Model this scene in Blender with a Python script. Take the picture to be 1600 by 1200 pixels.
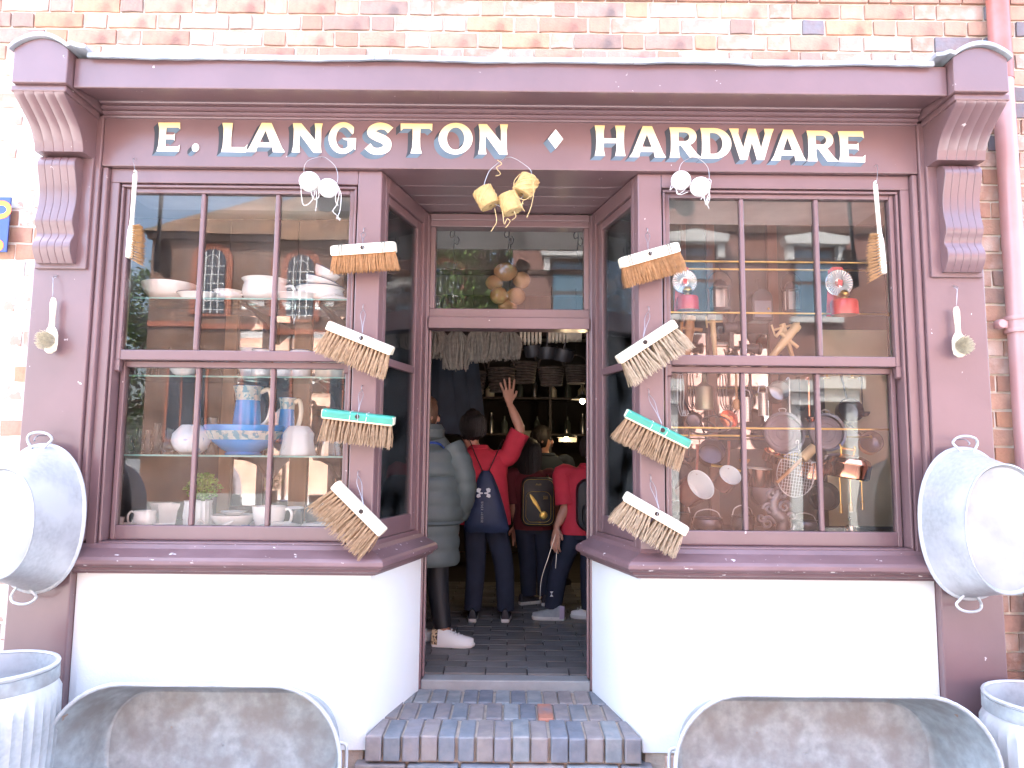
import bpy, bmesh, math, random
from mathutils import Vector, Matrix, Euler, noise
from mathutils.geometry import tessellate_polygon
R = math.radians
random.seed(7)
for o in list(bpy.data.objects): bpy.data.objects.remove(o)
sc = bpy.context.scene
COL = sc.collection

# ------------------------------------------------------------------ camera, sky, sun, exposure
FPX, TILT, ROLL, CAM = 1100.0, R(5.8), R(0.55), Vector((0.02, -3.3, 1.5))
cd = bpy.data.cameras.new('camera'); co = bpy.data.objects.new('camera', cd); COL.objects.link(co)
cd.sensor_width = 36.0; cd.lens = FPX / 1600 * 36; cd.clip_start = 0.05; cd.clip_end = 2000
co.matrix_world = Matrix.Translation(CAM) @ Euler((math.pi/2 + TILT, 0, 0)).to_matrix().to_4x4() @ Matrix.Rotation(ROLL, 4, 'Z')
sc.camera = co
SUN_EL, SUN_ROT = R(57), R(-32)
w = bpy.data.worlds.new('World'); sc.world = w; w.use_nodes = True
nt = w.node_tree; bg = nt.nodes['Background']
sky = nt.nodes.new('ShaderNodeTexSky'); sky.sky_type = 'NISHITA'; sky.sun_disc = False
sky.sun_elevation = SUN_EL; sky.sun_rotation = SUN_ROT; sky.air_density = 1.0; sky.dust_density = 4.5; sky.ozone_density = 0.7
nt.links.new(sky.outputs[0], bg.inputs[0]); bg.inputs[1].default_value = 0.15
sd = bpy.data.lights.new('sun', 'SUN'); sd.energy = 3.2; sd.angle = R(0.5); sd.color = (1, .965, .91)
so = bpy.data.objects.new('sun', sd); COL.objects.link(so); so.rotation_euler = (math.pi/2 - SUN_EL, 0, math.pi - SUN_ROT)
vs = sc.view_settings; vs.view_transform = 'Standard'; vs.look = 'None'; vs.exposure = 3.95; vs.gamma = 1; vs.use_curve_mapping = False
cy = sc.cycles; cy.use_denoising = True; cy.max_bounces = 10; cy.transparent_max_bounces = 24; cy.diffuse_bounces = 5
cy.glossy_bounces = 5; cy.caustics_reflective = False; cy.caustics_refractive = False; cy.sample_clamp_indirect = 6

def at(u, v, Y):
    """photo pixel (1600 x 1200) -> point on the vertical plane y = Y"""
    a, b = u - 800, 600 - v
    ca, sa = math.cos(ROLL), math.sin(ROLL)
    a, b = a*ca - b*sa, a*sa + b*ca
    d = Vector((a, FPX*math.cos(TILT) - b*math.sin(TILT), FPX*math.sin(TILT) + b*math.cos(TILT)))
    return CAM + d * ((Y - CAM.y) / d.y)

# ------------------------------------------------------------------ materials
MATS = {}
def pm(name, col, rough=.55, metal=0., var=.12, vs_=6., bump=0., bs=40., spec=.5, coat=0., chips=None, chipcol=(.75, .72, .7), chipscale=14,
       grad=None, aniso=None, trans=0., rnd=0., stain=None, stainscale=3., stainlo=.45, stainhi=.7, sss=0., emit=None, stretch=None):
    m = bpy.data.materials.new(name); m.use_nodes = True; n = m.node_tree.nodes; l = m.node_tree.links
    b = n['Principled BSDF']; MATS[name] = m
    tc = n.new('ShaderNodeTexCoord'); vec = tc.outputs['Object']
    if stretch:
        mp = n.new('ShaderNodeMapping'); mp.inputs['Scale'].default_value = stretch; l.new(vec, mp.inputs[0]); vec = mp.outputs[0]
    def noi(scale, det=4, w_=0):
        t = n.new('ShaderNodeTexNoise'); t.inputs['Scale'].default_value = scale; t.inputs['Detail'].default_value = det
        l.new(vec, t.inputs['Vector']); return t
    t1 = noi(vs_)
    mr = n.new('ShaderNodeMapRange'); mr.inputs[1].default_value = .25; mr.inputs[2].default_value = .75
    mr.inputs[3].default_value = 1 - var; mr.inputs[4].default_value = 1 + var
    l.new(t1.outputs[0], mr.inputs[0]); val = mr.outputs[0]
    if rnd:
        oi = n.new('ShaderNodeObjectInfo'); r2 = n.new('ShaderNodeMapRange'); r2.inputs[3].default_value = 1 - rnd; r2.inputs[4].default_value = 1 + rnd
        l.new(oi.outputs['Random'], r2.inputs[0]); mu = n.new('ShaderNodeMath'); mu.operation = 'MULTIPLY'
        l.new(val, mu.inputs[0]); l.new(r2.outputs[0], mu.inputs[1]); val = mu.outputs[0]
    hs = n.new('ShaderNodeHueSaturation'); hs.inputs['Color'].default_value = (*col, 1); l.new(val, hs.inputs['Value'])
    c = hs.outputs[0]
    def mixin(fac, c, c2):
        mx = n.new('ShaderNodeMix'); mx.data_type = 'RGBA'; l.new(fac, mx.inputs[0]); l.new(c, mx.inputs[6]); mx.inputs[7].default_value = (*c2, 1); return mx.outputs[2]
    if stain:
        t2 = noi(stainscale, 7); r = n.new('ShaderNodeMapRange'); r.inputs[1].default_value = stainlo; r.inputs[2].default_value = stainhi
        l.new(t2.outputs[0], r.inputs[0]); c = mixin(r.outputs[0], c, stain)
    if chips:
        t3 = noi(chipscale, 8); r = n.new('ShaderNodeMapRange'); r.inputs[1].default_value = chips; r.inputs[2].default_value = chips + .02
        l.new(t3.outputs[0], r.inputs[0]); c = mixin(r.outputs[0], c, chipcol)
    if grad:   # (z0, z1, colour at the top): base colour blends to it with height
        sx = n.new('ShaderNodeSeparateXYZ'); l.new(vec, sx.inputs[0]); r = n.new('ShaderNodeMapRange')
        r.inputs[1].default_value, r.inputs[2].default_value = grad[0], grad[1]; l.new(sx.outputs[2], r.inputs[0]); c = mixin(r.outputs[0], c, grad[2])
    l.new(c, b.inputs['Base Color'])
    b.inputs['Roughness'].default_value = rough; b.inputs['Metallic'].default_value = metal
    b.inputs['Specular IOR Level'].default_value = spec; b.inputs['Coat Weight'].default_value = coat; b.inputs['Coat Roughness'].default_value = .22
    if sss: b.inputs['Subsurface Weight'].default_value = sss; b.inputs['Subsurface Radius'].default_value = (.01, .004, .003)
    if trans: b.inputs['Transmission Weight'].default_value = trans
    if emit: b.inputs['Emission Color'].default_value = (*emit[0], 1); b.inputs['Emission Strength'].default_value = emit[1]
    if bump:
        t4 = noi(bs, 6); bp = n.new('ShaderNodeBump'); bp.inputs['Strength'].default_value = bump; bp.inputs['Distance'].default_value = .004
        l.new(t4.outputs[0], bp.inputs['Height']); l.new(bp.outputs[0], b.inputs['Normal'])
    return m

def glass_mat(name, wav=.15, tint=(1, 1, 1), ior=1.42, wscale=2.2, dirt=0.015):
    m = bpy.data.materials.new(name); m.use_nodes = True; n = m.node_tree.nodes; l = m.node_tree.links; MATS[name] = m
    n.remove(n['Principled BSDF']); out = n['Material Output']
    tr = n.new('ShaderNodeBsdfTransparent'); tr.inputs[0].default_value = (*tint, 1)
    gl = n.new('ShaderNodeBsdfGlossy'); gl.inputs['Roughness'].default_value = 0.0
    fr = n.new('ShaderNodeFresnel'); fr.inputs['IOR'].default_value = ior
    mx = n.new('ShaderNodeMixShader'); l.new(fr.outputs[0], mx.inputs[0]); l.new(tr.outputs[0], mx.inputs[1]); l.new(gl.outputs[0], mx.inputs[2])
    if wav:
        tc = n.new('ShaderNodeTexCoord'); t = n.new('ShaderNodeTexNoise'); t.inputs['Scale'].default_value = wscale; t.inputs['Detail'].default_value = 1
        l.new(tc.outputs['Object'], t.inputs[0]); bp = n.new('ShaderNodeBump'); bp.inputs['Strength'].default_value = wav; bp.inputs['Distance'].default_value = .01
        l.new(t.outputs[0], bp.inputs['Height']); l.new(bp.outputs[0], gl.inputs['Normal'])
    last = mx.outputs[0]
    if dirt:
        df = n.new('ShaderNodeBsdfDiffuse'); df.inputs[0].default_value = (.8, .8, .78, 1)
        tc2 = n.new('ShaderNodeTexCoord'); t2 = n.new('ShaderNodeTexNoise'); t2.inputs['Scale'].default_value = 5; t2.inputs['Detail'].default_value = 8
        l.new(tc2.outputs['Object'], t2.inputs[0]); r = n.new('ShaderNodeMapRange'); r.inputs[1].default_value = .35; r.inputs[2].default_value = .75; r.inputs[4].default_value = dirt * 2
        l.new(t2.outputs[0], r.inputs[0]); m2 = n.new('ShaderNodeMixShader'); l.new(r.outputs[0], m2.inputs[0]); l.new(last, m2.inputs[1]); l.new(df.outputs[0], m2.inputs[2]); last = m2.outputs[0]
    l.new(last, out.inputs[0]); return m

PAINT = (.163, .091, .093)
M = lambda k: MATS[k]
pm('maroon', PAINT, .40, var=.10, vs_=3.5, bump=.12, bs=35, coat=.6, chips=.725, chipcol=(.55, .48, .47), chipscale=30, stain=(.20, .112, .118), stainscale=2.2, stainlo=.5, stainhi=.85)
pm('maroon_worn', PAINT, .42, var=.14, vs_=5, bump=.2, bs=30, coat=.1, chips=.68, chipcol=(.66, .6, .58), chipscale=26, stain=(.21, .125, .13), stainscale=4, stainlo=.5, stainhi=.75, stretch=(1, 1, 3))
pm('lead', (.34, .37, .40), .5, .35, var=.2, vs_=5, bump=.3, bs=14, stain=(.55, .58, .6), stainscale=6)
pm('render_white', (.80, .80, .78), .8, var=.03, vs_=2, bump=.25, bs=90, stain=(.70, .69, .66), stainscale=2.5, stainlo=.6, stainhi=.8)
pm('mortar', (.66, .61, .53), .95, var=.14, vs_=14, bump=.7, bs=70)
pm('mortar_white', (.82, .80, .77), .95, var=.08, vs_=14, bump=.7, bs=70)
BR = []
for i, (c, st) in enumerate([((.40, .20, .14), (.26, .14, .11)), ((.36, .19, .145), (.52, .42, .36)), ((.44, .25, .18), (.32, .17, .13)), ((.35, .20, .165), (.24, .15, .13)),
                             ((.46, .225, .135), (.33, .16, .11)), ((.29, .18, .155), (.18, .13, .12)), ((.40, .25, .21), (.54, .45, .39))]):
    c = tuple(a*.80 + b*.20 for a, b in zip(c, (.55, .42, .29)))
    BR.append(pm('brick_%d' % i, c, .9, var=.18, vs_=16, bump=.8, bs=80, rnd=.16, stain=st, stainscale=9, stainlo=.48, stainhi=.72))
pm('brick_blue', (.17, .16, .175), .75, var=.25, vs_=14, bump=.6, bs=60, rnd=.2, stain=(.2, .12, .11), stainscale=8)
pm('brick_limewash', (.70, .685, .66), .92, var=.06, vs_=10, bump=.9, bs=60, rnd=.04, chips=.62, chipcol=(.5, .36, .3), chipscale=18)
pm('brick_halfwash', (.62, .58, .54), .92, var=.1, vs_=10, bump=.9, bs=60, rnd=.06, chips=.56, chipcol=(.46, .30, .24), chipscale=15)
for i, (c, st) in enumerate([((.17, .18, .20), (.24, .23, .23)), ((.20, .185, .195), (.28, .23, .21)), ((.15, .16, .185), (.22, .21, .22)), ((.23, .195, .19), (.30, .25, .22)), ((.20, .21, .22), (.3, .28, .27))]):
    pm('step_brick_%d' % i, c, .6, var=.2, vs_=18, bump=.5, bs=50, rnd=.12, stain=st, stainscale=14, stainlo=.45, stainhi=.75)
pm('step_brick_red', (.42, .17, .11), .7, var=.2, vs_=18, bump=.5, bs=50, stain=(.2, .17, .18), stainscale=10)
pm('sand_mortar', (.46, .37, .30), .95, var=.2, vs_=20, bump=.8, bs=80)
pm('stone', (.27, .265, .26), .8, var=.15, vs_=10, bump=.4, bs=60, stain=(.25, .24, .23), stainscale=6)
pm('gold_leaf', (.86, .80, .68), .38, .0, var=.05, vs_=6, spec=.6)
pm('letter_shade_dark', (.035, .04, .05), .5, var=.2, chips=.70, chipcol=(.3, .2, .2), chipscale=20)
pm('letter_shade_blue', (.10, .15, .20), .5, var=.25, vs_=8, chips=.72, chipcol=(.3, .2, .2), chipscale=20)
pm('galvanised', (.46, .47, .475), .42, .35, var=.13, vs_=55, bump=.35, bs=10, stain=(.60, .61, .615), stainscale=4, stainlo=.45, stainhi=.6)
pm('galvanised_old', (.37, .40, .41), .55, .3, var=.24, vs_=26, bump=.3, bs=40, stain=(.27, .265, .255), stainscale=9, stainlo=.40, stainhi=.66, chips=.71, chipcol=(.36, .22, .15), chipscale=7)
pm('galvanised_base', (.32, .335, .34), .5, .3, var=.14, vs_=10, bump=.2, bs=26, stain=(.46, .47, .47), stainscale=4)
pm('beech', (.70, .52, .33), .55, var=.10, vs_=10, bump=.1, bs=50, stretch=(.25, 1, 1), rnd=.06)
pm('beech_pale', (.78, .66, .48), .55, var=.08, vs_=10, bump=.1, bs=50, stretch=(.25, 1, 1), rnd=.05)
pm('wood_white', (.80, .74, .63), .5, var=.06, vs_=9, stretch=(1, 1, .2))
pm('coir', (.42, .21, .085), .85, var=.3, vs_=60, rnd=.08)
pm('bass', (.38, .25, .145), .85, var=.35, vs_=70, rnd=.12)
pm('bass_grey', (.44, .335, .225), .85, var=.35, vs_=70, rnd=.12)
pm('bristle_tan', (.40, .22, .09), .8, var=.3, vs_=60)
pm('bristle_light', (.62, .55, .40), .8, var=.25, vs_=80)
pm('green_paint', (.035, .27, .185), .4, var=.15, vs_=12, chips=.70, chipcol=(.7, .6, .45), chipscale=30, coat=.2)
pm('dark_band', (.10, .11, .10), .6)
pm('hole_dark', (.04, .025, .02), .9)
pm('string_white', (.80, .79, .76), .9, var=.06, vs_=60, bump=.5, bs=160)
pm('jute', (.62, .44, .20), .9, var=.18, vs_=60, bump=.6, bs=150)
pm('wire', (.42, .41, .42), .45, .8, var=.1)
pm('iron', (.045, .04, .042), .5, .4, var=.3, vs_=20, bump=.3, bs=40)
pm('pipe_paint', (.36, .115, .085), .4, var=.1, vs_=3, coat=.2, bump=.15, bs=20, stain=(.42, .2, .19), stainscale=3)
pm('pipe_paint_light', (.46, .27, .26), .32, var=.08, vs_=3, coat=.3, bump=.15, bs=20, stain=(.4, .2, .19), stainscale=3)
glass_mat('pane_glass', .035)
glass_mat('shelf_glass', 0, (.78, .93, .90), dirt=0)
glass_mat('lamp_glass', 0, (.93, .96, .97), dirt=.04)
pm('shelf_edge', (.20, .42, .39), .15, var=.1)

# ------------------------------------------------------------------ mesh builder
class G:
    def __init__(s): s.v = []; s.f = []; s.mi = []; s.sm = []; s.M = Matrix.Identity(4)
    def add(s, vs_, fs, mi=0, smooth=False):
        b = len(s.v); s.v += [s.M @ Vector(p) for p in vs_]
        for f in fs: s.f.append([i + b for i in f]); s.mi.append(mi); s.sm.append(smooth)
        return s
    def box(s, x0, x1, y0, y1, z0, z1, mi=0):
        if x0 > x1: x0, x1 = x1, x0
        return s.add([(x, y, z) for z in (z0, z1) for y in (y0, y1) for x in (x0, x1)],
                     [(0, 2, 3, 1), (4, 5, 7, 6), (0, 1, 5, 4), (2, 6, 7, 3), (1, 3, 7, 5), (0, 4, 6, 2)], mi)
    def prism(s, poly, axis, a, b, mi=0, smooth=False):
        n = len(poly)
        ar = sum(poly[i][0]*poly[(i+1) % n][1] - poly[(i+1) % n][0]*poly[i][1] for i in range(n))
        if ar < 0: poly = poly[::-1]
        def p(q, t): return (t, q[0], q[1]) if axis == 'x' else ((q[0], t, q[1]) if axis == 'y' else (q[0], q[1], t))
        v = [p(q, a) for q in poly] + [p(q, b) for q in poly]
        f = [(i, (i+1) % n, n + (i+1) % n, n + i) for i in range(n)]
        flip = (axis == 'y') != (a > b)
        caps = [tuple(range(n))[::-1], tuple(range(n, 2*n))]
        if flip: f = [q[::-1] for q in f]; caps = [q[::-1] for q in caps]
        s.add(v, f, mi, smooth); 
        bb = len(s.v) - 2*n
        for c in caps: s.f.append([i + bb for i in c]); s.mi.append(mi); s.sm.append(False)
        return s
    def lathe(s, prof, seg=24, c=(0, 0, 0), sx=1., sy=1., mi=0, axis='z', a0=0., a1=None, smooth=True, wob=None):
        full = a1 is None; a1 = a0 + 2*math.pi if full else a1; n = seg if full else seg + 1
        v = []
        for r, z in prof:
            for k in range(n):
                a = a0 + (a1 - a0) * k / seg; rr = r * (1 + (wob(a, z) if wob else 0)); x, y = rr*math.cos(a)*sx, rr*math.sin(a)*sy
                v.append({'z': (x, y, z), 'y': (x, z, y), 'x': (z, x, y)}[axis])
        v = [(p[0]+c[0], p[1]+c[1], p[2]+c[2]) for p in v]
        f = []
        for i in range(len(prof) - 1):
            for k in range(seg):
                k2 = (k + 1) % n if full else k + 1
                q = (i*n + k, i*n + k2, (i+1)*n + k2, (i+1)*n + k); f.append(q[::-1] if axis == 'y' else q)
        return s.add(v, f, mi, smooth)
    def tube(s, path, r, seg=6, closed=False, mi=0, cap=True, flat=1.):
        P = [Vector(p) for p in path]; n = len(P); rr = r if isinstance(r, (list, tuple)) else [r]*n
        T = []
        for i in range(n):
            t = (P[(i+1) % n] - P[i-1]) if closed else (P[min(i+1, n-1)] - P[max(i-1, 0)])
            T.append(t.normalized() if t.length > 1e-9 else Vector((0, 0, 1)))
        u = T[0].orthogonal().normalized(); v = []
        for i in range(n):
            u = (u - T[i]*u.dot(T[i])); u = u.normalized() if u.length > 1e-6 else T[i].orthogonal().normalized(); w_ = T[i].cross(u)
            for k in range(seg):
                a = 2*math.pi*k/seg; v.append(P[i] + (u*math.cos(a) + w_*math.sin(a)*flat)*rr[i])
        f = []
        for i in range(n if closed else n-1):
            j = (i+1) % n
            for k in range(seg): f.append((i*seg+k, i*seg+(k+1) % seg, j*seg+(k+1) % seg, j*seg+k))
        if cap and not closed: f += [tuple(range(seg))[::-1], tuple((n-1)*seg + k for k in range(seg))]
        return s.add(v, f, mi, True)
    def loft(s, rings, mi=0, cap=True, smooth=True, closed=True):
        n = len(rings[0]); v = [p for r in rings for p in r]; f = []
        for i in range(len(rings)-1):
            for k in range(n if closed else n-1): f.append((i*n+k, i*n+(k+1) % n, (i+1)*n+(k+1) % n, (i+1)*n+k))
        if cap: f += [tuple(range(n))[::-1], tuple((len(rings)-1)*n + k for k in range(n))]
        return s.add(v, f, mi, smooth)
    def sweep(s, path, prof, mi=0, side=1, smooth=False, capends=True):
        """profile (offset, z) along a plan polyline with mitred corners; offset goes to the right of travel * side"""
        n = len(path); rows = []
        for i in range(n):
            d0 = (Vector(path[i]) - Vector(path[i-1])).normalized() if i else None
            d1 = (Vector(path[i+1]) - Vector(path[i])).normalized() if i < n-1 else None
            N = lambda d: Vector((d.y, -d.x)) * side
            if d0 is None: m = N(d1)
            elif d1 is None: m = N(d0)
            else:
                m = (N(d0) + N(d1)).normalized(); m = m / max(.2, m.dot(N(d0)))
            rows.append([(path[i][0] + m.x*o, path[i][1] + m.y*o, z) for o, z in prof])
        return s.loft(rows, mi, capends, smooth)
    def sphere(s, c, r, seg=14, rings=9, mi=0, sc3=(1, 1, 1), wob=None):
        prof = [(max(1e-4, math.sin(math.pi*i/rings)), -math.cos(math.pi*i/rings)) for i in range(rings+1)]
        v = []; 
        for pr, pz in prof:
            for k in range(seg):
                a = 2*math.pi*k/seg; d = Vector((pr*math.cos(a), pr*math.sin(a), pz)); q = r*(1 + (wob(d) if wob else 0))
                v.append((c[0]+d.x*q*sc3[0], c[1]+d.y*q*sc3[1], c[2]+d.z*q*sc3[2]))
        f = [(i*seg+k, i*seg+(k+1) % seg, (i+1)*seg+(k+1) % seg, (i+1)*seg+k) for i in range(rings) for k in range(seg)]
        return s.add(v, f, mi, True)
    def mesh(s, name, mats, ang=38, off=None):
        me = bpy.data.meshes.new(name)
        o = Vector(off) if off is not None else Vector((0, 0, 0))
        me.from_pydata([tuple(p - o) for p in s.v], [], s.f)
        for m in (mats if isinstance(mats, (list, tuple)) else [mats]): me.materials.append(M(m) if isinstance(m, str) else m)
        me.polygons.foreach_set('material_index', s.mi); me.polygons.foreach_set('use_smooth', s.sm)
        me.validate(); me.update()
        if any(s.sm): me.set_sharp_from_angle(angle=R(ang))
        return me

def link(name, data, parent=None, loc=None, rot=None):
    o = bpy.data.objects.new(name, data); COL.objects.link(o)
    if parent is not None: o.parent = parent
    if loc is not None: o.location = loc
    if rot is not None: o.rotation_euler = rot
    return o
def tag(o, label=None, cat=None, group=None, kind=None):
    if label: o['label'] = label
    if cat: o['category'] = cat
    if group: o['group'] = group
    if kind: o['kind'] = kind
    return o
def thing(name, label, cat, loc=(0, 0, 0), rot=None, group=None):
    return tag(link(name, None, None, loc, rot), label, cat, group)
def wpos(p):
    v = Vector((0, 0, 0))
    while p is not None: v += Vector(p.location); p = p.parent
    return v
def part(name, g, mats, parent=None, bev=0, label=None, kind=None, world=True, seg=2):
    """g built in world coordinates (world=True) or in the parent's own"""
    off = wpos(parent) if (world and parent is not None) else (0, 0, 0)
    o = link(name, g.mesh(name, mats, off=off), parent)
    if bev:
        b = o.modifiers.new('bevel', 'BEVEL'); b.width = bev; b.segments = seg; b.limit_method = 'ANGLE'; b.angle_limit = R(35)
    if label: o['label'] = label
    if kind: o['kind'] = kind
    return o
def copy_tree(o, parent=None):
    c = o.copy(); COL.objects.link(c); c.parent = parent
    for ch in [x for x in bpy.data.objects if x.parent == o and x != c]: copy_tree(ch, c)
    return c
# ------------------------------------------------------------------ ground
WALL_Y = 0.10
g = G(); g.add([(-400, -400, 0), (400, -400, 0), (400, 400, 0), (-400, 400, 0)], [(0, 1, 2, 3)])
pm('street', (.23, .235, .235), .85, var=.18, vs_=1.5, bump=.6, bs=12, stain=(.18, .17, .165), stainscale=.7)
tag(part('street_ground', g, 'street'), kind='structure')

# ------------------------------------------------------------------ brick wall behind and above the shop front (Flemish bond, each brick in view its own piece)
CH, PER, ST, HD, JT = .087, .367, .240, .110, .0085
def wall_row(k):                                   # x-intervals of the bricks of course k
    x = -5.2 + (0 if k % 2 else .175 + .0) ; out = []
    rr = random.Random(1000 + k); x += rr.uniform(-.012, .012)
    while x < 5.2:
        for wd in (ST, HD):
            q = wd + rr.uniform(-.006, .006); out.append((x, x + q)); x += q + JT
    return out
brick_wall = thing('brick_wall', 'weathered red brick wall in Flemish bond above and beside the shopfront', 'wall', (0, WALL_Y, 0))
HOLE = (-1.99, 1.99, 3.28)                          # x range and top of the shop-front opening in the wall
g = G(); WB = WALL_Y + .012
for (a, b, c, d) in ((-5.2, HOLE[0], 0, 7.6), (HOLE[1], 5.2, 0, 7.6), (HOLE[0], HOLE[1], HOLE[2], 7.6)):
    g.box(a, b, WB, WB + .22, c, d)
part('mortar_bed', g, 'mortar', brick_wall)
g = G(); g.box(-5.2, -2.02, WB - .003, WB + .02, 0, 3.30)
part('whitewashed_mortar', g, 'mortar_white', brick_wall)
g = G()
for sx in (-1, 1): g.box(sx*5.0, sx*5.2, .35, 7.5, 0, 7.6)
g.box(-5.2, 5.2, 7.5, 7.7, 0, 7.6); part('rear_wall', g, 'brick_1', brick_wall)
g = G(); g.prism([(-.15, 7.55), (8.0, 7.55), (3.9, 9.4)], 'x', -5.3, 5.3); pm('slate', (.10, .105, .12), .6, var=.2, vs_=3); part('roof', g, 'slate', brick_wall)
def brick_mesh(w_, h_, seed, d=.018):
    rr = random.Random(seed); g = G(); nx, nz = (5 if w_ > .18 else 3), 3; V = []; bev = .006
    for j in range(nz):
        for i in range(nx):
            x, z = w_*i/(nx-1), h_*j/(nz-1); ex = i in (0, nx-1); ez = j in (0, nz-1)
            x += rr.uniform(-.003, .003) if not ex else rr.uniform(0, .004)*(1 if i == 0 else -1)
            z += rr.uniform(-.002, .002) if not ez else rr.uniform(0, .005)*(1 if j == 0 else -1)
            y = (-d + bev*rr.uniform(.5, 1.3)) if (ex or ez) else -d + rr.uniform(-.002, .0025)
            V.append((x, y, z))
    f = [(j*nx+i, j*nx+i+1, (j+1)*nx+i+1, (j+1)*nx+i) for j in range(nz-1) for i in range(nx-1)]
    g.add(V, f, 0, True)
    rim = [i for i in range(nx)] + [(j+1)*nx - 1 for j in range(1, nz)] + [(nz-1)*nx + i for i in range(nx-2, -1, -1)] + [j*nx for j in range(nz-2, 0, -1)]
    n = len(rim); vv = [V[i] for i in rim] + [(V[i][0], 0.0, V[i][2]) for i in rim]
    g.add(vv, [(i, n+i, n+(i+1) % n, (i+1) % n) for i in range(n)], 0, False)
    return g
MESHCACHE = {}
def brick_data(kind, mat, var):
    key = (kind, mat, var)
    if key not in MESHCACHE: MESHCACHE[key] = brick_mesh(ST if kind == 's' else HD, CH - JT, ord(key[0]) + var * 13).mesh('brick', mat, ang=60)
    return MESHCACHE[key]
rr = random.Random(5); far = G(); NB = 0
for k in range(0, 87):
    z = .0 + k * CH + .004
    for (x0, x1) in wall_row(k):
        if x1 > HOLE[0] + .0 and x0 < HOLE[1] and z + CH < HOLE[2] + .02: continue
        if x0 < HOLE[0] < x1 and z < HOLE[2]: x1 = HOLE[0]
        if x0 < HOLE[1] < x1 and z < HOLE[2]: x0 = HOLE[1]
        if x1 - x0 < .05 or z > 7.5: continue
        kind = 's' if x1 - x0 > .17 else 'h'
        top = z > 3.27; lim = 2.62 if z > 2.6 else 2.49; inview = (top and z < 3.80 and -2.68 < x1 and x0 < 2.66) or (not top and z > .5 and (-lim < x1 < -1.9 or 1.9 < x0 < lim))
        if not top and abs(x0 + x1)/2 < 2.22: inview = False
        if not inview:
            far.box(x0, x1, WALL_Y - .006, WB + .003, z, z + CH - JT); continue
        xm = (x0 + x1)/2
        wash = 0
        if xm < -2.0:
            if .2 < z < 3.2: wash = .93
            if z < 1.5 and z > .2: wash = .97
            if 2.36 < z < 2.62: wash = .15
        if top and xm < -1.1 and z < 3.56: wash = .62 if z < 3.50 else .2
        if top and z < 3.7 and -.6 < xm < .2: wash = .10
        q = rr.random()
        if q < wash: mat = 'brick_limewash' if rr.random() < .6 else 'brick_halfwash'
        elif xm > 2.5 and rr.random() < .40: mat = 'brick_blue'
        elif xm > 2.2 and rr.random() < .12: mat = 'brick_blue'
        elif rr.random() < .012: mat = 'brick_blue'
        else: mat = BR[rr.choice((0, 0, 1, 1, 2, 2, 2, 3, 4, 6, 6, 6) if rr.random() < .92 else (5,))].name
        o = link('brick', brick_data(kind, mat, rr.randrange(5)), brick_wall, (x0, .014 + rr.uniform(-.004, .003), z))
        o.scale = ((x1 - x0)/(ST if kind == 's' else HD), 1, 1); NB += 1
tag(part('distant_bricks', far, 'brick_0', brick_wall), kind='stuff')
print('bricks', NB)

# ------------------------------------------------------------------ shop front
shop = thing('shop_front', 'maroon painted timber shopfront with two sash display windows and a recessed doorway', 'shopfront', (0, 0, 0))
PX0, PX1, PY = 1.967, 2.25, -.04                     # pilaster
F0, F1 = 2.87, 3.13                                  # fascia
def flip(poly): return [(-x, y) for x, y in poly]
def reeded(g, s, x0, x1, prof, yb, nre=5, dep=.006):
    """carved bracket front: profile (z, y) with rounded reeds and grooves between them"""
    xs, off = [], []
    for i in range(nre):
        a = x0 + (x1-x0)*i/nre; b = x0 + (x1-x0)*(i+1)/nre
        for t, d in ((0.0, dep), (.06, 0), (.5, -.0008), (.94, 0), (1., dep)): xs.append(a + (b-a)*t); off.append(d)
    rows = [[(s*x, y + o, z) for x, o in zip(xs, off)] for z, y in prof]
    n = len(xs); v = [p for r in rows for p in r]
    f = [(i*n+k, i*n+k+1, (i+1)*n+k+1, (i+1)*n+k) for i in range(len(rows)-1) for k in range(n-1)]
    if s > 0: f = [q[::-1] for q in f]
    g.add(v, f, 0, True)
    side = [(y, z) for z, y in prof]; 
    for X in (x0, x1):
        pl = [(s*X, yb, prof[0][0])] + [(s*X, y + dep, z) for z, y in prof] + [(s*X, yb, prof[-1][0])]
        g.add(pl, [tuple(range(len(pl)))], 0, False)
    for row, z in ((rows[0], prof[0][0]), (rows[-1], prof[-1][0])):
        pl = list(row) + [(s*x1, yb, z), (s*x0, yb, z)]; g.add(pl, [tuple(range(len(pl)))], 0, False)
def cr(pts, n=6):                                    # Catmull-Rom through points
    out = []; P = [Vector(p) for p in pts]; P = [2*P[0]-P[1]] + P + [2*P[-1]-P[-2]]
    for i in range(1, len(P)-2):
        for k in range(n):
            t = k/n; a, b, c, d = P[i-1], P[i], P[i+1], P[i+2]
            out.append(tuple(.5*((2*b) + (c-a)*t + (2*a-5*b+4*c-d)*t*t + (3*b-a-3*c+d)*t**3)))
    out.append(tuple(P[-2])); return out
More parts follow.
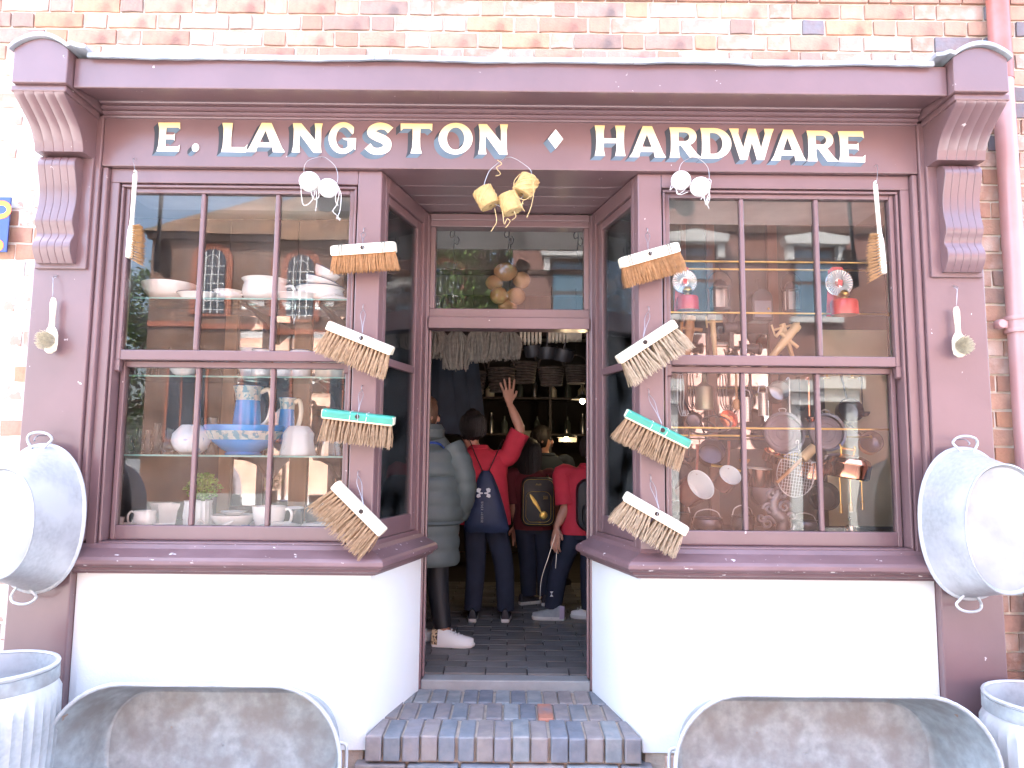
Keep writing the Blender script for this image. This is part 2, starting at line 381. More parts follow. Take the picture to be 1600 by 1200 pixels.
for s in (-1, 1):
    g = G(); g.box(s*PX0, s*PX1, PY, WALL_Y - .02, 0.0, 3.12)
    pil = part('pilaster', g, 'maroon', shop, .006)
    g = G(); g.box(s*1.937, s*PX0 - s*.001, PY + .015, .03, 1.09, 2.868); part('bead', g, 'maroon', pil, .008)
    g = G(); g.box(s*1.992, s*2.236, PY - .016, PY + .002, 2.355, 2.905); part('bracket_plate', g, 'maroon', pil, .005)
    g = G(); reeded(g, s, 2.04, 2.215, cr([(2.885, -.085), (2.875, -.108), (2.84, -.122), (2.80, -.112), (2.73, -.094), (2.66, -.092), (2.60, -.104), (2.565, -.108), (2.53, -.092), (2.505, -.088), (2.47, -.108), (2.44, -.112), (2.41, -.100), (2.375, -.078)], 4), PY - .01, 5, .0025)
    part('lower_bracket', g, 'maroon', pil)
    g = G(); reeded(g, s, 1.995, 2.222, cr([(3.103, -.302), (3.085, -.292), (3.05, -.245), (3.0, -.185), (2.95, -.152), (2.915, -.140), (2.893, -.136)], 5), PY + .0, 5, .0025)
    part('upper_bracket', g, 'maroon', pil)
    g = G(); g.box(s*1.985, s*2.232, -.305, PY, 3.098, 3.128); part('bracket_necking', g, 'maroon', pil, .006)
    # end block with segmental head and lead cap
    xa, xb, zt, rise = 1.972, 2.215, 3.285, .05
    arc = [(xa + (xb-xa)*t/12, zt + rise*(1-(2*t/12-1)**2)) for t in range(13)]
    poly = [(s*x, z) for x, z in ([(xa, 3.127)] + arc + [(xb, 3.127)])]
    g = G(); g.prism(poly, 'y', -.325, WALL_Y - .02); part('end_block', g, 'maroon', shop, .004)
    lead = [(xa - .085, 3.279), (xa - .05, 3.283), (xa - .02, 3.294)] + [(x, z + .001) for x, z in arc] + [(xb + .012, zt - .012)]
    top = [(x, z + .020) for x, z in lead]
    g = G(); g.prism([(s*x, z) for x, z in (lead + top[::-1])], 'y', -.345, WALL_Y - .02); part('lead_cap', g, 'lead', shop, .004)
# cornice
g = G(); g.prism([(-.28, 3.131), (-.28, 3.268), (.08, 3.275), (.08, 3.19), (-.10, 3.165), (-.262, 3.140), (-.262, 3.131)], 'x', -1.969, 1.969)
cor = part('cornice', g, 'maroon', shop, .004)
rr = random.Random(3); x = -1.90
for x2 in (-.61, .25 + .3, 1.90):                   # lead flashing in three lengths, slightly wavy lower edge
    g = G(); n = 26; rings = []
    for i in range(n+1):
        X = x + .001 + (x2 - x - .002)*i/n; dz = .003*math.sin(X*9) + rr.uniform(-.0015, .0015); dy = .004*math.sin(X*5+1)
        rings.append([(X, -.305+dy, 3.258+dz), (X, -.305+dy, 3.280+dz*.3), (X, -.29, 3.287), (X, .08, 3.30), (X, .08, 3.277), (X, -.288+dy, 3.2725), (X, -.295+dy, 3.256+dz)])
    g.loft(rings, smooth=False); part('lead_flashing', g, 'lead', cor); x = x2
g = G(); g.sweep([(-1.966, PY + .01), (1.966, PY + .01)], [(0, 3.108), (.012, 3.108), (.016, 3.114), (.012, 3.120), (.022, 3.123), (.028, 3.131), (.022, 3.139), (.036, 3.142), (.044, 3.150), (.038, 3.158), (.055, 3.161), (.06, 3.172), (0, 3.172)], side=1, smooth=True)
part('crown_moulding', g, 'maroon', cor)
# fascia
g = G(); g.box(-1.9665, 1.9665, -.03, .06, F0, 3.16); fascia = part('fascia', g, 'maroon', shop, .004)

# ---- lettering: face plus block shade, painted letters with a slight relief
def bez(p0, p1, p2, p3, n=10): return [tuple(((1-t)**3*Vector(p0) + 3*(1-t)**2*t*Vector(p1) + 3*(1-t)*t*t*Vector(p2) + t**3*Vector(p3))) for t in [k/n for k in range(n)]]
def ell(cx, cy_, rx, ry, n=36, a0=0, a1=360): return [(cx + rx*math.cos(R(a0 + (a1-a0)*k/n)), cy_ + ry*math.sin(R(a0 + (a1-a0)*k/n))) for k in range(n + (0 if a1-a0 == 360 else 1))]
def fl(p): return p
def stroke(center, widths):
    """variable-width stroke round a centre line"""
    P = [Vector(c) for c in center]; L_, R_ = [], []
    for i, p in enumerate(P):
        t = (P[min(i+1, len(P)-1)] - P[max(i-1, 0)]).normalized(); nrm = Vector((-t.y, t.x)); w_ = widths(i/(len(P)-1))/2
        L_.append(tuple(p + nrm*w_)); R_.append(tuple(p - nrm*w_))
    return L_ + R_[::-1]
GL = {}
GL['E'] = (.80, [[(-.02, 0), (.80, -.01), (.82, .24), (.74, .17), (.30, .17), (.29, .42), (.56, .42), (.62, .37), (.62, .63), (.56, .58), (.29, .58), (.30, .83), (.72, .83), (.80, .77), (.78, 1.01), (-.02, 1), (.03, .8), (.04, .5), (.03, .2)]])
GL['L'] = (.84, [[(-.02, 0), (.82, -.01), (.86, .27), (.77, .17), (.31, .17), (.30, .5), (.33, 1), (-.03, 1), (.02, .8), (.03, .5), (.02, .2)]])
GL['T'] = (1.06, [[(.35, 0), (.73, 0), (.67, .2), (.66, .5), (.67, .83), (.96, .83), (1.05, .75), (1.06, 1.0), (0, 1.0), (.01, .75), (.10, .83), (.40, .83), (.41, .5), (.40, .2)]])
GL['H'] = (1.0, [[(-.02, 0), (.33, 0), (.29, .2), (.285, .42), (.715, .42), (.71, .2), (.67, 0), (1.02, 0), (.98, .2), (.965, .5), (.98, .8), (1.02, 1), (.67, 1), (.71, .8), (.715, .58), (.285, .58), (.29, .8), (.33, 1), (-.02, 1), (.02, .8), (.035, .5), (.02, .2)]])
GL['N'] = (.98, [[(-.02, 0), (.27, 0), (.235, .2), (.23, .62), (.72, -.01), (.99, -.01), (.965, .2), (.96, .8), (1.0, 1), (.72, 1), (.755, .8), (.76, .42), (.27, 1), (-.02, 1), (.02, .8), (.03, .5), (.02, .2)]])
GL['A'] = (1.16, [[(-.02, 0), (.30, 0), (.335, .17), (.78, .17), (.81, 0), (1.18, 0), (1.08, .16), (.73, 1.0), (.43, 1.0), (.09, .16)], [(.40, .33), (.56, .73), (.71, .33)]])
GL['O'] = (1.12, [ell(.56, .5, .56, .525), ell(.56, .5, .285, .37)])
GL['D'] = (1.0, [[(-.02, 0)] + [(.42, 0)] + ell(.44, .5, .58, .5, 18, -90, 90) + [(-.02, 1), (.02, .8), (.03, .5), (.02, .2)], [(.30, .16), (.30, .84), (.40, .84)] + ell(.41, .5, .31, .34, 14, 90, -90) + [(.40, .16)]])
def R_():
    out = [(-.02, 0), (.33, 0), (.295, .2), (.29, .40), (.36, .40), (.66, 0), (1.06, 0), (.90, .14), (.67, .43)] + ell(.56, .71, .33, .29, 14, -55, 90) + [(.4, 1.0), (-.02, 1), (.02, .8), (.03, .5), (.02, .2)]
    return (.98, [out, [(.29, .55), (.29, .84), (.48, .84)] + ell(.50, .695, .145, .145, 10, 90, -90) + [(.48, .55)]])
GL['R'] = R_()
GL['W'] = (1.56, [[(-.03, 1), (.32, 1), (.30, .84), (.465, .38), (.66, 1.0), (.92, 1.0), (1.10, .38), (1.25, .84), (1.22, 1), (1.58, 1), (1.50, .84), (1.20, 0), (.94, 0), (.775, .56), (.60, 0), (.34, 0), (.05, .84)]])
GL['.'] = (.3, [ell(.15, .14, .15, .145, 20)])
gc = ell(.54, .5, .40, .43, 30, 48, 338)
GL['G'] = (1.06, [ell(.55, .5, .55, .525, 34, 42, 318) + [(1.04, .10), (1.05, .50), (.52, .50), (.60, .44), (.73, .42), (.745, .20)] + ell(.56, .5, .275, .36, 24, 312, 50) + [(.80, .72), (.90, .62), (.95, .66)]])
sc_ = cr([(.80, .76), (.66, .87), (.44, .90), (.24, .80), (.22, .66), (.40, .55), (.58, .47), (.70, .36), (.68, .18), (.48, .09), (.26, .11), (.10, .25)], 5)
GL['S'] = (.90, [stroke(sc_, lambda t: .15 + .13*math.sin(math.pi*min(1, max(0, t)))**1.0 + (.10*(abs(t-.5)*2)**6))])
GL['*'] = (.56, [[(.28, 0), (.56, .5), (.28, 1), (0, .5)]])
LET = [('E', 246, 283, 192.5, 237), ('.', 300, 314, 192.5, 237.5), ('L', 347, 388, 193, 238), ('A', 385, 447, 193, 238), ('N', 457, 504, 193.5, 238.5), ('G', 513, 558, 193, 239.5), ('S', 569, 616, 193, 241), ('T', 625, 676, 194, 240),
       ('O', 685, 739, 194, 240.5), ('N', 748, 793, 195, 241.5), ('*', 856, 880, 202.5, 233), ('H', 930, 976, 197, 244), ('A', 984, 1039, 198, 246), ('R', 1047, 1092, 200, 247), ('D', 1095.5, 1141, 201, 248.5), ('W', 1141, 1208, 202, 250), ('A', 1205, 1257, 203.5, 251.5), ('R', 1262, 1305, 205, 252.5), ('E', 1311, 1349, 206, 253.5)]
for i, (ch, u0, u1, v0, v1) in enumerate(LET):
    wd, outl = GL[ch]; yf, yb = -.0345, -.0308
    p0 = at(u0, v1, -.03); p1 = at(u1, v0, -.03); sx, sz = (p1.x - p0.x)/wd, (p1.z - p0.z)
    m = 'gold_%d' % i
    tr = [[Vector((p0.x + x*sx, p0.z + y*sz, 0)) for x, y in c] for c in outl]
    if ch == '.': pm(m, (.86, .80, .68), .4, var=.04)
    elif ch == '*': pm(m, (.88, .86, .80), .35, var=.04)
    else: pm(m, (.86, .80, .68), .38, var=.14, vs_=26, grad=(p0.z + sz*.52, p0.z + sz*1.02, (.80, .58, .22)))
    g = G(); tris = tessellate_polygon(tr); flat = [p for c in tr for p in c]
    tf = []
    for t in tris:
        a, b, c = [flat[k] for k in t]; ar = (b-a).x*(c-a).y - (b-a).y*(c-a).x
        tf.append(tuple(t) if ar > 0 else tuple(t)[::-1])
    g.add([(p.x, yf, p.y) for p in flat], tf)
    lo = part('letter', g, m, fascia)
    g = G(); dx, dz = -.023, -.021
    for c in tr:
        n = len(c); ar = sum(c[k].x*c[(k+1) % n].y - c[(k+1) % n].x*c[k].y for k in range(n)); hole = c is not tr[0]
        for k in range(n):
            a, b = c[k], c[(k+1) % n]; e = b - a
            nrm = Vector((e.y, -e.x)) * (1 if ar > 0 else -1) * (-1 if hole else 1)
            blue = nrm.y < -.6*abs(nrm.x) if ch not in 'GSO' else nrm.y < .2*abs(nrm.x)
            g.add([(a.x, yf+.0004, a.y), (b.x, yf+.0004, b.y), (b.x+dx, yb, b.y+dz), (a.x+dx, yb, a.y+dz)], [(0, 1, 2, 3)], 1 if blue else 0)
    part('letter_shade', g, ['letter_shade_dark', 'letter_shade_blue'], lo)

# ---- posts, casings, stall risers, sills, windows, side windows
SP0, SP1 = (.62, 0.), (.462, .60)                    # splay line (plan) on the right; mirrored on the left
def splay(t, o=0.):                                  # point on the splay line, o = offset outwards (towards the doorway)
    a, b = Vector(SP0), Vector(SP1); d = (b-a).normalized(); n = Vector((-abs(d.y), -abs(d.x)))
    n = Vector((d.y, -d.x)); n = n if n.x < 0 else -n
    p = a + (b-a)*t + n*o; return (p.x, p.y)
def sbox(g, s, t0, t1, o0, o1, z0, z1, mi=0):
    pl = [splay(t0, o0), splay(t1, o0), splay(t1, o1), splay(t0, o1)]
    g.prism([(s*x, y) for x, y in pl], 'z', z0, z1, mi)
SILLP = [(-.01, 1.082), (.0, 1.078), (.012, 1.060), (.080, 1.030), (.092, 1.018), (.094, 1.000), (.086, .990), (.070, .984), (.064, .970), (.040, .962), (.030, .950), (-.01, .950)]
LT = (SP1[0]-SP0[0], SP1[1]-SP0[1]); LS = math.hypot(*LT)
for s in (-1, 1):
    side = 'left' if s < 0 else 'right'
    g = G(); g.prism([(s*x, y) for x, y in ((.6205, .0), (.736, .0), (.736, .10), (splay(.085)[0] + .07, .10), splay(.085, 0))], 'z', 1.06, F0 - .001)
    part('corner_post', g, 'maroon', shop, .005)
    g = G(); g.prism([(s*x, y) for x, y in (SP0, (1.966, 0), (1.966, .60), SP1)], 'z', .18, .9505)
    part('stall_riser', g, 'render_white', shop, .004)
    g = G(); g.sweep([(s*1.966, 0.0), (s*SP0[0], 0.0), (s*SP1[0], SP1[1])], SILLP, side=-s)
    g2 = G(); part('window_sill', g, 'maroon_worn', shop, .003)
    # casing boards round the sash
    g = G(); g.box(s*.7365, s*1.9365, .0, .09, 2.80, F0 - .0015); g.box(s*1.893, s*1.9365, .0005, .09, 1.06, 2.7995)
    win = part('window', g, 'maroon', shop, .003)
    g = G()                                           # staff bead with a dark gap outside it
    for (a, b, c, d) in ((.743, 1.889, 2.783, 2.7965), (.743, .756, 1.088, 2.7825), (1.876, 1.889, 1.088, 2.7825), (.743, 1.889, 1.074, 1.0875)): g.box(s*a, s*b, .012, .09, c, d)
    part('staff_bead', g, 'maroon', win, .004)
    for nm, y0, zb, zt, xo, rl in (('upper', .030, 1.938, 2.783, .757, (.048, .022)), ('lower', .074, 1.088, 1.9375, .762, (.068, .03))):
        y1 = y0 + .042; xi = 1.875 if nm == 'upper' else 1.870; sw = .023
        g = G(); g.box(s*xo, s*(xo+sw), y0, y1, zb, zt); part('sash_stile', g, 'maroon', win, .004)
        g = G(); g.box(s*(xi-sw), s*xi, y0, y1, zb, zt); part('sash_stile', g, 'maroon', win, .004)
        g = G(); g.box(s*(xo+sw), s*(xi-sw), y0, y1, zb, zb + rl[0]); part('bottom_rail' if nm == 'lower' else 'meeting_rail', g, 'maroon', win, .004)
        g = G(); g.box(s*(xo+sw), s*(xi-sw), y0, y1, zt - rl[1], zt); part('top_rail', g, 'maroon', win, .004)
        xa, xb = xo + sw, xi - sw; wdt = (xb - xa - 2*.022)/3
        for k in (1, 2):
            c = xa + k*wdt + (k-1)*.022
            g = G(); g.box(s*c, s*(c+.022), y0 + .004, y1 - .004, zb + rl[0], zt - rl[1]); part('glazing_bar', g, 'maroon', win, .006)
        for k in range(3):
            a = xa + k*(wdt + .022); rr = random.Random(k + (7 if nm == 'upper' else 0) + s*3)
            g = G(); g.box(-wdt/2 - .004, wdt/2 + .004, -.0018, .0018, 0, (zt - rl[1]) - (zb + rl[0]) + .006)
            p = part('pane', g, 'pane_glass', win, world=False); p.location = (s*(a + wdt/2), y0 + .024, zb + rl[0] - .003)
            p.rotation_euler = (R(rr.uniform(-.25, .25)), 0, R(rr.uniform(-.35, .35)))
        if nm == 'upper':
            for X in (xo, xi - sw):
                prof = cr([(.0, 0), (.036, 0), (.034, -.02), (.022, -.034), (.026, -.048), (.012, -.058), (.0, -.05)], 4)
                g = G(); g.prism([(y0 + y, zb + z) for y, z in prof], 'x', min(s*X, s*(X+sw)), max(s*X, s*(X+sw))); part('sash_horn', g, 'maroon', win)
    # side window on the splay
    g = G(); sbox(g, s, .089, .130, -.06, .0005, 1.06, F0-.001); sbox(g, s, .89, .999, -.06, .0005, 1.06, F0-.001); sbox(g, s, .1301, .8899, -.06, .0, 1.06, 1.10); sbox(g, s, .1301, .8899, -.06, .0, 2.79, F0-.001)
    sw_ = part('side_window', g, 'maroon', shop, .004)
    for (t0, t1, a, b, nm) in ((.1305, .19, 1.1005, 2.7895, 'sash_stile'), (.80, .8895, 1.1005, 2.7895, 'sash_stile'), (.19, .80, 1.1005, 1.19, 'bottom_rail'), (.19, .80, 1.935, 1.975, 'meeting_rail'), (.19, .80, 2.745, 2.7895, 'top_rail')):
        g = G(); sbox(g, s, t0, t1, -.052, -.014, a, b); part(nm, g, 'maroon', sw_, .005)
    for (a, b) in ((1.19, 1.935), (1.975, 2.745)):
        g = G(); sbox(g, s, .188, .802, -.034, -.030, a - .003, b + .003); part('pane', g, 'pane_glass', sw_)
    # door frame post at the back of the splay
    g = G(); g.box(s*.452, s*.505, .60, .70, .256, 2.868); jb = part('door_jamb', g, 'maroon', shop, .005)
    g = G(); g.box(s*.438, s*.4515, .625, .66, .311, 2.20); part('door_stop', g, 'maroon', jb, .004)
    g = G(); g.sweep([(s*.470, .5995), (s*.470, .5985)], [(0, .3)], side=1) if False else g.box(s*.458, s*.490, .588, .5995, .96, 2.865); part('bead', g, 'maroon', jb, .005)
# recess soffit boards and transom
for k in range(4):
    y0, y1 = .062 + k*.1345, .062 + (k+1)*.1345 - .003
    x0, x1 = splay(y0/.6)[0] + .055, splay(y1/.6)[0] + .055
    g = G(); g.prism([(-x0, y0), (x0, y0), (x1, y1), (-x1, y1)], 'z', F0 + .003, F0 + .022); part('soffit_board', g, 'maroon', shop, .002)
g = G(); g.box(-.4515, .4515, .60, .69, 2.795, F0 - .001)
tw = part('transom_window', g, 'maroon', shop, .004)
g = G(); g.box(-.4515, .4515, .580, .69, 2.205, 2.270); part('transom_bar', g, 'maroon', tw, .004)
g = G(); g.box(-.4515, .4515, .604, .69, 2.2705, 2.322); part('bottom_rail', g, 'maroon', tw, .004)
for s in (-1, 1):
    g = G(); g.box(s*.422, s*.4515, .606, .69, 2.3225, 2.7945); part('sash_stile', g, 'maroon', tw, .004)
g = G(); g.box(-.423, .423, -.0018, .0018, 0, .478); p = part('pane', g, 'pane_glass', tw, world=False); p.location = (0, .645, 2.32)
g = G(); g.box(-.4515, .4515, .592, .6005, 2.83, F0-.002); part('bead', g, 'maroon', tw, .004)

# ------------------------------------------------------------------ brick step and plinth
step = thing('brick_step', 'doorstep of worn blue-grey bricks laid on edge in front of the shop door', 'doorstep', (0, .3, 0))
g = G(); g.prism([(-.612, -.005), (.612, -.005), (.462, .615), (-.462, .615)], 'z', .0, .243); part('mortar_bed', g, 'sand_mortar', step)
rr = random.Random(21)
def clampx(x, y): 
    lim = .622 - .158*max(0, y)/.6 ; return max(-lim, min(lim, x))
rows = [(-.035, .178), (.187, .395), (.404, .598)]
for r_, (y0, y1) in enumerate(rows):
    n = 15; pit = 1.236/15; off = [0, .035, -.01][r_]
    for k in range(-1, n + 1):
        x0 = -.618 + k*pit + off + rr.uniform(-.003, .003); x1 = x0 + pit - .009 + rr.uniform(-.003, .003)
        pts = [(clampx(x0, y0), y0), (clampx(x1, y0), y0), (clampx(x1, y1), y1), (clampx(x0, y1), y1)]
        if pts[1][0] - pts[0][0] < .02: continue
        if pts[2][0] - pts[3][0] < .004: pts = pts[:3]
        dy = rr.uniform(-.005, .005); pts = [(x, y + dy) for x, y in pts]
        mat = 'step_brick_%d' % rr.randrange(5)
        if (r_, k) in ((1, 9), (0, 6)): mat = 'step_brick_red' if r_ == 1 else 'step_brick_3'
        g = G(); top = .256 + rr.uniform(-.003, .003); g.prism(pts, 'z', .148 if r_ == 0 else .16, top)
        part('brick', g, mat, step, .007)
for c, zt in ((0, .137), (1, .066)):
    x = -.66 + c*.12
    while x < .66:
        L_ = .225 + rr.uniform(-.01, .01); x1 = min(.66, x + L_)
        g = G(); g.box(x, x1, -.048 + rr.uniform(-.006, .004), .05, zt - .068, zt); part('brick', g, 'step_brick_%d' % rr.randrange(5), step, .006); x = x1 + .012
g = G(); g.box(-.452, .452, .6, .70, .235, .304); part('threshold', g, 'stone', step, .006)
for s in (-1, 1):
    pl = thing('brick_plinth', 'red brick plinth under the white wall %s of the doorstep' % ('left' if s < 0 else 'right'), 'plinth', (s*1.3, .1, 0))
    g = G(); g.prism([(s*x, y) for x, y in ((.635, .012), (1.965, .012), (1.965, .55), (.50, .55))], 'z', 0, .1795); part('mortar_bed', g, 'sand_mortar', pl)
    for c in range(2):
        x = .662 + c*.06
        while x < 1.9:
            L_ = .222; x1 = min(1.96, x + L_); g = G(); g.box(s*x, s*x1, -.004 + rr.uniform(-.003, .003), .10, .012 + c*.085, .012 + c*.085 + .073); part('brick', g, BR[rr.randrange(7)].name, pl, .006); x = x1 + .010

# ------------------------------------------------------------------ down pipe and enamel sign
pb = at(1564, 0, .02); X_ = at(1566, 120, .035).x
pipe = thing('drain_pipe', 'pinkish red painted cast iron drainpipe beside the right pilaster', 'drainpipe', (X_, .03, 0))
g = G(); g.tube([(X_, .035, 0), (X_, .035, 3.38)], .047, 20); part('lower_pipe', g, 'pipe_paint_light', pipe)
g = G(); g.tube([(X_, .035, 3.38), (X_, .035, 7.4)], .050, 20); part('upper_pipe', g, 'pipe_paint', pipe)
zc = at(1575, 505, .0).z
g = G()
for zz in (zc - .03, zc + .03): g.lathe([(.046, -.012), (.058, -.010), (.060, 0), (.058, .010), (.046, .012)], 22, (X_, .035, zz))
g.lathe([(.052, -.03), (.052, .03)], 22, (X_, .035, zc)); g.box(X_ - .105, X_ + .105, .03, .055, zc - .018, zc + .018)
g.lathe([(.0001, -.012), (.02, -.012), (.024, -.004), (.024, .02)], 14, (X_ - .09, .02, zc), axis='y'); g.lathe([(.0001, -.012), (.02, -.012), (.024, -.004), (.024, .02)], 14, (X_ + .09, .02, zc), axis='y')
part('pipe_collar', g, 'pipe_paint_light', pipe)
pm('enamel_blue', (.02, .05, .22), .2, coat=.5, var=.1, chips=.72, chipcol=(.05, .04, .04), chipscale=20); pm('enamel_yellow', (.80, .52, .04), .25, var=.05); pm('enamel_red', (.6, .1, .05), .25)
a = at(18, 308, .06); b = at(14, 394, .06)
sign = thing('enamel_sign', 'blue enamel wall sign with yellow lettering at the left picture edge', 'sign', (a.x - .2, .07, b.z))
g = G(); g.box(a.x - .40, a.x, .058, .066, b.z, a.z); part('plate', g, 'enamel_blue', sign, .002)
def ringx(g, c, rx, rz, w_, y): 
    n = 28; g.loft([[(c[0] + (rx+q)*math.cos(2*math.pi*k/n), y, c[1] + (rz+q)*math.sin(2*math.pi*k/n)) for k in range(n)] for q in (w_, 0)], cap=False, smooth=False)
c1 = at(2, 328, .06); 
g = G(); ringx(g, (c1.x, c1.z), .028, .022, .022, .0565); part('letter', g, 'enamel_yellow', sign)
g = G(); ringx(g, (c1.x, c1.z), .049, .043, .005, .0568); part('letter_outline', g, 'enamel_red', sign)
c1 = at(-4, 384, .06); g = G(); ringx(g, (c1.x, c1.z), .013, .012, .016, .0565); part('letter', g, 'enamel_yellow', sign)
g = G(); ringx(g, (c1.x, c1.z), .029, .028, .004, .0568); part('letter_outline', g, 'enamel_red', sign)
# ------------------------------------------------------------------ broom heads hung on the corner posts
def bristle(g, p0, p1, r0, r1, mi=0, rr=random):
    d = Vector(p1) - Vector(p0); mid = Vector(p0) + d*.55 + Vector((rr.uniform(-1, 1), rr.uniform(-1, 1), 0))*d.length*.06
    g.tube([p0, mid, p1], [r0, r0*.9, r1], 3, cap=False, mi=mi)
def rounded_box(g, L, D, H, end=.012, n=5, mi=0, taper=.0):
    """stock of a broom: long in x, rounded top edges and ends"""
    rings = []
    for t in [0, .15, .4, 1.0]: rings.append((-L/2 + end*t, math.sqrt(max(0, 1-(1-t)**2))*.25 + .75))
    rings = rings + [(-x, k) for x, k in rings[::-1]]
    R2 = []
    for x, k in rings:
        d, h = D/2*k, H*k; r = min(.014, d*.8); z0 = -H/2 + (H-h)/2
        sec = [(-d, z0), (-d, z0 + h - r)] + [(-d + r - r*math.cos(a), z0 + h - r + r*math.sin(a)) for a in (R(30), R(60), R(90))] + [(d - r + r*math.cos(a), z0 + h - r + r*math.sin(a)) for a in (R(90), R(60), R(30))] + [(d, z0 + h - r), (d, z0)]
        R2.append([(x, y, z) for y, z in sec])
    g.loft(R2, mi); return g
def broom(label, uL, vL, uR, vR, style, bl, hook, hole=.5, seed=1, split=False, splay_=.18, Y=-.075, tilt=8):
    a, b = at(uL, vL, Y), at(uR, vR, Y); c = (a+b)/2; L = (b-a).length; ang = math.atan2(b.z-a.z, b.x-a.x); rr = random.Random(seed)
    D, H = .062, (.050 if style == 'coir' else .042)
    t = thing('broom_head', label, 'broom head', c, (R(tilt), 0, 0), 'broom heads hung on the corner posts')
    t.rotation_euler = (Matrix.Rotation(-ang, 3, 'Y') @ Matrix.Rotation(R(tilt), 3, 'X')).to_euler()
    wood = {'coir': 'beech_pale', 'green': 'green_paint'}.get(style, 'beech_pale')
    g = G(); rounded_box(g, L, D, H, .022 if style == 'coir' else .008)
    st = part('stock', g, wood, t, world=False)
    if style == 'coir':
        for x in (-L*.36, -L*.32, L*.30, L*.34):
            g = G(); g.box(x-.0022, x+.0022, -D/2-.0008, D/2+.0008, -H/2+.002, H/2+.0008); part('painted_band', g, 'dark_band', st, world=False)
    if style == 'green':
        for sx in (-1, 1):
            g = G(); g.box(sx*(L/2+.0012), sx*(L/2-.006), -D/2+.004, D/2-.004, -H/2+.004, H/2-.004); part('bare_end', g, 'beech_pale', st, world=False)
        g = G(); g.box(-L/2+.004, L/2-.004, -D/2-.001, D/2+.001, -H/2-.001, -H/2+.006); part('bare_edge', g, 'beech', st, world=False)
        g = G()
        for x in (-.035, .04):
            g.tube([(x, -D/2-.001, -H/2), (x+.002, -D/2-.0015, 0), (x, -D/2+.006, H/2+.001), (x, D/2, H/2+.001)], .0012, 5)
        part('binding_string', g, 'string_white', st, world=False)
    hx = (hole-.5)*L
    g = G(); g.lathe([(.0001, -D/2-.0012), (.0105, -D/2-.0012), (.0108, -D/2+.004)], 14, (hx, 0, .004), axis='y'); part('handle_socket', g, 'hole_dark', st, world=False)
    # bristle tufts
    g = G(); rows = 4 if style == 'coir' else 4; n = 30 if style == 'coir' else 17; per = 7 if style == 'coir' else 9
    for j in range(rows):
        for i in range(n):
            x = (-.5 + (i+.5)/n)*L*.96; y = (-.5 + (j+.5)/rows)*D*.86
            if split and abs(x) < L*.035: continue
            k = x/(L/2)
            if split: k = (x - math.copysign(L*.25, x))/(L*.25)*.75 + .25*k
            lean = splay_*k; tw = rr.uniform(-.05, .05)
            for q in range(per):
                ln = bl*(rr.uniform(.86, 1.03)); sx = lean + tw + rr.gauss(0, .05); sy = (y/(D/2))*.32 + rr.gauss(0, .06) - .05
                x0, y0 = x + rr.uniform(-.004, .004), y + rr.uniform(-.004, .004)
                bristle(g, (x0, y0, -H/2 + .004), (x0 + sx*ln, y0 + sy*ln, -H/2 - ln), .00135 if style == 'coir' else .0017, .0007 if style == 'coir' else .0011, 0, rr)
    part('bristles', g, {'coir': 'coir', 'grey': 'bass_grey'}.get(style, 'bass'), t, world=False, kind='stuff')
    # wire loop from the socket up to a nail
    hk = at(hook[0], hook[1], -.012); inv = (Matrix.Translation(c) @ t.rotation_euler.to_matrix().to_4x4()).inverted()
    s0 = Vector((hx*.3, -D/2, H/2-.006)); wp = lambda v: inv @ v
    top = hk + Vector((0, -.012, -.004)); knot_w = (Matrix.Translation(c) @ t.rotation_euler.to_matrix().to_4x4()) @ Vector((hx*.3, -D/4, H/2+.006)); k1 = knot_w.lerp(top, .35)
    lp = [top + Vector((0, .008, 0)), k1.lerp(top, .6) + Vector((.011, 0, 0)), k1 + Vector((.003, 0, 0)), knot_w, k1 + Vector((-.003, 0, 0)), k1.lerp(top, .6) + Vector((-.011, 0, .0))]
    g = G(); g.tube(cr([wp(p) for p in lp + [lp[0]]], 5), .0013, 5); g.tube(cr([wp(knot_w), s0, s0 + Vector((.004, -.001, -.02)), Vector((hx*.3, -D/2, -H/2))], 4), .0012, 5)
    part('hanging_wire', g, 'wire', t, world=False)
    g = G(); g.tube(cr([(0, .02, .02), (0, 0, .018), (0, -.014, .01), (0, -.016, -.002), (0, -.006, -.008)], 4), .0016, 6); g.v = [wp(v + hk) for v in g.v]; part('nail_hook', g, 'wire', t, world=False)
    return t
broom('orange-brown coir broom head with banded pale stock, top of the left corner post', 518, 393, 619, 386, 'coir', .082, (569, 362), seed=1, splay_=.10)
broom('bare wood broom head with brown bristles, second down on the left post', 513, 508, 614, 549, 'bass', .118, (568, 482), seed=2, splay_=.16, hole=.53)
broom('green painted broom head hanging nearly level, third down on the left post', 505, 645, 616, 658, 'green', .105, (566, 608), seed=3, splay_=.06)
broom('pale wood broom head tilted steeply to the right, bottom of the left post', 524, 756, 600, 832, 'bass', .135, (560, 742), seed=4, splay_=.12, hole=.56)
broom('orange-brown coir broom head with banded pale stock, top of the right corner post', 968, 412, 1060, 386, 'coir', .095, (1011, 362), seed=5, splay_=.10)
broom('bare wood broom head tilted up to the right with split bristles, right post', 965, 563, 1054, 505, 'grey', .12, (1013, 485), seed=6, split=True, splay_=.20, hole=.46)
broom('green painted broom head sloping down to the right, third on the right post', 978, 645, 1077, 694, 'green', .115, (1013, 614), seed=7, splay_=.14, hole=.56)
broom('pale wood broom head with two bristle bunches, bottom of the right post', 976, 774, 1073, 830, 'grey', .115, (1016, 748), seed=8, split=True, splay_=.18)

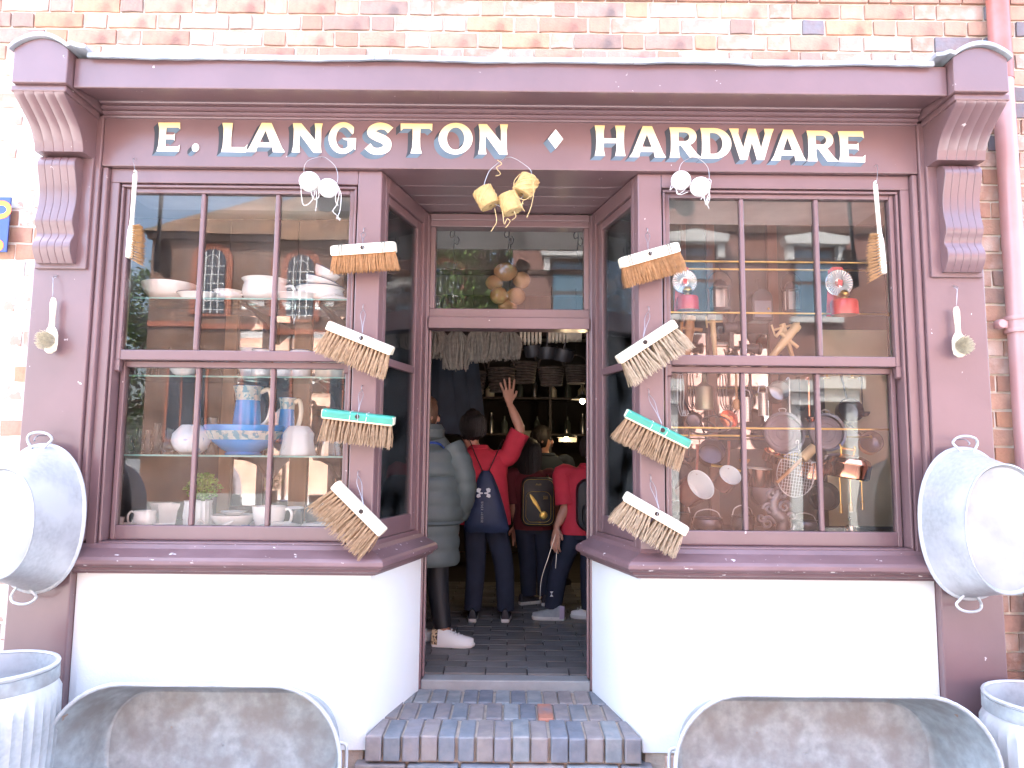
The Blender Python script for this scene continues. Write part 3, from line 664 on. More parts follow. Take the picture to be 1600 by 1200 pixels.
# ------------------------------------------------------------------ hand brushes with long handles over the windows
def hand_brush(label, top, neck, bot, s, hookp):
    Y = -.075; A, B, C_ = at(*top, Y), at(*neck, Y), at(*bot, Y); t = thing('hand_brush', label, 'brush', C_, None, 'long handled hand brushes'); rr = random.Random(9 + s)
    L1, L2 = (A-B).length, (B-C_).length; d = (A - C_).normalized(); e = Vector((d.z, 0, -d.x))    # d up along the handle, e to the right
    rings = []
    for q, w_, th in ((0, .012, .012), (.02, .016, .017), (.3, .0165, .018), (.8, .0155, .017), (1.0, .010, .013), (1.15, .0085, .011), (1.7, .0095, .011), (2.15, .0105, .012), (2.28, .007, .01), (2.3, .003, .008)):
        p = C_ + d*(L2*min(q, 1.) + L1*max(0, q-1)/1.3); rings.append([tuple(p + e*(w_*math.cos(a)) + Vector((0, 1, 0))*th*math.sin(a)) for a in [2*math.pi*k/12 for k in range(12)]])
    g = G(); g.loft(rings); part('handle', g, 'wood_white', t)
    g = G(); hp = C_ + d*(L2 + L1*.94); g.lathe([(.0001, -.0135), (.003, -.0135), (.003, -.01)], 8, tuple(hp), axis='y'); part('hanging_hole', g, 'hole_dark', t)
    g = G(); n = 15
    for i in range(n):
        for j in range(4):
            for q in range(7):
                tt = -.02 + .98*i/(n-1); p0 = C_ + d*(L2*tt) + e*(s*.008) + Vector((0, (-.5+(j+.5)/4)*.03 + rr.uniform(-.003, .003), 0))
                ln = .062*rr.uniform(.88, 1.03)*(1 - .35*max(0, tt-.6)/.4); ax = -.28 + .50*(tt-.3) + rr.gauss(0, .07)
                bristle(g, p0, p0 + e*(s*ln) + d*(ax*ln) + Vector((0, rr.gauss(-.12, .12)*ln, 0)), .0013, .0007, 0, rr)
    part('bristles', g, 'bristle_tan', t, kind='stuff')
    hk = at(*hookp, -.03); g = G(); g.tube(cr([tuple(hk + Vector((0, .01, .01))), tuple(hk + Vector((0, -.03, 0))), tuple(hp + Vector((.003, -.01, .012))), tuple(hp)], 4), .0012, 5); part('hanging_wire', g, 'wire', t)
hand_brush('long handled hand brush hanging over the left window, bristles to the right', (212, 266), (207, 352), (202, 403), 1, (213, 252))
hand_brush('long handled hand brush hanging over the right window, bristles to the left', (1367, 283), (1373, 365), (1380, 428), -1, (1366, 263))

def pot_brush(label, top, ferr, bot, hookp, face, seed):
    Y = -.075; A, B, C_ = at(*top, Y), at(*ferr, Y), at(*bot, Y); t = thing('scrubbing_brush', label, 'brush', B, None, 'small pot brushes on the pilasters'); rr = random.Random(seed)
    d = (A-B); rings = []
    for q, w_ in ((1.02, .003), (1., .009), (.85, .0155), (.6, .0145), (.3, .012), (0, .013), (-.12, .024), (-.3, .032), (-.62, .033), (-.85, .028), (-.95, .01)):
        p = B + d*q; rings.append([tuple(p + Vector((w_*math.cos(a), .010*math.sin(a), 0))) for a in [2*math.pi*k/12 for k in range(12)]])
    g = G(); g.loft(rings); part('handle', g, 'beech_pale', t)
    g = G(); cc = B - d*.5
    for i in range(420):
        a, q = rr.uniform(0, 6.283), math.sqrt(rr.random()); p0 = cc + Vector((.026*q*math.cos(a), -.008, .028*q*math.sin(a)))
        dr = Vector((face*.55 + .5*q*math.cos(a), -1.0, -.12 + .4*q*math.sin(a))) + Vector((rr.gauss(0, .12), 0, rr.gauss(0, .12)))
        bristle(g, p0, p0 + dr.normalized()*.042*rr.uniform(.9, 1.05), .0014, .001, 0, rr)
    part('bristles', g, 'bristle_light', t, kind='stuff')
    hk = at(*hookp, -.05); g = G(); g.tube(cr([tuple(hk + Vector((0, .012, .004))), tuple(hk + Vector((.008, -.012, -.012))), tuple(hk + Vector((0, -.02, -.03))), tuple(A + Vector((-.002, -.004, .004))), tuple(hk + Vector((0, -.02, -.03))), tuple(hk + Vector((-.008, -.012, -.012))), tuple(hk + Vector((0, .012, .002)))], 4), .0012, 5); part('hanging_wire', g, 'wire', t)
pot_brush('small round pot brush with wooden handle on the left pilaster', (84, 466), (81, 510), (75, 546), (88, 430), -.7, 31)
pot_brush('small round pot brush with wooden handle on the right pilaster', (1494, 480), (1497, 520), (1499, 558), (1491, 446), .25, 32)

# ------------------------------------------------------------------ balls of string and twine spools on wire rings
def ring_wire(t, hkuv, pts, Y=-.075):
    hk = at(*hkuv, -.045); P = [tuple(hk + Vector((0, .015, 0))), tuple(hk)] + [tuple(at(u, v, Y)) for u, v in pts] + [tuple(hk + Vector((.004, 0, 0)))]
    g = G(); g.tube(cr(P, 5), .0016, 6); part('wire_ring', g, 'wire', t)
def yarn_ball(t, u, v, rpx, seed, mat='string_white'):
    c = at(u, v, -.085); r = rpx/342; rr = random.Random(seed)
    g = G(); g.sphere(c, r*.985, 24, 16, sc3=(1, 1, .95))
    for i in range(42):                              # wound strands over the ball
        ax = Vector((rr.gauss(0, 1), rr.gauss(0, 1), rr.gauss(0, .6))).normalized(); u_ = ax.orthogonal().normalized(); w_ = ax.cross(u_); h = rr.uniform(-.75, .75); q = math.sqrt(1-h*h)
        g.tube([c + Vector(((ax*h + (u_*math.cos(a) + w_*math.sin(a))*q).x, (ax*h + (u_*math.cos(a) + w_*math.sin(a))*q).y, (ax*h + (u_*math.cos(a) + w_*math.sin(a))*q).z*.95))*r for a in [2*math.pi*k/20 for k in range(20)]], .0016, 4, closed=True)
    part('string_ball', g, mat, t)
def loose(t, pts_list, mat, r=.0014, Y=-.095):
    for pts in pts_list:
        g = G(); g.tube(cr([tuple(at(u, v, Y - .006*(i % 2))) for i, (u, v) in enumerate(pts)], 5), r, 5); part('loose_end', g, mat, t)
def string_pair(label, balls, hk, ring, ends, seed):
    t = thing('string_balls', label, 'string', at(*hk, -.085)); ring_wire(t, hk, ring)
    for i, (u, v, r) in enumerate(balls): yarn_ball(t, u, v, r, seed + i)
    loose(t, ends, 'string_white')
string_pair('pair of white string balls on a wire ring above the left window', [(484, 284, 16.5), (513, 294, 15.5)], (499, 245), [(480, 252), (475, 268), (484, 286), (513, 296), (527, 284), (525, 262), (510, 247)],
            [[(470, 285), (471, 305), (474, 320), (483, 318), (490, 308), (492, 298)], [(494, 298), (495, 315), (493, 330)], [(486, 300), (490, 311), (498, 308), (497, 296)], [(525, 285), (530, 300), (526, 320), (520, 330), (528, 338), (531, 345)], [(528, 290), (533, 305), (531, 330), (526, 341), (533, 342)], [(527, 292), (524, 312), (529, 322)]], 41)
string_pair('pair of white string balls on a wire ring above the right window', [(1064, 282, 15.5), (1094, 292, 16)], (1080, 246), [(1066, 254), (1061, 268), (1064, 284), (1094, 294), (1107, 284), (1106, 262), (1092, 248)],
            [[(1050, 286), (1047, 297), (1055, 290), (1058, 303), (1066, 300), (1072, 294)], [(1056, 296), (1062, 304), (1075, 300)], [(1105, 280), (1111, 282), (1108, 300), (1104, 315), (1108, 326)], [(1107, 290), (1109, 310), (1103, 320), (1100, 306), (1095, 312)], [(1098, 304), (1103, 316), (1108, 308)]], 45)
def spool(t, u, v, ang, seed, w_=.088, r=.047):
    c = at(u, v, -.09); rr = random.Random(seed); g = G(); g.M = Matrix.Translation(c) @ Matrix.Rotation(R(ang), 4, 'Y')
    prof = [(.008, -w_/2), (r*.9, -w_/2), (r*1.0, -w_/2+.008), (r*1.02, 0), (r*1.0, w_/2-.008), (r*.9, w_/2), (.008, w_/2)]; g.lathe(prof, 26, axis='z')
    n = 24
    for i in range(n):
        z = -w_/2 + w_*(i+.5)/n; g.lathe([(r*1.0, z-.0017), (r*1.045, z), (r*1.0, z+.0017)], 26)
    for i in range(10):
        a = rr.uniform(0, 6.28); g.tube([Vector((r*1.06*math.cos(a+k*.2), r*1.06*math.sin(a+k*.2), -w_/2 + w_*k/12)) for k in range(13)], .0017, 4)
    part('twine_spool', g, 'jute', t)
tw_ = thing('twine_spools', 'three spools of brown jute twine on a wire ring over the doorway', 'twine', at(790, 262, -.09))
spool(tw_, 760, 309, -28, 51); spool(tw_, 797, 318, -20, 52); spool(tw_, 822, 290, 28, 53)
ring_wire(tw_, (790, 246), [(774, 258), (762, 272), (757, 300), (780, 322), (808, 316), (826, 290), (830, 268), (815, 254), (800, 246)], -.09)
loose(tw_, [[(777, 250), (784, 256), (776, 262), (782, 272), (774, 275)], [(773, 326), (776, 345), (772, 354), (767, 362)], [(785, 330), (788, 350), (792, 342), (797, 346), (790, 356)], [(803, 330), (806, 338), (800, 344)], [(812, 272), (803, 285), (806, 305), (820, 312), (830, 305)], [(832, 280), (834, 300), (830, 322), (823, 340)], [(806, 300), (798, 308), (803, 322), (818, 318)], [(815, 276), (826, 272), (836, 276), (832, 290)], [(818, 312), (815, 322), (820, 330)]], 'jute', .0016, -.135)

# ------------------------------------------------------------------ galvanised baths hung on the pilasters, base outwards
def oval(c, rx, rz, Y, n=56, sq=2.15):
    out = []
    for k in range(n):
        a = 2*math.pi*k/n; ca, sa = math.cos(a), math.sin(a)
        out.append((c[0] + rx*math.copysign(abs(ca)**(2/sq), ca), Y, c[1] + rz*math.copysign(abs(sa)**(2/sq), sa)))
    return out
def hung_bath(label, cu, cv, rx, rz, bx, bz, dep, hk, hb):
    c = at(cu, cv, -.10); t = thing('hanging_tin_bath', label, 'tin bath', (c.x, -.1, c.z), None, 'oval tin baths hung on the pilasters'); cc = (c.x, c.z)
    g = G(); rings = [oval(cc, rx*.97, rz*.975, -.085), oval(cc, rx, rz, -.088), oval(cc, rx, rz, -.102)]
    for k in range(9): q = k/8; rings.append(oval(cc, rx*.972 + (bx - rx*.972)*q**.92, rz*.978 + (bz-rz*.978)*q**.92, -.104 - (dep-.004)*q))
    g.loft(rings[::-1], cap=False); part('side', g, 'galvanised', t)
    yb = -.10 - dep
    g = G(); g.loft([oval(cc, bx*1.005, bz*1.005, yb + .010), oval(cc, bx*1.02, bz*1.02, yb + .004), oval(cc, bx*1.02, bz*1.02, yb - .003), oval(cc, bx*1.0, bz*1.0, yb - .005)][::-1], cap=False); part('base_seam', g, 'galvanised', t)
    g = G(); g.loft([oval(cc, bx*q, bz*q, yb + y) for q, y in ((.005, .004), (.5, .0045), (.85, .006), (.96, .008), (1.0, -.002))], cap=False); part('base', g, 'galvanised_base', t)
    pts = oval(cc, rx*1.0, rz*1.0, -.095, 72); g = G(); g.tube(pts, .006, 8, closed=True); part('rolled_rim', g, 'galvanised', t)
    for (u, v, dn) in hk:
        h = at(u, v, -.115); w_ = .055; P = [tuple(h + Vector((x*w_, -.012*abs(math.sin(x*3)), z*dn))) for x, z in ((-.45, -.02), (-.75, .0), (-1, .022), (-.8, .042), (-.3, .052), (.3, .052), (.8, .042), (1, .022), (.75, .0), (.45, -.02))]
        g = G(); g.tube(cr(P, 4), .006, 8); part('handle', g, 'galvanised', t)
    hp = at(hb[0], hb[1], -.06); g = G(); g.tube(cr([tuple(hp + Vector((0, .03, .012))), tuple(hp + Vector((0, -.03, .008))), tuple(hp + Vector((.002, -.055, -.008))), tuple(hp + Vector((0, -.05, -.016)))], 4), .003, 6); part('hook', g, 'wire', t)
hung_bath('oval galvanised tin bath hung base outwards on the left pilaster', 60, 809, .205, .328, .150, .225, .255, [(62, 694, 1), (38, 924, -1)], (66, 684))
hung_bath('oval galvanised tin bath hung base outwards on the right pilaster', 1511, 817, .212, .335, .168, .262, .255, [(1508, 700, 1), (1513, 936, -1)], (1502, 690))

# ------------------------------------------------------------------ baths leaning on their sides below the windows
def stadium(hw, hh, r, n=10):
    out = []
    for cx, cz, a0 in ((hw-r, hh-r, 0), (-(hw-r), hh-r, 90), (-(hw-r), -(hh-r), 180), (hw-r, -(hh-r), 270)):
        for k in range(n+1): a = R(a0 + 90*k/n); out.append((cx + r*math.cos(a), cz + r*math.sin(a)))
    return out
def leaning_bath(label, uL, uR, vT, Y, dx, hfrac=1.0):
    A, B = at(uL, vT + 110, Y), at(uR, vT + 110, Y); T = at((uL+uR)/2, vT, Y + .03); hw = (B.x - A.x)/2; hh = T.z/2
    t = thing('leaning_tin_bath', label, 'tin bath', ((A.x+B.x)/2, Y, 0), None, 'long tin baths leaning below the windows'); tl = R(-5)
    def ring(f, fz, r, depth, dz=0., dxx=0.): 
        out = []
        for x, z in stadium(hw*f, hh*fz, r):
            p = Vector((x + dxx, depth, z + dz)); out.append(tuple(Matrix.Rotation(tl, 3, 'X') @ p + Vector(((A.x+B.x)/2, Y, hh + .004))))
        return out
    g = G(); rings = []
    for k in range(9):
        q = k/8; rings.append(ring(1 - .135*q, 1 - .20*q, (hh - .075*q), .005 + .275*q, -.02*q, dx*q))
    rings.append(ring(.845, .765, .18, .292, -.02, dx)); rings.append(ring(.83, .74, .18, .296, -.02, dx))
    g.loft(rings[::-1], cap=False); part('side', g, 'galvanised_old', t)
    g = G(); g.loft([ring(.832*q, .742*q, .18*q, .2945 + .002*(1-q), -.02, dx) for q in (1, .9, .6, .3, .01)][::-1], cap=False); part('base', g, 'galvanised_old', t)
    g = G(); g.tube(ring(1.003, 1.003, hh*1.002, .0), .0085, 8, closed=True); part('rolled_rim', g, 'galvanised', t)
    for sx in (-1, 1):
        g = G(); c = Vector(((A.x+B.x)/2 + sx*hw*1.0, Y + .05, hh)); g.tube(cr([tuple(c + Vector((sx*q, .02, z))) for q, z in ((-.02, -.06), (.004, -.055), (.010, -.03), (.010, .03), (.004, .055), (-.02, .06))], 4), .007, 8); part('handle', g, 'galvanised', t)
    return t
leaning_bath('long galvanised bath leaning on its side below the left window', 63, 531, 1071, -.42, .012)
leaning_bath('long galvanised bath leaning on its side below the right window', 1056, 1566, 1088, -.42, -.012)

# ------------------------------------------------------------------ ribbed dolly tubs at the corners
def dolly_tub(label, u, v, Y, r, vt):
    c = at(u, v, Y); t = thing('dolly_tub', label, 'wash tub', (c.x, Y, 0), None, 'ribbed dolly tubs'); H = c.z; n = 120
    rib = lambda a, z: .012*math.cos(a*40)*(1 if .08 < z < H - .10 else 0)
    prof = [(r*.86, .01), (r*.88, .06), (r*.93, .085)] + [(r*(.93 + .10*math.sin(math.pi*k/10*.62)), .09 + (H-.20)*k/10) for k in range(11)] + [(r*.98, H-.085), (r*.965, H-.05), (r*.95, H-.01)]
    g = G(); g.lathe(prof, n, (c.x, Y, 0), wob=rib); g.lathe([(r*.93, H-.01), (r*.91, .08), (.001, .06)], 48, (c.x, Y, 0)); part('body', g, 'galvanised', t)
    g = G(); g.lathe([(r*.955, H-.075), (r*.99, H-.07), (r*.985, H-.02), (r*.95, H-.016)], 60, (c.x, Y, 0)); part('rim_band', g, 'galvanised_old', t)
    g = G(); g.tube([(c.x + r*.955*math.cos(2*math.pi*k/60), Y + r*.955*math.sin(2*math.pi*k/60), H-.006) for k in range(60)], .008, 8, closed=True); part('rolled_rim', g, 'galvanised', t)
dolly_tub('ribbed galvanised dolly tub at the lower left corner beside the left bath', -14, 1040, -.45, .235, 1020)
dolly_tub('ribbed galvanised dolly tub at the lower right corner beside the right bath', 1640, 1090, -.30, .24, 1070)
# ------------------------------------------------------------------ shop room
FL = .31
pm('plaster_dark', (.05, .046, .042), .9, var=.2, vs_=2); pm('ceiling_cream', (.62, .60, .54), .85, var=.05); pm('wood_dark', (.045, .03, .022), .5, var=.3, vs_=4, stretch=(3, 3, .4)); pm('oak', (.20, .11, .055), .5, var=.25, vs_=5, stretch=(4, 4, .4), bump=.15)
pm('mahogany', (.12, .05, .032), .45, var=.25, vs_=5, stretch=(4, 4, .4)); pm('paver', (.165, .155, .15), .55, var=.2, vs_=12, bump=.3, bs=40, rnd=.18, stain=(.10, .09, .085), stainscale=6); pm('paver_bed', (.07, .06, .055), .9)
def struct(name, g, m): return tag(part(name, g, m), kind='structure')
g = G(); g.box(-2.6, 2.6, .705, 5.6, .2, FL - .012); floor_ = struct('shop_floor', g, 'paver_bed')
rr = random.Random(77); PV = []
for q in range(4):
    g = G(); g.box(0, .222, 0, .108, 0, .012 + q*.001); PV.append(g.mesh('paver', 'paver'))
for k in range(24):
    y = .708 + k*.117; x = -.80 - (.115 if k % 2 else 0)
    while x < .80:
        o = link('paver', PV[rr.randrange(4)], floor_, (x, y, FL - .0125)); x += .231
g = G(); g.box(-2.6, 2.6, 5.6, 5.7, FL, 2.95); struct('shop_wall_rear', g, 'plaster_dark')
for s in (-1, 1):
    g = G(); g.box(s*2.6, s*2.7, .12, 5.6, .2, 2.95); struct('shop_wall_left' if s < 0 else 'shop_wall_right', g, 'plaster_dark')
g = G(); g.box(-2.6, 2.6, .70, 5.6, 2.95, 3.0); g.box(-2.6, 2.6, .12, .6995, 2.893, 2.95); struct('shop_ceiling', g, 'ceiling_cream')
for y in (1.55, 3.0, 4.3):
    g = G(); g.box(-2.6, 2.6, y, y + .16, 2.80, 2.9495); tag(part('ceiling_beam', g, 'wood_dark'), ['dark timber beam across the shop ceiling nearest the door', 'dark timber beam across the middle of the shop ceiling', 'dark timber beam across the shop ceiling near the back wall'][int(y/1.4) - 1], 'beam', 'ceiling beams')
# display platforms and back partitions
pm('mirror', (.36, .38, .38), .05, 1.0, var=.05, stain=(.22, .22, .21), stainscale=5, stainlo=.5); pm('baize', (.30, .27, .23), .9, var=.1); pm('board_white', (.74, .73, .70), .8); pm('board_cream', (.62, .52, .33), .7, var=.06)
for s in (-1, 1):
    dp = thing('display_platform', 'window display floor inside the %s shop window' % ('left' if s < 0 else 'right'), 'platform', (s*1.3, .4, .95))
    g = G(); g.prism([(s*x, y) for x, y in ((.70, .118), (1.96, .118), (1.96, .75), (.545, .75), (.545, .50))], 'z', .9525, 1.118); part('board', g, 'board_white' if s < 0 else 'wood_dark', dp)
    g = G(); yb = .42 if s < 0 else .58; g.prism([(s*x, y) for x, y in ((.76, .118), (1.96, .118), (1.96, yb), (.62, yb))], 'z', 2.815, 2.84); part('ceiling_board', g, 'board_white', dp)
def post_at(u0, u1, Y, z0, z1, th=.05, parent=None, mat='oak', name='post'):
    a, b = at(u0, 650, Y), at(u1, 650, Y); g = G(); g.box(a.x, b.x, Y, Y + th, z0, z1); return part(name, g, mat, parent, .003)
pt = thing('display_partition', 'oak framed mirror partition behind the crockery in the left window', 'partition', (-1.3, .75, 1.1))
post_at(345, 364, .74, 1.119, 2.30, parent=pt); post_at(455, 482, .74, 1.119, 2.30, parent=pt); post_at(556, 575, .74, 1.119, 2.30, parent=pt); post_at(150, 172, .74, 1.119, 2.88, parent=pt, mat='wood_dark')
for a, b, m, nm in ((364.5, 454.5, 'mirror', 'mirror'), (482.5, 555.5, 'mirror', 'mirror'), (172.5, 344.5, 'wood_dark', 'dark_panel'), (345, 364, 'wood_top', 'dark_panel'), (455, 482, 'wood_top', 'dark_panel'), (556, 575, 'wood_top', 'dark_panel')):
    p0, p1 = at(a, 650, .75), at(b, 650, .75); g = G(); g.box(p0.x, p1.x, .765, .78, {'mirror': 1.20, 'wood_top': 2.301}.get(m, 1.119), 2.30 if m == 'mirror' else 2.88); part(nm, g, 'wood_dark' if m == 'wood_top' else m, pt)
    if m == 'mirror':
        g = G(); g.box(p0.x, p1.x, .755, .785, 2.3005, 2.88); part('dark_panel', g, 'wood_dark', pt); g = G(); g.box(p0.x, p1.x, .75, .785, 1.119, 1.1995); part('bottom_rail', g, 'wood_dark', pt)
        g = G(); xm = p0.x + (p1.x-p0.x)*.45; g.box(xm, xm + .035, .745, .764, 1.20, 2.30); part('muntin', g, 'iron', pt)
pt = thing('display_partition', 'oak framed mirror partition behind the hardware in the right window', 'partition', (1.3, .75, 1.1))
for a, b in ((1068, 1076), (1108, 1122), (1206, 1222), (1280, 1290), (1395, 1410)): post_at(a, b, .74, 1.119, 2.88, parent=pt, mat='wood_dark' if a in (1280, 1395) else 'mahogany')
for a, b, m, nm in ((1076.5, 1107.5, 'mirror', 'mirror'), (1122.5, 1205.5, 'mirror', 'mirror'), (1222.5, 1279.5, 'wood_dark', 'dark_panel'), (1290.5, 1394.5, 'board_cream', 'cream_panel'), (1022, 1067.5, 'wood_dark', 'dark_panel')):
    p0, p1 = at(a, 650, .75), at(b, 650, .75); z0, z1 = {'mirror': (1.55, 2.22), 'board_cream': (1.119, 2.25)}.get(m, (1.119, 2.88))
    g = G(); g.box(p0.x, p1.x, .765, .78, z0, z1); part(nm, g, m, pt)
    if z1 < 2.8: g = G(); g.box(p0.x, p1.x, .76, .785, z1 + .0005, 2.88); part('dark_panel', g, 'wood_dark', pt)
    if z0 > 1.2: g = G(); g.box(p0.x, p1.x, .76, .785, 1.119, z0 - .0005); part('dark_panel', g, 'wood_dark', pt)

# ------------------------------------------------------------------ glass shelves and crockery in the left window
pm('china', (.86, .85, .83), .18, var=.03, coat=.4); pm('china_cream', (.72, .66, .52), .25, var=.05, coat=.3); pm('enamel_rim', (.05, .07, .12), .3); pm('blue_glaze', (.06, .29, .70), .15, var=.12, vs_=9, coat=.6); pm('stoneware', (.60, .55, .42), .35, var=.1, coat=.3)
pm('opal', (.74, .76, .78), .3, var=.05, chips=.63, chipcol=(.30, .42, .62), chipscale=22); pm('frosted', (.66, .70, .71), .4, var=.06, chips=.68, chipcol=(.5, .52, .52), chipscale=30); pm('band_floral', (.50, .56, .52), .3, var=.2, vs_=40, chips=.52, chipcol=(.16, .34, .42), chipscale=36)
pm('china_transfer', (.72, .75, .80), .2, chips=.54, chipcol=(.16, .28, .50), chipscale=40, coat=.4); pm('china_pink', (.74, .66, .65), .25, chips=.55, chipcol=(.55, .22, .22), chipscale=30); pm('tray_grey', (.12, .125, .145), .35, .5, var=.1); pm('black_ware', (.03, .035, .045), .3); pm('leaf_bright', (.12, .30, .03), .5, var=.3, vs_=30)
SH = []
for nm, v, y0, y1 in (('top glass shelf of crockery in the left window', 465, .17, .42), ('middle glass shelf of crockery in the left window', 587, .17, .46), ('lowest glass shelf of lamp glass and blue ware in the left window', 711, .17, .50)):
    z = at(340, v, y0).z; SH.append(z); t = thing('glass_shelf', nm, 'shelf', (-1.3, .3, z), None, 'glass shelves in the left window')
    g = G(); g.box(-1.885, -.665, y0 + .002, y1, z - .008, z); part('glass_plate', g, 'shelf_glass', t)
    g = G(); g.box(-1.885, -.665, y0, y0 + .0018, z - .0082, z + .0002); part('polished_edge', g, 'shelf_edge', t)
    for u in (408, 520):
        x = at(u, 600, .55).x; g = G(); g.prism([(.25, z - .0095), (.74, z - .0095), (.74, z - .14), (.70, z - .12), (.55, z - .05), (.40, z - .028), (.25, z - .022)], 'x', x - .011, x + .011); part('shelf_bracket', g, 'iron', t)
def zof(lv): return 1.1185 if lv == 3 else SH[lv] + .0005
def ware(name, label, cat, u0, u1, lv, hpx, prof, Y=.30, mat='china', sy=.9, seg=40, rot=None, group=None, wob=None, dz=0):
    """lathe ware: the profile is given in shares of the half width and of the height"""
    a, b = at(u0, 600, Y), at(u1, 600, Y); r = (b.x - a.x)/2; H = hpx/FPX*(Y + 3.3); z = zof(lv) + dz; c = Vector(((a.x+b.x)/2, Y, z))
    t = thing(name, label, cat, c, rot, group); g = G(); g.lathe([(q*r, h*H) for q, h in prof], seg, sy=sy, wob=wob); t['r'] = r; t['h'] = H
    part('body', g, mat, t, world=False); return t, r, H
BOWL = [(.02, 0), (.42, 0), (.46, .04), (.66, .2), (.85, .48), (.97, .85), (1.0, .97), (1.0, 1.0), (.96, .99), (.93, .85), (.80, .48), (.60, .22), (.40, .10), (.02, .08)]
POTP = [(.02, 0), (.55, 0), (.6, .03), (.86, .2), (.96, .45), (.93, .7), (.88, .84), (.92, .92), (1.0, 1.0), (.96, 1.0), (.88, .93), (.83, .84), (.88, .6), (.85, .3), (.5, .08), (.02, .06)]
DISH = [(.02, 0), (.7, 0), (.74, .1), (.86, .7), (1.0, .9), (1.0, 1.0), (.84, .82), (.68, .2), (.02, .15)]
CUPP = [(.02, 0), (.5, 0), (.56, .05), (.78, .22), (.92, .5), (1.0, 1.0), (.96, 1.0), (.86, .5), (.70, .22), (.4, .1), (.02, .08)]
MUGP = [(.02, 0), (.96, 0), (1.0, .03), (1.0, .97), (.97, 1.0), (.93, .97), (.93, .06), (.02, .05)]
PLATE = [(.02, 0), (.55, 0), (.62, .25), (.95, .9), (1.0, 1.0), (.9, .88), (.6, .4), (.02, .35)]
def handle(t, r, H, side, z0=.35, z1=.85, out=.55, th=.006, mat='china', sq=1., x0=.9):
    w_ = out*H; P = [(side*r*x0, 0, z1*H), (side*(r*x0 + w_*.6), 0, (z1+.04)*H), (side*(r*x0 + w_), 0, (z1*.7+z0*.3)*H), (side*(r*x0 + w_*.8), 0, (z0+.05)*H), (side*r*(x0-.03), 0, z0*H)]
    g = G(); g.tube(cr(P, 5), th, 8); part('handle', g, mat, t, world=False)
def rimline(t, r, H, sy, mat='enamel_rim', th=.0025, q=.985):
    g = G(); g.tube([(r*q*math.cos(2*math.pi*k/40), r*q*sy*math.sin(2*math.pi*k/40), H) for k in range(40)], th, 6, closed=True); part('rim', g, mat, t, world=False)
t, r, H = ware('china_bowl', 'large white bowl at the left end of the top glass shelf', 'bowl', 214, 298, 0, 30, BOWL, .32)
t, r, H = ware('pie_dish', 'shallow white dish in front of the large bowl on the top shelf', 'dish', 268, 332, 0, 10, DISH, .215, sy=.6); rimline(t, r, H, .6)
t, r, H = ware('chamber_pot', 'small white chamber pot with right handle on the top shelf', 'pot', 326, 372, 0, 19, POTP, .30); handle(t, r, H, 1, .2, .7, .45)
t, r, H = ware('chamber_pot', 'large white chamber pot with handle in the middle of the top shelf', 'pot', 371, 443, 0, 39, POTP, .32); handle(t, r, H, 1, .4, .72, .38, .008)
t, r, H = ware('baking_dish', 'flat white dish between the chamber pot and the nested pans', 'dish', 424, 492, 0, 10, DISH, .215, sy=.6)
t, r, H = ware('casserole', 'wide white casserole holding tilted pans on the top shelf', 'casserole', 456, 534, 0, 25, POTP, .30); rimline(t, r, H, .9)
for k, (lb, dz, an) in enumerate((('white enamel pan lying tilted inside the casserole', .10, -16), ('topmost white enamel pan of the tilted pile on the casserole', .155, -26))):
    a, b = at(466 + k*8, 600, .3), at(520 - k*3, 600, .3); t2 = thing('enamel_pan', lb, 'pan', ((a.x+b.x)/2 + .01*k, .30, zof(0) + dz - .03), (0, R(-an), 0)); rr_ = (b.x-a.x)/2
    g = G(); g.lathe([(q*rr_, h*.06) for q, h in BOWL], 36, sy=.9); part('body', g, 'china', t2, world=False); rimline(t2, rr_, .06, .9, th=.003)
t, r, H = ware('sauce_boat_lid', 'low white lid at the right end of the top shelf', 'lid', 492, 542, 0, 8, [(1, 0), (.95, .3), (.6, .8), (.12, 1.0), (.1, 1.3), (.02, 1.4)], .21, sy=.6)
# middle shelf
DOME = [(1.0, 0), (1.0, .3), (.92, .62), (.7, .86), (.35, .98), (.08, 1.0), (.09, 1.08), (.02, 1.13)]
ware('glass_dome', 'clear glass dome at the left end of the middle shelf', 'glass dome', 196, 236, 1, 44, DOME, .28, 'lamp_glass'); ware('glass_dome', 'clear glass dome second from the left on the middle shelf', 'glass dome', 243, 283, 1, 44, DOME, .30, 'lamp_glass')
ware('china_bowl', 'low white bowl between the glass domes and glasses on the middle shelf', 'bowl', 262, 312, 1, 19, BOWL, .22)
for k, (u0, lb) in enumerate(((312, 'left of the two wine glasses on the middle shelf'), (335, 'right of the two wine glasses on the middle shelf'))):
    ware('wine_glass', lb, 'glass', u0, u0 + 20, 1, 34, [(.8, 0), (.75, .02), (.1, .06), (.08, .4), (.5, .5), (.95, .75), (1.0, 1.0)], .26, 'lamp_glass')
t, r, H = ware('milk_jug', 'white jug with blue stripe on the middle shelf', 'jug', 372, 410, 1, 49, [(.02, 0), (.6, 0), (.8, .12), (.95, .35), (.85, .65), (.75, .85), (.95, 1.0), (.9, 1.0), (.7, .85), (.78, .6), (.02, .1)], .34); g = G(); g.lathe([(r*.945, H*.36), (r*.985, H*.42), (r*.95, H*.48)], 32, sy=.9); part('blue_stripe', g, 'blue_glaze', t, world=False)
for k, (u0, u1, h, lb) in enumerate(((392, 422, 44, 'white enamel mug beside the striped jug on the middle shelf'), (426, 455, 42, 'tall white enamel pot left of the wide one on the middle shelf'), (452, 484, 46, 'wide white enamel pot on the middle shelf'))):
    t, r, H = ware('enamel_pot', lb, 'pot', u0, u1, 1, h, MUGP, .24 + .04*k); rimline(t, r, H, .9)
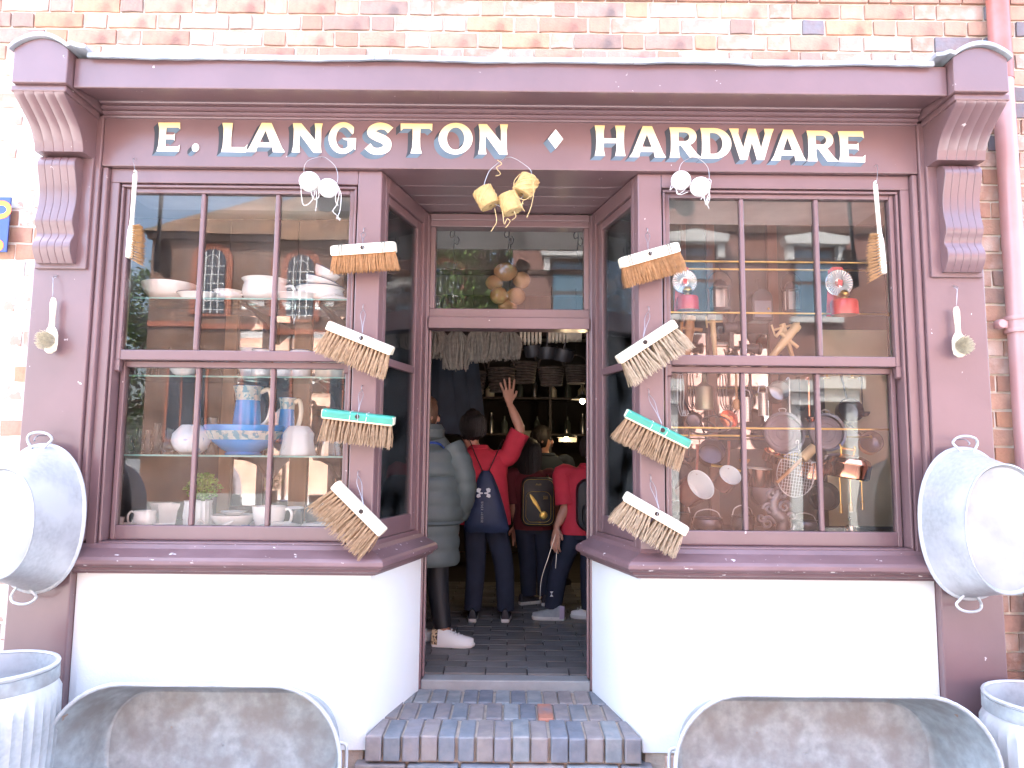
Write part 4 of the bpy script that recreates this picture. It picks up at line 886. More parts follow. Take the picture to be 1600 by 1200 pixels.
t, r, H = ware('cream_canister', 'cream storage canister at the right end of the middle shelf', 'canister', 492, 538, 1, 40, [(.02, 0), (1, 0), (1, .85), (1.04, .86), (1.04, .95), (.7, 1.0), (.12, 1.02), (.1, 1.12), (.02, 1.12)], .30, 'china_cream')
# lowest shelf
CHIM = [(.62, 0), (.62, .1), (.95, .22), (1.0, .32), (.8, .5), (.52, .68), (.46, 1.0)]
for k, (u0, u1, h, lb) in enumerate(((193, 216, 30, 'leftmost'), (214, 231, 39, 'second'), (228, 246, 38, 'third'), (240, 260, 48, 'tallest'), (255, 284, 40, 'widest'))):
    ware('lamp_chimney', '%s clear glass lamp chimney on the lowest shelf of the left window' % lb, 'lamp chimney', u0, u1, 2, h, CHIM, .26 + .05*(k % 2), 'lamp_glass', group='lamp chimneys on the lowest shelf')
GLOBE = [(.42, 0), (.5, .02), (.85, .2), (1.0, .45), (.93, .7), (.62, .92), (.5, 1.0), (.46, 1.0), (.9, .6), (.4, .05)]
ware('lamp_globe', 'white opal lamp globe with blue pattern left of the blue basin', 'lamp globe', 274, 332, 2, 46, GLOBE, .28, 'opal')
t, r, H = ware('wash_basin', 'bright blue wash basin with floral band on the lowest shelf', 'basin', 324, 446, 2, 45, [(.02, 0), (.44, 0), (.46, .05), (.42, .1), (.55, .2), (.78, .45), (.92, .75), (1.0, .97), (1.0, 1.0), (.96, .98), (.85, .6), (.5, .2), (.02, .15)], .33, 'blue_glaze', sy=.75, seg=56)
g = G(); g.lathe([(r*.845, H*.52), (r*.93, H*.72), (r*.965, H*.82)], 56, sy=.75); g.v = [Vector((v.x*1.006, v.y*1.006, v.z)) for v in g.v]; part('floral_band', g, 'band_floral', t, world=False); rimline(t, r, H, .75, 'blue_glaze', .004)
def ewer(label, u0, u1, v0, v1, Y, side):
    a, b = at(u0, v1, Y), at(u1, v0, Y); r = (b.x-a.x)/2; H = b.z - a.z; z = SH[2] + .06; t = thing('ewer', label, 'jug', ((a.x+b.x)/2, Y, z)); H = b.z - z
    pr = [(.02, 0), (.7, 0), (.95, .06), (1.02, .2), (.98, .4), (.90, .6), (.84, .74), (.84, .80), (.95, .92), (1.06, 1.0), (1.0, 1.0), (.8, .8), (.85, .5), (.02, .1)]
    g = G(); g.lathe([(q*r, h*H) for q, h in pr], 40); part('body', g, 'blue_glaze', t, world=False)
    g = G(); g.lathe([(q*r*1.01, h*H) for q, h in ((.845, .75), (.845, .80), (.955, .92), (1.06, .995))], 40); part('floral_band', g, 'band_floral', t, world=False)
    g = G(); g.tube(cr([(side*r*.9, 0, H*.9), (side*r*1.5, 0, H*.94), (side*r*1.75, 0, H*.7), (side*r*1.5, 0, H*.42), (side*r*.98, 0, H*.28)], 5), .012, 8); part('handle', g, 'china_cream', t, world=False)
ewer('bright blue ewer with floral rim standing in the blue basin', 363, 410, 604, 690, .35, 1); ewer('smaller blue ewer behind the basin near the oak post', 434, 462, 622, 690, .46, 1)
SHADE = [(.95, 0), (1.0, .06), (.84, .5), (.86, .75), (.6, .95), (.5, 1.0), (.46, 1.0), (.8, .7), (.8, .4), (.96, .02)]
ware('oil_lamp_globe', 'frosted glass lamp shade right of the blue basin', 'lamp shade', 442, 497, 2, 46, SHADE, .26, 'frosted', wob=lambda a, z: .03*math.cos(8*a))
ware('oil_lamp_globe', 'clear cut glass shade at the right end of the lowest shelf', 'lamp shade', 498, 541, 2, 42, SHADE, .30, 'lamp_glass', wob=lambda a, z: .05*math.cos(12*a)); ware('glass_tumbler', 'clear tumbler standing left of the blue ewer', 'glass', 305, 322, 2, 58, MUGP, .42, 'lamp_glass'); ware('glass_tumbler', 'clear tumbler nearest the blue ewer', 'glass', 326, 344, 2, 58, MUGP, .42, 'lamp_glass')
# window floor
c = at(186, 765, .24); t = thing('round_tray', 'dark grey round tray standing on edge at the left end of the window floor', 'tray', (c.x - .02, .26, 1.1185)); rr_ = .135
g = G(); g.M = Matrix.Translation((0, 0, rr_)) @ Matrix.Rotation(R(-62), 4, 'Z') @ Matrix.Rotation(R(84), 4, 'X'); g.lathe([(.001, 0), (.86*rr_, 0), (.9*rr_, -.006), (rr_, -.012), (rr_, -.008), (.9*rr_, .004), (.001, .006)], 44); part('disc', g, 'tray_grey', t, world=False)
t, r, H = ware('tea_cup', 'pink patterned cup at the left end of the window floor', 'cup', 182, 207, 3, 20, CUPP, .185, 'china_pink')
t, r, H = ware('saucer', 'small saucer under the pink cup', 'saucer', 174, 214, 3, 5, PLATE, .185); t.location.z -= 0
t, r, H = ware('cream_jug', 'white jug with left handle on the window floor', 'jug', 222, 256, 3, 30, [(.02, 0), (.7, 0), (.9, .1), (1.0, .4), (.9, .8), (1.0, 1.0), (.95, 1.0), (.85, .8), (.02, .1)], .205); handle(t, r, H, -1, .3, .9, .35, .005)
t, r, H = ware('soap_dish', 'low white dish left of the jug on the window floor', 'dish', 200, 232, 3, 12, CUPP, .175)
t, r, H = ware('china_dish', 'square white dish behind the jug on the window floor', 'dish', 246, 292, 3, 36, DISH, .36, seg=4)
ware('butter_dish', 'low white butter dish between the jug and the glass jar', 'dish', 252, 286, 3, 11, DISH, .19, sy=.7)
t, r, H = ware('glass_planter', 'ribbed pale glass jar holding the green plant', 'jar', 299, 341, 3, 44, [(.02, 0), (.85, 0), (.95, .1), (1.0, .5), (.92, .9), (.98, 1.0), (.9, 1.0), (.85, .5), (.02, .1)], .27, 'frosted', seg=72, wob=lambda a, z: .03*math.cos(18*a))
pl = thing('potted_plant', 'small bright green leafy plant in the ribbed glass jar', 'plant', (t.location.x + .02, .27, zof(3) + H*.9)); rr = random.Random(12)
g = G()
for i in range(14):
    a, q = rr.uniform(0, 6.28), rr.uniform(.02, .07); g.tube([(0, 0, 0), (q*.5*math.cos(a), q*.5*math.sin(a), .05), (q*math.cos(a), q*math.sin(a), rr.uniform(.07, .12))], .0015, 4)
part('stem', g, 'leaf_bright', pl, world=False); g = G()
for i in range(620):
    a, q, z = rr.uniform(0, 6.28), .085*math.sqrt(rr.random()), rr.uniform(.02, .15); q *= (1.1 - abs(z - .075)/.12); p = Vector((q*math.cos(a), q*math.sin(a), z)); s_ = rr.uniform(.006, .012)
    u_ = Vector((rr.gauss(0, 1), rr.gauss(0, 1), rr.gauss(0, .6))).normalized()*s_; v_ = u_.orthogonal().normalized()*s_*.5; g.add([p - u_, p + v_, p + u_, p - v_], [(0, 1, 2, 3)])
part('leaves', g, 'leaf_bright', pl, world=False, kind='stuff')
t, r, H = ware('serving_bowl', 'wide white bowl right of the plant on the window floor', 'bowl', 340, 408, 3, 21, BOWL, .33); ware('dinner_plate', 'white plate lying on top of the wide serving bowl', 'plate', 352, 396, 3, 5, PLATE, .33, dz=H + .001)
a = at(338, 820, .175); t = thing('gravy_boat', 'white gravy boat with left handle at the front of the window floor', 'gravy boat', (a.x, .175, zof(3)))
rings = []
for x, w_, zb, zt in ((-.07, .012, .018, .036), (-.05, .026, .006, .036), (-.01, .034, 0, .032), (.03, .026, .004, .036), (.06, .012, .022, .05), (.085, .004, .05, .058)):
    rings.append([(x, w_*math.cos(q), zb + (zt-zb)*(.5 - .5*math.sin(q)) if math.sin(q) < 0 else zb + (zt-zb)*(.5-.5*math.sin(q))) for q in [2*math.pi*k/14 for k in range(14)]])
g = G(); g.loft(rings); part('body', g, 'china', t, world=False); g = G(); g.tube(cr([(-.055, 0, .034), (-.08, 0, .055), (-.1, 0, .035), (-.09, 0, .008), (-.06, 0, .014)], 5), .004, 8); part('handle', g, 'china', t, world=False)
ware('transfer_plate', 'blue and white patterned plate at the front of the window floor', 'plate', 366, 412, 3, 9, PLATE, .185, 'china_transfer', sy=.6)
t, r, H = ware('breakfast_cup', 'large white cup with right handle on the window floor', 'cup', 404, 455, 3, 36, CUPP, .28); handle(t, r, H, 1, .3, .85, .32, .007)
ware('oval_dish', 'oval covered white dish in front of the large cup', 'dish', 416, 480, 3, 15, [(.02, 0), (.75, 0), (1, .55), (1, .68), (.9, .75), (.4, 1.0), (.02, 1.02)], .19, sy=.6); ware('meat_dish', 'low white covered dish at the right end of the window floor', 'dish', 474, 536, 3, 16, [(.02, 0), (.85, 0), (1, .3), (.96, .5), (.7, .85), (.02, 1.0)], .20, sy=.6)
t, r, H = ware('black_pot', 'small black pot with white rim behind the large cup', 'pot', 452, 482, 3, 30, MUGP, .40, 'black_ware'); rimline(t, r, H, .9, 'china', .005)
t, r, H = ware('black_kettle', 'dark round pot with handle near the right end of the window floor', 'pot', 484, 522, 3, 34, POTP, .42, 'black_ware'); handle(t, r, H, 1, .5, .9, .4, .004, 'black_ware')
# stoneware bottles in the left side window
BOT = [(.02, 0), (.9, 0), (1.0, .04), (1.0, .62), (.9, .76), (.5, .86), (.36, .9), (.36, .95), (.48, .96), (.48, 1.0), (.3, 1.0), (.3, .9), (.02, .85)]
for k, (x, y, h, r_, lb, m) in enumerate(((-.632, .52, .20, .042, 'cream stoneware bottle in the left side window beside the doorway', 'stoneware'), (-.672, .42, .155, .045, 'low cream stoneware jar in front of the bottle in the left side window', 'china_cream'))):
    t = thing('stoneware_bottle', lb, 'bottle', (x, y, zof(3))); g = G(); g.lathe([(q*r_, z*h) for q, z in BOT], 32); part('body', g, m, t, world=False)
    if k == 0: g = G(); g.tube(cr([(r_*.4, 0, h*.93), (r_*.85, 0, h*.95), (r_*.95, 0, h*.84), (r_*.8, 0, h*.76)], 4), .006, 8); part('handle', g, m, t, world=False)
# ------------------------------------------------------------------ hardware in the right window
pm('brass', (.62, .40, .12), .28, 1.0, var=.15, vs_=12); pm('copper', (.80, .36, .22), .16, 1.0, var=.1, vs_=8); pm('tin', (.42, .42, .41), .3, .9, var=.2, vs_=10); pm('red_enamel', (.55, .025, .03), .25, var=.08, coat=.5); pm('tin_bright', (.75, .75, .74), .22, .9, var=.08)
pm('brown_enamel', (.25, .085, .06), .22, coat=.5, var=.1); pm('white_enamel', (.72, .77, .78), .25, coat=.3, var=.03); pm('black_metal', (.025, .024, .026), .4, .3, var=.2); pm('turned_wood', (.62, .43, .23), .5, var=.12, vs_=12, stretch=(1, 1, .3)); pm('turned_wood_brown', (.34, .17, .07), .5, var=.2, vs_=12); pm('pan_iron', (.09, .085, .105), .28, .7, var=.15, vs_=7); pm('cast_silver', (.13, .125, .14), .38, .7, var=.3, vs_=25, bump=.6, bs=50); pm('olive_tin', (.20, .185, .13), .35, .7, var=.2)
for k, (v, Y, lb) in enumerate(((409, .20, 'uppermost front brass rod across the right window'), (421, .42, 'second brass rod, set back, across the right window'), (489, .22, 'third brass rod down across the right window'), (575, .24, 'brass rod just below the meeting rail of the right window'), (669, .18, 'lowest front brass rod across the right window'), (681, .45, 'lowest rear brass rod across the right window'))):
    z = at(1160, v, Y).z; t = thing('brass_rod', lb, 'rod', (1.33, Y, z), None, 'brass rods across the right window'); g = G(); g.tube([(.80, Y, z), (1.93, Y, z)], .0055, 10); part('rod', g, 'brass', t)
    for X in (.80, 1.93): g = G(); g.sphere((X, Y, z), .010, 10, 6); part('end_ball', g, 'brass', t)
def hook_child(t, p, up, mat='iron'):
    p = Vector(p); g = G(); g.tube(cr([p + Vector((.0, 0, -.01)), p + Vector((.012, 0, 0)), p + Vector((0, 0, .015)), p + Vector((0, 0, up - .012)), p + Vector((-.004, 0, up + .006)), p + Vector((-.014, 0, up + .002)), p + Vector((-.014, 0, up - .012))], 4), .0022, 6); g.v = [v - wpos(t) for v in g.v]; part('hook', g, mat, t, world=False)
def wall_lamp(label, u, v, rpx, tank, Y):
    c = at(u, v, Y); k = (Y + 3.3)/FPX; r = rpx*k; t = thing('oil_lamp', label, 'oil lamp', c, None, 'red oil wall lamps')
    g = G(); g.lathe([(.001, 0), (r*.30, 0), (r*.32, -.004)] + [(r*.95, -.012), (r, -.010), (r, -.004), (.001, .004)], 96, axis='y', wob=lambda a, y: .0); 
    part('reflector_back', g, 'tin_bright', t, world=False)
    g = G(); n = 28
    for i in range(n):
        a = 2*math.pi*i/n; d = Vector((math.cos(a), 0, math.sin(a))); e = Vector((-math.sin(a), 0, math.cos(a)))
        w0, w1 = r*.32*math.pi/n*.7, r*.94*math.pi/n*.62; p, q = d*r*.34, d*r*.93; y0 = Vector((0, -.013, 0)); y1 = Vector((0, -.021, 0))
        g.add([p + e*w0 + y0*.6, q + e*w1 + y0, q - e*w1 + y0, p - e*w0 + y0*.6, p + y1*.8, q + y1], [(0, 4, 5, 1), (4, 3, 2, 5), (1, 5, 2)], 0)
    part('reflector_flutes', g, 'white_enamel', t, world=False)
    g = G(); g.M = Matrix.Rotation(R(8), 4, 'Y'); g.box(-r*.16, r*.16, -.022, -.014, -r*.2, r*.2); part('red_diamond', g, 'red_enamel', t, world=False)
    dz = -(tank[1] - v)*k; dx = (tank[0] - u)*k; H = tank[3]*k; tr = tank[2]*k
    g = G(); g.lathe([(.001, 0), (tr, 0), (tr*1.02, .004), (tr, H*.85), (tr*.9, H), (.001, H)], 32, (dx, -.03, dz - H), sy=.8); part('oil_tank', g, 'red_enamel', t, world=False)
    g = G(); g.lathe([(.010, 0), (.018, .006), (.016, .014), (.024, .022), (.026, .032), (.018, .042), (.012, .048), (.001, .048)], 20, (dx*.8, -.035, dz)); part('burner', g, 'brass', t, world=False)
    g = G(); g.prism([(-tr*1.0 + dx*.3, dz - H), (tr*.2 + dx*.3, dz - H), (tr*.5, r*1.0), (r*.35, r*1.25), (-r*.35, r*1.25), (-tr*.7, r*1.0)], 'y', .006, .010); part('back_plate', g, 'red_enamel', t, world=False)
    hook_child(t, c + Vector((0, .008, r*1.2)), .045)
wall_lamp('red oil wall lamp with fluted reflector, left side of the right window', 1069, 441, 20, (1072, 466, 17, 22), .25)
wall_lamp('red oil wall lamp with fluted reflector, right side of the right window', 1310, 443, 22, (1314, 472, 21, 24), .21)
def lantern(label, u0, u1, v0, v1, Y):
    a, b = at(u0, v1, Y), at(u1, v0, Y); w_, H = (b.x-a.x), b.z-a.z; t = thing('hurricane_lantern', label, 'lantern', ((a.x+b.x)/2, Y, a.z), None, 'black lanterns in the right window'); h = w_/2
    g = G(); g.box(-h, h, -h*.8, h*.8, 0, H*.10); part('base', g, 'black_metal', t, .003, world=False)
    for sx in (-1, 1):
        for sy in (-1, 1): g = G(); g.box(sx*h*.98, sx*h*.72, sy*h*.78, sy*h*.55, H*.1, H*.72); part('corner_bar', g, 'black_metal', t, world=False)
    g = G(); g.box(-h*.7, h*.7, -h*.6, -h*.56, H*.13, H*.7); part('pane', g, 'lamp_glass', t, world=False); g = G(); g.box(-h*.7, h*.7, h*.5, h*.6, H*.1, H*.72); part('back_plate', g, 'tin', t, world=False)
    g = G(); g.box(-h*1.02, h*1.02, -h*.82, h*.82, H*.72, H*.78); g.lathe([(h*.95, H*.78), (h*.8, H*.9), (h*.4, H*.99), (.001, H)], 20, sy=.8); part('hood', g, 'black_metal', t, world=False)
    g = G(); g.tube(cr([(-h*1.05, 0, H*.6), (-h*1.45, 0, H*.85), (-h*1.0, 0, H*1.15), (0, 0, H*1.28), (h*1.0, 0, H*1.15), (h*1.45, 0, H*.85), (h*1.05, 0, H*.6)], 5), .0028, 6); part('carrying_handle', g, 'black_metal', t, world=False); hook_child(t, Vector((t.location.x, Y, a.z + H*1.27)), .04)
lantern('black tin lantern with glass front hanging on the left of the right window', 1112, 1138, 437, 486, .26); lantern('dark tin lantern hanging in the middle of the right window', 1226, 1248, 440, 490, .42)
a, b = at(1171, 503, .40), at(1202, 455, .40); t = thing('black_tin_box', 'black round-topped tin box hanging between the two lanterns', 'tin box', ((a.x+b.x)/2, .40, a.z)); w_ = (b.x-a.x)/2; H = b.z-a.z
g = G(); g.prism([(-w_, 0), (w_, 0), (w_, H*.7)] + [(w_*math.cos(R(q)), H*.7 + H*.3*math.sin(R(q))) for q in range(15, 180, 15)] + [(-w_, H*.7)], 'y', -.05, .05); part('case', g, 'black_metal', t, .004, world=False); g = G(); g.box(-w_*.8, w_*.8, -.054, -.0505, H*.1, H*.62); part('door', g, 'tray_grey', t, .002, world=False); g = G(); g.sphere((w_*.5, -.058, H*.36), .006, 8, 6); part('knob', g, 'brass', t, world=False); hook_child(t, (t.location.x, .40, a.z + H), .06)
def tap(label, p0, p1, Y, mat, r, xp=.35, xl=.10):
    A, B = at(*p0, Y), at(*p1, Y); t = thing('wooden_tap', label, 'barrel tap', A, None, 'wooden barrel taps'); d = B - A; L = d.length; q = Vector((0, 0, 1)).rotation_difference(d.normalized()).to_matrix().to_4x4()
    g = G(); g.M = q; g.lathe([(.001, 0), (r*.9, 0), (r, .006), (r, L*.10), (r*.85, L*.12), (r*.92, L*.3), (r*1.0, L*.32), (r*.98, L*.36), (r*.85, L*.38), (r*.62, L*.8), (r*.55, L), (.001, L)], 22); part('barrel', g, mat, t, world=False)
    g = G(); g.M = q @ Matrix.Translation((0, 0, L*xp)); g.tube([(-xl*.7, -.01, 0), (xl*.5, -.012, 0)], r*.36, 12); part('cross_key', g, mat, t, world=False)
    g = G(); g.M = q @ Matrix.Translation((xl*.5, -.012, L*xp)); g.tube([(0, 0, -.03), (0, 0, .03)], r*.3, 10); part('key_handle', g, mat, t, world=False)
tap('large pale wooden barrel tap leaning diagonally in the right window', (1246, 508), (1196, 570), .26, 'turned_wood', .025); tap('pale wooden tap hanging upright behind the diagonal one', (1222, 506), (1241, 566), .36, 'turned_wood', .017, .1, .12); tap('brown turned wooden tap under the left red lamp', (1079, 494), (1073, 562), .30, 'turned_wood_brown', .028, .3, .09); tap('slim pale wooden tap left of the first glazing bar', (1113, 500), (1119, 572), .34, 'turned_wood', .016, .05, .07)
def mincer(label, u, v, Y, s_):
    c = at(u, v, Y); t = thing('meat_mincer', label, 'mincer', c, None, 'cast iron mincers'); g = G(); g.lathe([(.02*s_, -.05*s_), (.03*s_, -.04*s_), (.035*s_, .03*s_), (.04*s_, .035*s_), (.04*s_, .05*s_), (.001, .05*s_)], 20, axis='x'); g.lathe([(.018*s_, .02*s_), (.022*s_, .05*s_), (.05*s_, .09*s_), (.05*s_, .095*s_), (.04*s_, .09*s_)], 20); part('barrel', g, 'iron', t, world=False)
    g = G(); g.box(-.012*s_, .012*s_, -.015*s_, .015*s_, -.12*s_, -.02*s_); g.tube([(0, 0, -.12*s_), (.05*s_, 0, -.12*s_), (.05*s_, 0, -.08*s_)], .008*s_, 8); part('clamp', g, 'iron', t, world=False); g = G(); g.tube(cr([(-.05*s_, 0, 0), (-.075*s_, 0, 0), (-.08*s_, -.01, -.04*s_), (-.08*s_, -.02, -.07*s_)], 4), .006*s_, 8); part('crank', g, 'tin', t, world=False)
mincer('black cast iron mincer left of the first glazing bar', 1142, 512, .40, .9); mincer('small black cast iron mincer beside the pale wooden taps', 1176, 545, .34, .8)
c = at(1101, 640, .22); t = thing('oil_can', 'olive tin can with tall spout hanging on the left of the right window', 'can', c); k = 3.5/FPX; g = G(); r = 14*k; H = 36*k; g.lathe([(.001, 0), (r, 0), (r*1.02, .003), (r, H*.9), (r*.95, H), (r*.3, H*1.2), (.012, H*1.3), (.006, H*2.0), (.004, H*2.0)], 26); part('body', g, 'olive_tin', t, world=False); hook_child(t, c + Vector((0, 0, H*1.95)), .02)
def pan(label, u, v, rpx, dep, tilt, mo, mi_, Y, hdl=None, hmat='iron', group=None, name='saucepan', hl=.16):
    """a round pan; tilt = (rx, rz) rotates its mouth from straight up"""
    c = at(u, v, Y); r = rpx*(Y+3.3)/FPX; t = thing(name, label, 'pan', c, (R(tilt[0]), R(tilt[1]), R(tilt[2]) if len(tilt) > 2 else 0), group)
    g = G(); g.lathe([(.001, -dep), (r*.90, -dep), (r*.97, -dep*.93), (r, -.004), (r*1.03, 0)], 44); part('body', g, mo, t, world=False)
    g = G(); g.lathe([(r*1.03, 0), (r*1.02, .003), (r*.97, 0), (r*.93, -dep*.9), (r*.85, -dep*.96), (.001, -dep*.97)], 44); part('inside', g, mi_, t, world=False)
    if hdl is not None:
        a = R(hdl); d = Vector((math.cos(a), math.sin(a), 0)); g = G(); g.tube([d*r*.96 + Vector((0, 0, -dep*.25)), d*(r + hl*.4) + Vector((0, 0, -dep*.1)), d*(r + hl) + Vector((0, 0, .0))], [.007, .006, .009], 8, flat=.6); part('handle', g, hmat, t, world=False)
    return t
pan('large brown enamel saucepan with white inside, lower left of the right window', 1095, 757, 24, .12, (52, 42, 0), 'brown_enamel', 'white_enamel', .22, 120, 'brown_enamel'); pan('smaller brown enamel saucepan with white inside beside the first glazing bar', 1141, 742, 17, .095, (54, 18, 0), 'brown_enamel', 'white_enamel', .26, 95, 'brown_enamel')
pan('tin saucepan hanging left of the first glazing bar', 1139, 655, 15, .055, (70, 40, 0), 'tin', 'copper', .34, 85); pan('tin strainer ladle hanging at the left of the right window', 1085, 656, 12, .04, (80, -20, 0), 'tin', 'pan_iron', .30, 95); pan('dark iron frying pan hanging behind the second pane', 1177, 655, 17, .03, (82, 0, 0), 'iron', 'iron', .42, 90, name='frying_pan', hl=.22)
for lb, u, v, r_, Y in (('round grey steel pan hanging against the middle pane', 1223, 677, 33, .30), ('round grey steel pan hanging beside the second glazing bar', 1290, 676, 30, .34)):
    c = at(u, v, Y); r = r_*(Y+3.3)/FPX; t = thing('steel_pan', lb, 'pan', c, (R(84), 0, 0), 'round steel pans in the right window'); g = G(); g.lathe([(.001, 0), (r*.15, 0), (r*.17, .002), (r*.3, .002), (r*.32, 0), (r*.48, 0), (r*.5, .002), (r*.66, .002), (r*.68, 0), (r*.86, 0), (r*.9, .012), (r, .02), (r*1.0, .022), (r*.88, .018), (r*.85, -.004), (.001, -.004)], 56); part('dish', g, 'pan_iron', t, world=False)
    g = G(); g.tube(cr([(-.015, r*1.0, .018), (-.018, r*1.12, .018), (0, r*1.17, .018), (.018, r*1.12, .018), (.015, r*1.0, .018)], 4), .0025, 6); part('hanging_ring', g, 'wire', t, world=False)
c = at(1243, 741, .20); t = thing('wire_whisk_rack', 'oval wire mesh basket hanging in front of the copper pans', 'wire basket', c, (0, R(8), 0)); rx, rz = .092, .112; g = G(); g.tube([(rx*math.cos(2*math.pi*q/40), 0, rz*math.sin(2*math.pi*q/40)) for q in range(40)], .0025, 6, closed=True); part('frame', g, 'wire', t, world=False); g = G()
for i in range(-6, 7):
    x = rx*i/7; h = rz*math.sqrt(1-(i/7)**2); g.tube([(x, -.012, -h), (x, -.02, 0), (x, -.012, h)], .0011, 4)
    z = rz*i/7; h = rx*math.sqrt(1-(i/7)**2); g.tube([(-h, -.012, z), (0, -.02, z), (h, -.012, z)], .0011, 4)
part('mesh', g, 'wire', t, world=False, kind='stuff'); hook_child(t, c + Vector((0, 0, rz)), .05, 'wire')
A, B = at(1214, 754, .17), at(1254, 716, .17); t = thing('wooden_mallet', 'wooden mallet hanging diagonally across the wire basket', 'mallet', A); d = (B-A); q = Vector((0, 0, 1)).rotation_difference(d.normalized()).to_matrix().to_4x4(); g = G(); g.M = q; g.tube([(0, 0, 0), (0, 0, d.length)], [.008, .010], 10); part('handle', g, 'turned_wood_brown', t, world=False); g = G(); g.M = q; g.lathe([(.001, 0), (.022, 0), (.026, .006), (.024, .085), (.001, .088)], 18, (0, 0, d.length - .004)); part('head', g, 'turned_wood', t, world=False)
c = at(1319, 746, .20); t = thing('copper_kettle', 'shiny copper pan with lid and brass handle on the right of the window', 'copper pan', c, (R(4), R(8), 0)); r = 36*3.5/FPX; H = .10; g = G(); g.lathe([(.001, 0), (r*.92, 0), (r*.98, .006), (r, H*.65), (r*1.02, H*.68), (r*1.02, H*.72), (r*.99, H*.74)], 56); part('body', g, 'copper', t, world=False); g = G(); g.lathe([(r*.99, H*.74), (r*.9, H*.95), (r*.6, H*1.1), (r*.25, H*1.16), (.001, H*1.17)], 56); part('lid', g, 'copper', t, world=False); g = G(); g.tube(cr([(-.03, 0, H*1.15), (-.035, 0, H*1.45), (-.045, 0, H*1.6)], 4), .005, 8); g.tube(cr([(.03, 0, H*1.15), (.035, 0, H*1.45), (.028, 0, H*1.6)], 4), .005, 8); g.tube([(-.035, 0, H*1.42), (.035, 0, H*1.42)], .006, 8); part('lid_handle', g, 'brass', t, world=False)
pan('copper saucepan partly hidden behind the second glazing bar', 1270, 722, 22, .085, (6, 10, 0), 'copper', 'tin', .26, 200, 'brass'); pan('copper saucepan with brass handle beside the first glazing bar', 1184, 732, 21, .09, (5, 3, 0), 'copper', 'tin', .30, 170, 'brass')
for lb, u, v, Y, h in (('rounded tin grater hanging near the top of the second lower pane', 1192, 632, .34, .12), ('narrow tin grater hanging beside the rounded one', 1166, 640, .40, .13)):
    c = at(u, v, Y); t = thing('tin_grater', lb, 'grater', c, None, 'tin graters'); g = G(); g.lathe([(.026, -h/2), (.024, h/2)], 14, a0=R(180), a1=R(360)); g.lathe([(.023, h/2), (.0235, -h/2)], 14, a0=R(180), a1=R(360)); part('grating_plate', g, 'tin', t, world=False); g = G(); g.tube(cr([(-.024, 0, h/2), (-.015, 0, h/2 + .035), (.015, 0, h/2 + .035), (.024, 0, h/2)], 5), .003, 6); part('handle', g, 'wire', t, world=False)
    g = G(); 
    for i in range(5):
        for j in range(8): a = R(205 + i*32); g.sphere((.026*math.cos(a), .026*math.sin(a), -h*.42 + j*h*.12), .0022, 6, 4)
    part('teeth', g, 'tin_bright', t, world=False, kind='stuff')
for k, (u, v, Y) in enumerate(((1098, 668, .36), (1118, 662, .30))):
    c = at(u, v, Y); t = thing('iron_hoop', ['thin black iron hoop at the left of the lower window', 'larger black iron hoop left of the first lower glazing bar'][k], 'hoop', c); rx, rz = (.062, .035) if k == 0 else (.078, .040); g = G(); g.tube([(rx*math.cos(2*math.pi*q/32), .01*math.sin(4*math.pi*q/32), rz*math.sin(2*math.pi*q/32)) for q in range(32)], .006, 7, closed=True); part('ring', g, 'iron', t, world=False); hook_child(t, c + Vector((0, 0, rz)), .02)
for k, (u, v0, v1, Y, m, lb) in enumerate(((1048, 585, 635, .24, 'iron', 'black iron toasting rack at the left of the lower window'), (1063, 586, 650, .30, 'wire', 'wire skewer bundle near the left lower pane edge'), (1078, 584, 638, .26, 'iron', 'black meat hook cluster left of the oil can'), (1129, 586, 640, .28, 'iron', 'black iron hook chain right of the oil can'), (1150, 584, 640, .32, 'turned_wood_brown', 'wooden spoon hanging beside the first lower glazing bar'))):
    A, B = at(u, v0, Y), at(u + 3, v1, Y); t = thing('kitchen_utensil', lb, 'utensil', A, None, 'utensils on the rod'); L = A.z - B.z; g = G()
    if m == 'turned_wood_brown': g.tube([(0, 0, 0), (0, 0, -L*.75)], .006, 8); part('shaft', g, m, t, world=False); g = G(); g.sphere((0, 0, -L*.86), .022, 14, 8, sc3=(1, .4, 1.4)); part('bowl', g, m, t, world=False)
    else:
        for q in range(3):
            x = (q-1)*.012; g.tube(cr([(x, 0, 0), (x*1.3, -.004*q, -L*.4), (x*1.1, 0, -L*.8), (x + .012, -.01, -L), (x + .022, -.012, -L*.93), (x + .02, -.01, -L*.86)], 4), .0028, 6)
        part('prongs', g, m, t, world=False); g = G(); g.tube([(.012*math.cos(2*math.pi*q/14), 0, .012 + .012*math.sin(2*math.pi*q/14)) for q in range(14)], .002, 5, closed=True); part('ring', g, m, t, world=False)
# ornament and things on the window floor
c = at(1212, 829, .25); t = thing('cast_iron_ornament', 'dark silvery cast iron scroll ornament on the floor of the right window', 'ornament', (c.x, .25, 1.1185)); g = G(); g.box(-.075, .085, -.03, .03, 0, .022); part('base', g, 'cast_silver', t, .006, world=False)
rg = random.Random(8)
def curl(g, x, z, r0, turns, s, th, y=0.):
    g.tube([(x + s*r0*(1-.8*k/20)*math.cos(turns*6.283*k/20), y - .006*k/20, z + r0*(1-.8*k/20)*math.sin(turns*6.283*k/20)) for k in range(21)], [th*(1-.5*k/20) for k in range(21)], 8)
g = G(); g.tube(cr([(.03, 0, .02), (.035, 0, .07), (.0, 0, .11), (-.012, 0, .16), (.01, -.005, .205), (.0, -.01, .23)], 5), [.032]*6 + [.038]*6 + [.03]*5 + [.024]*5 + [.02]*4, 12); part('trunk', g, 'cast_silver', t, world=False)
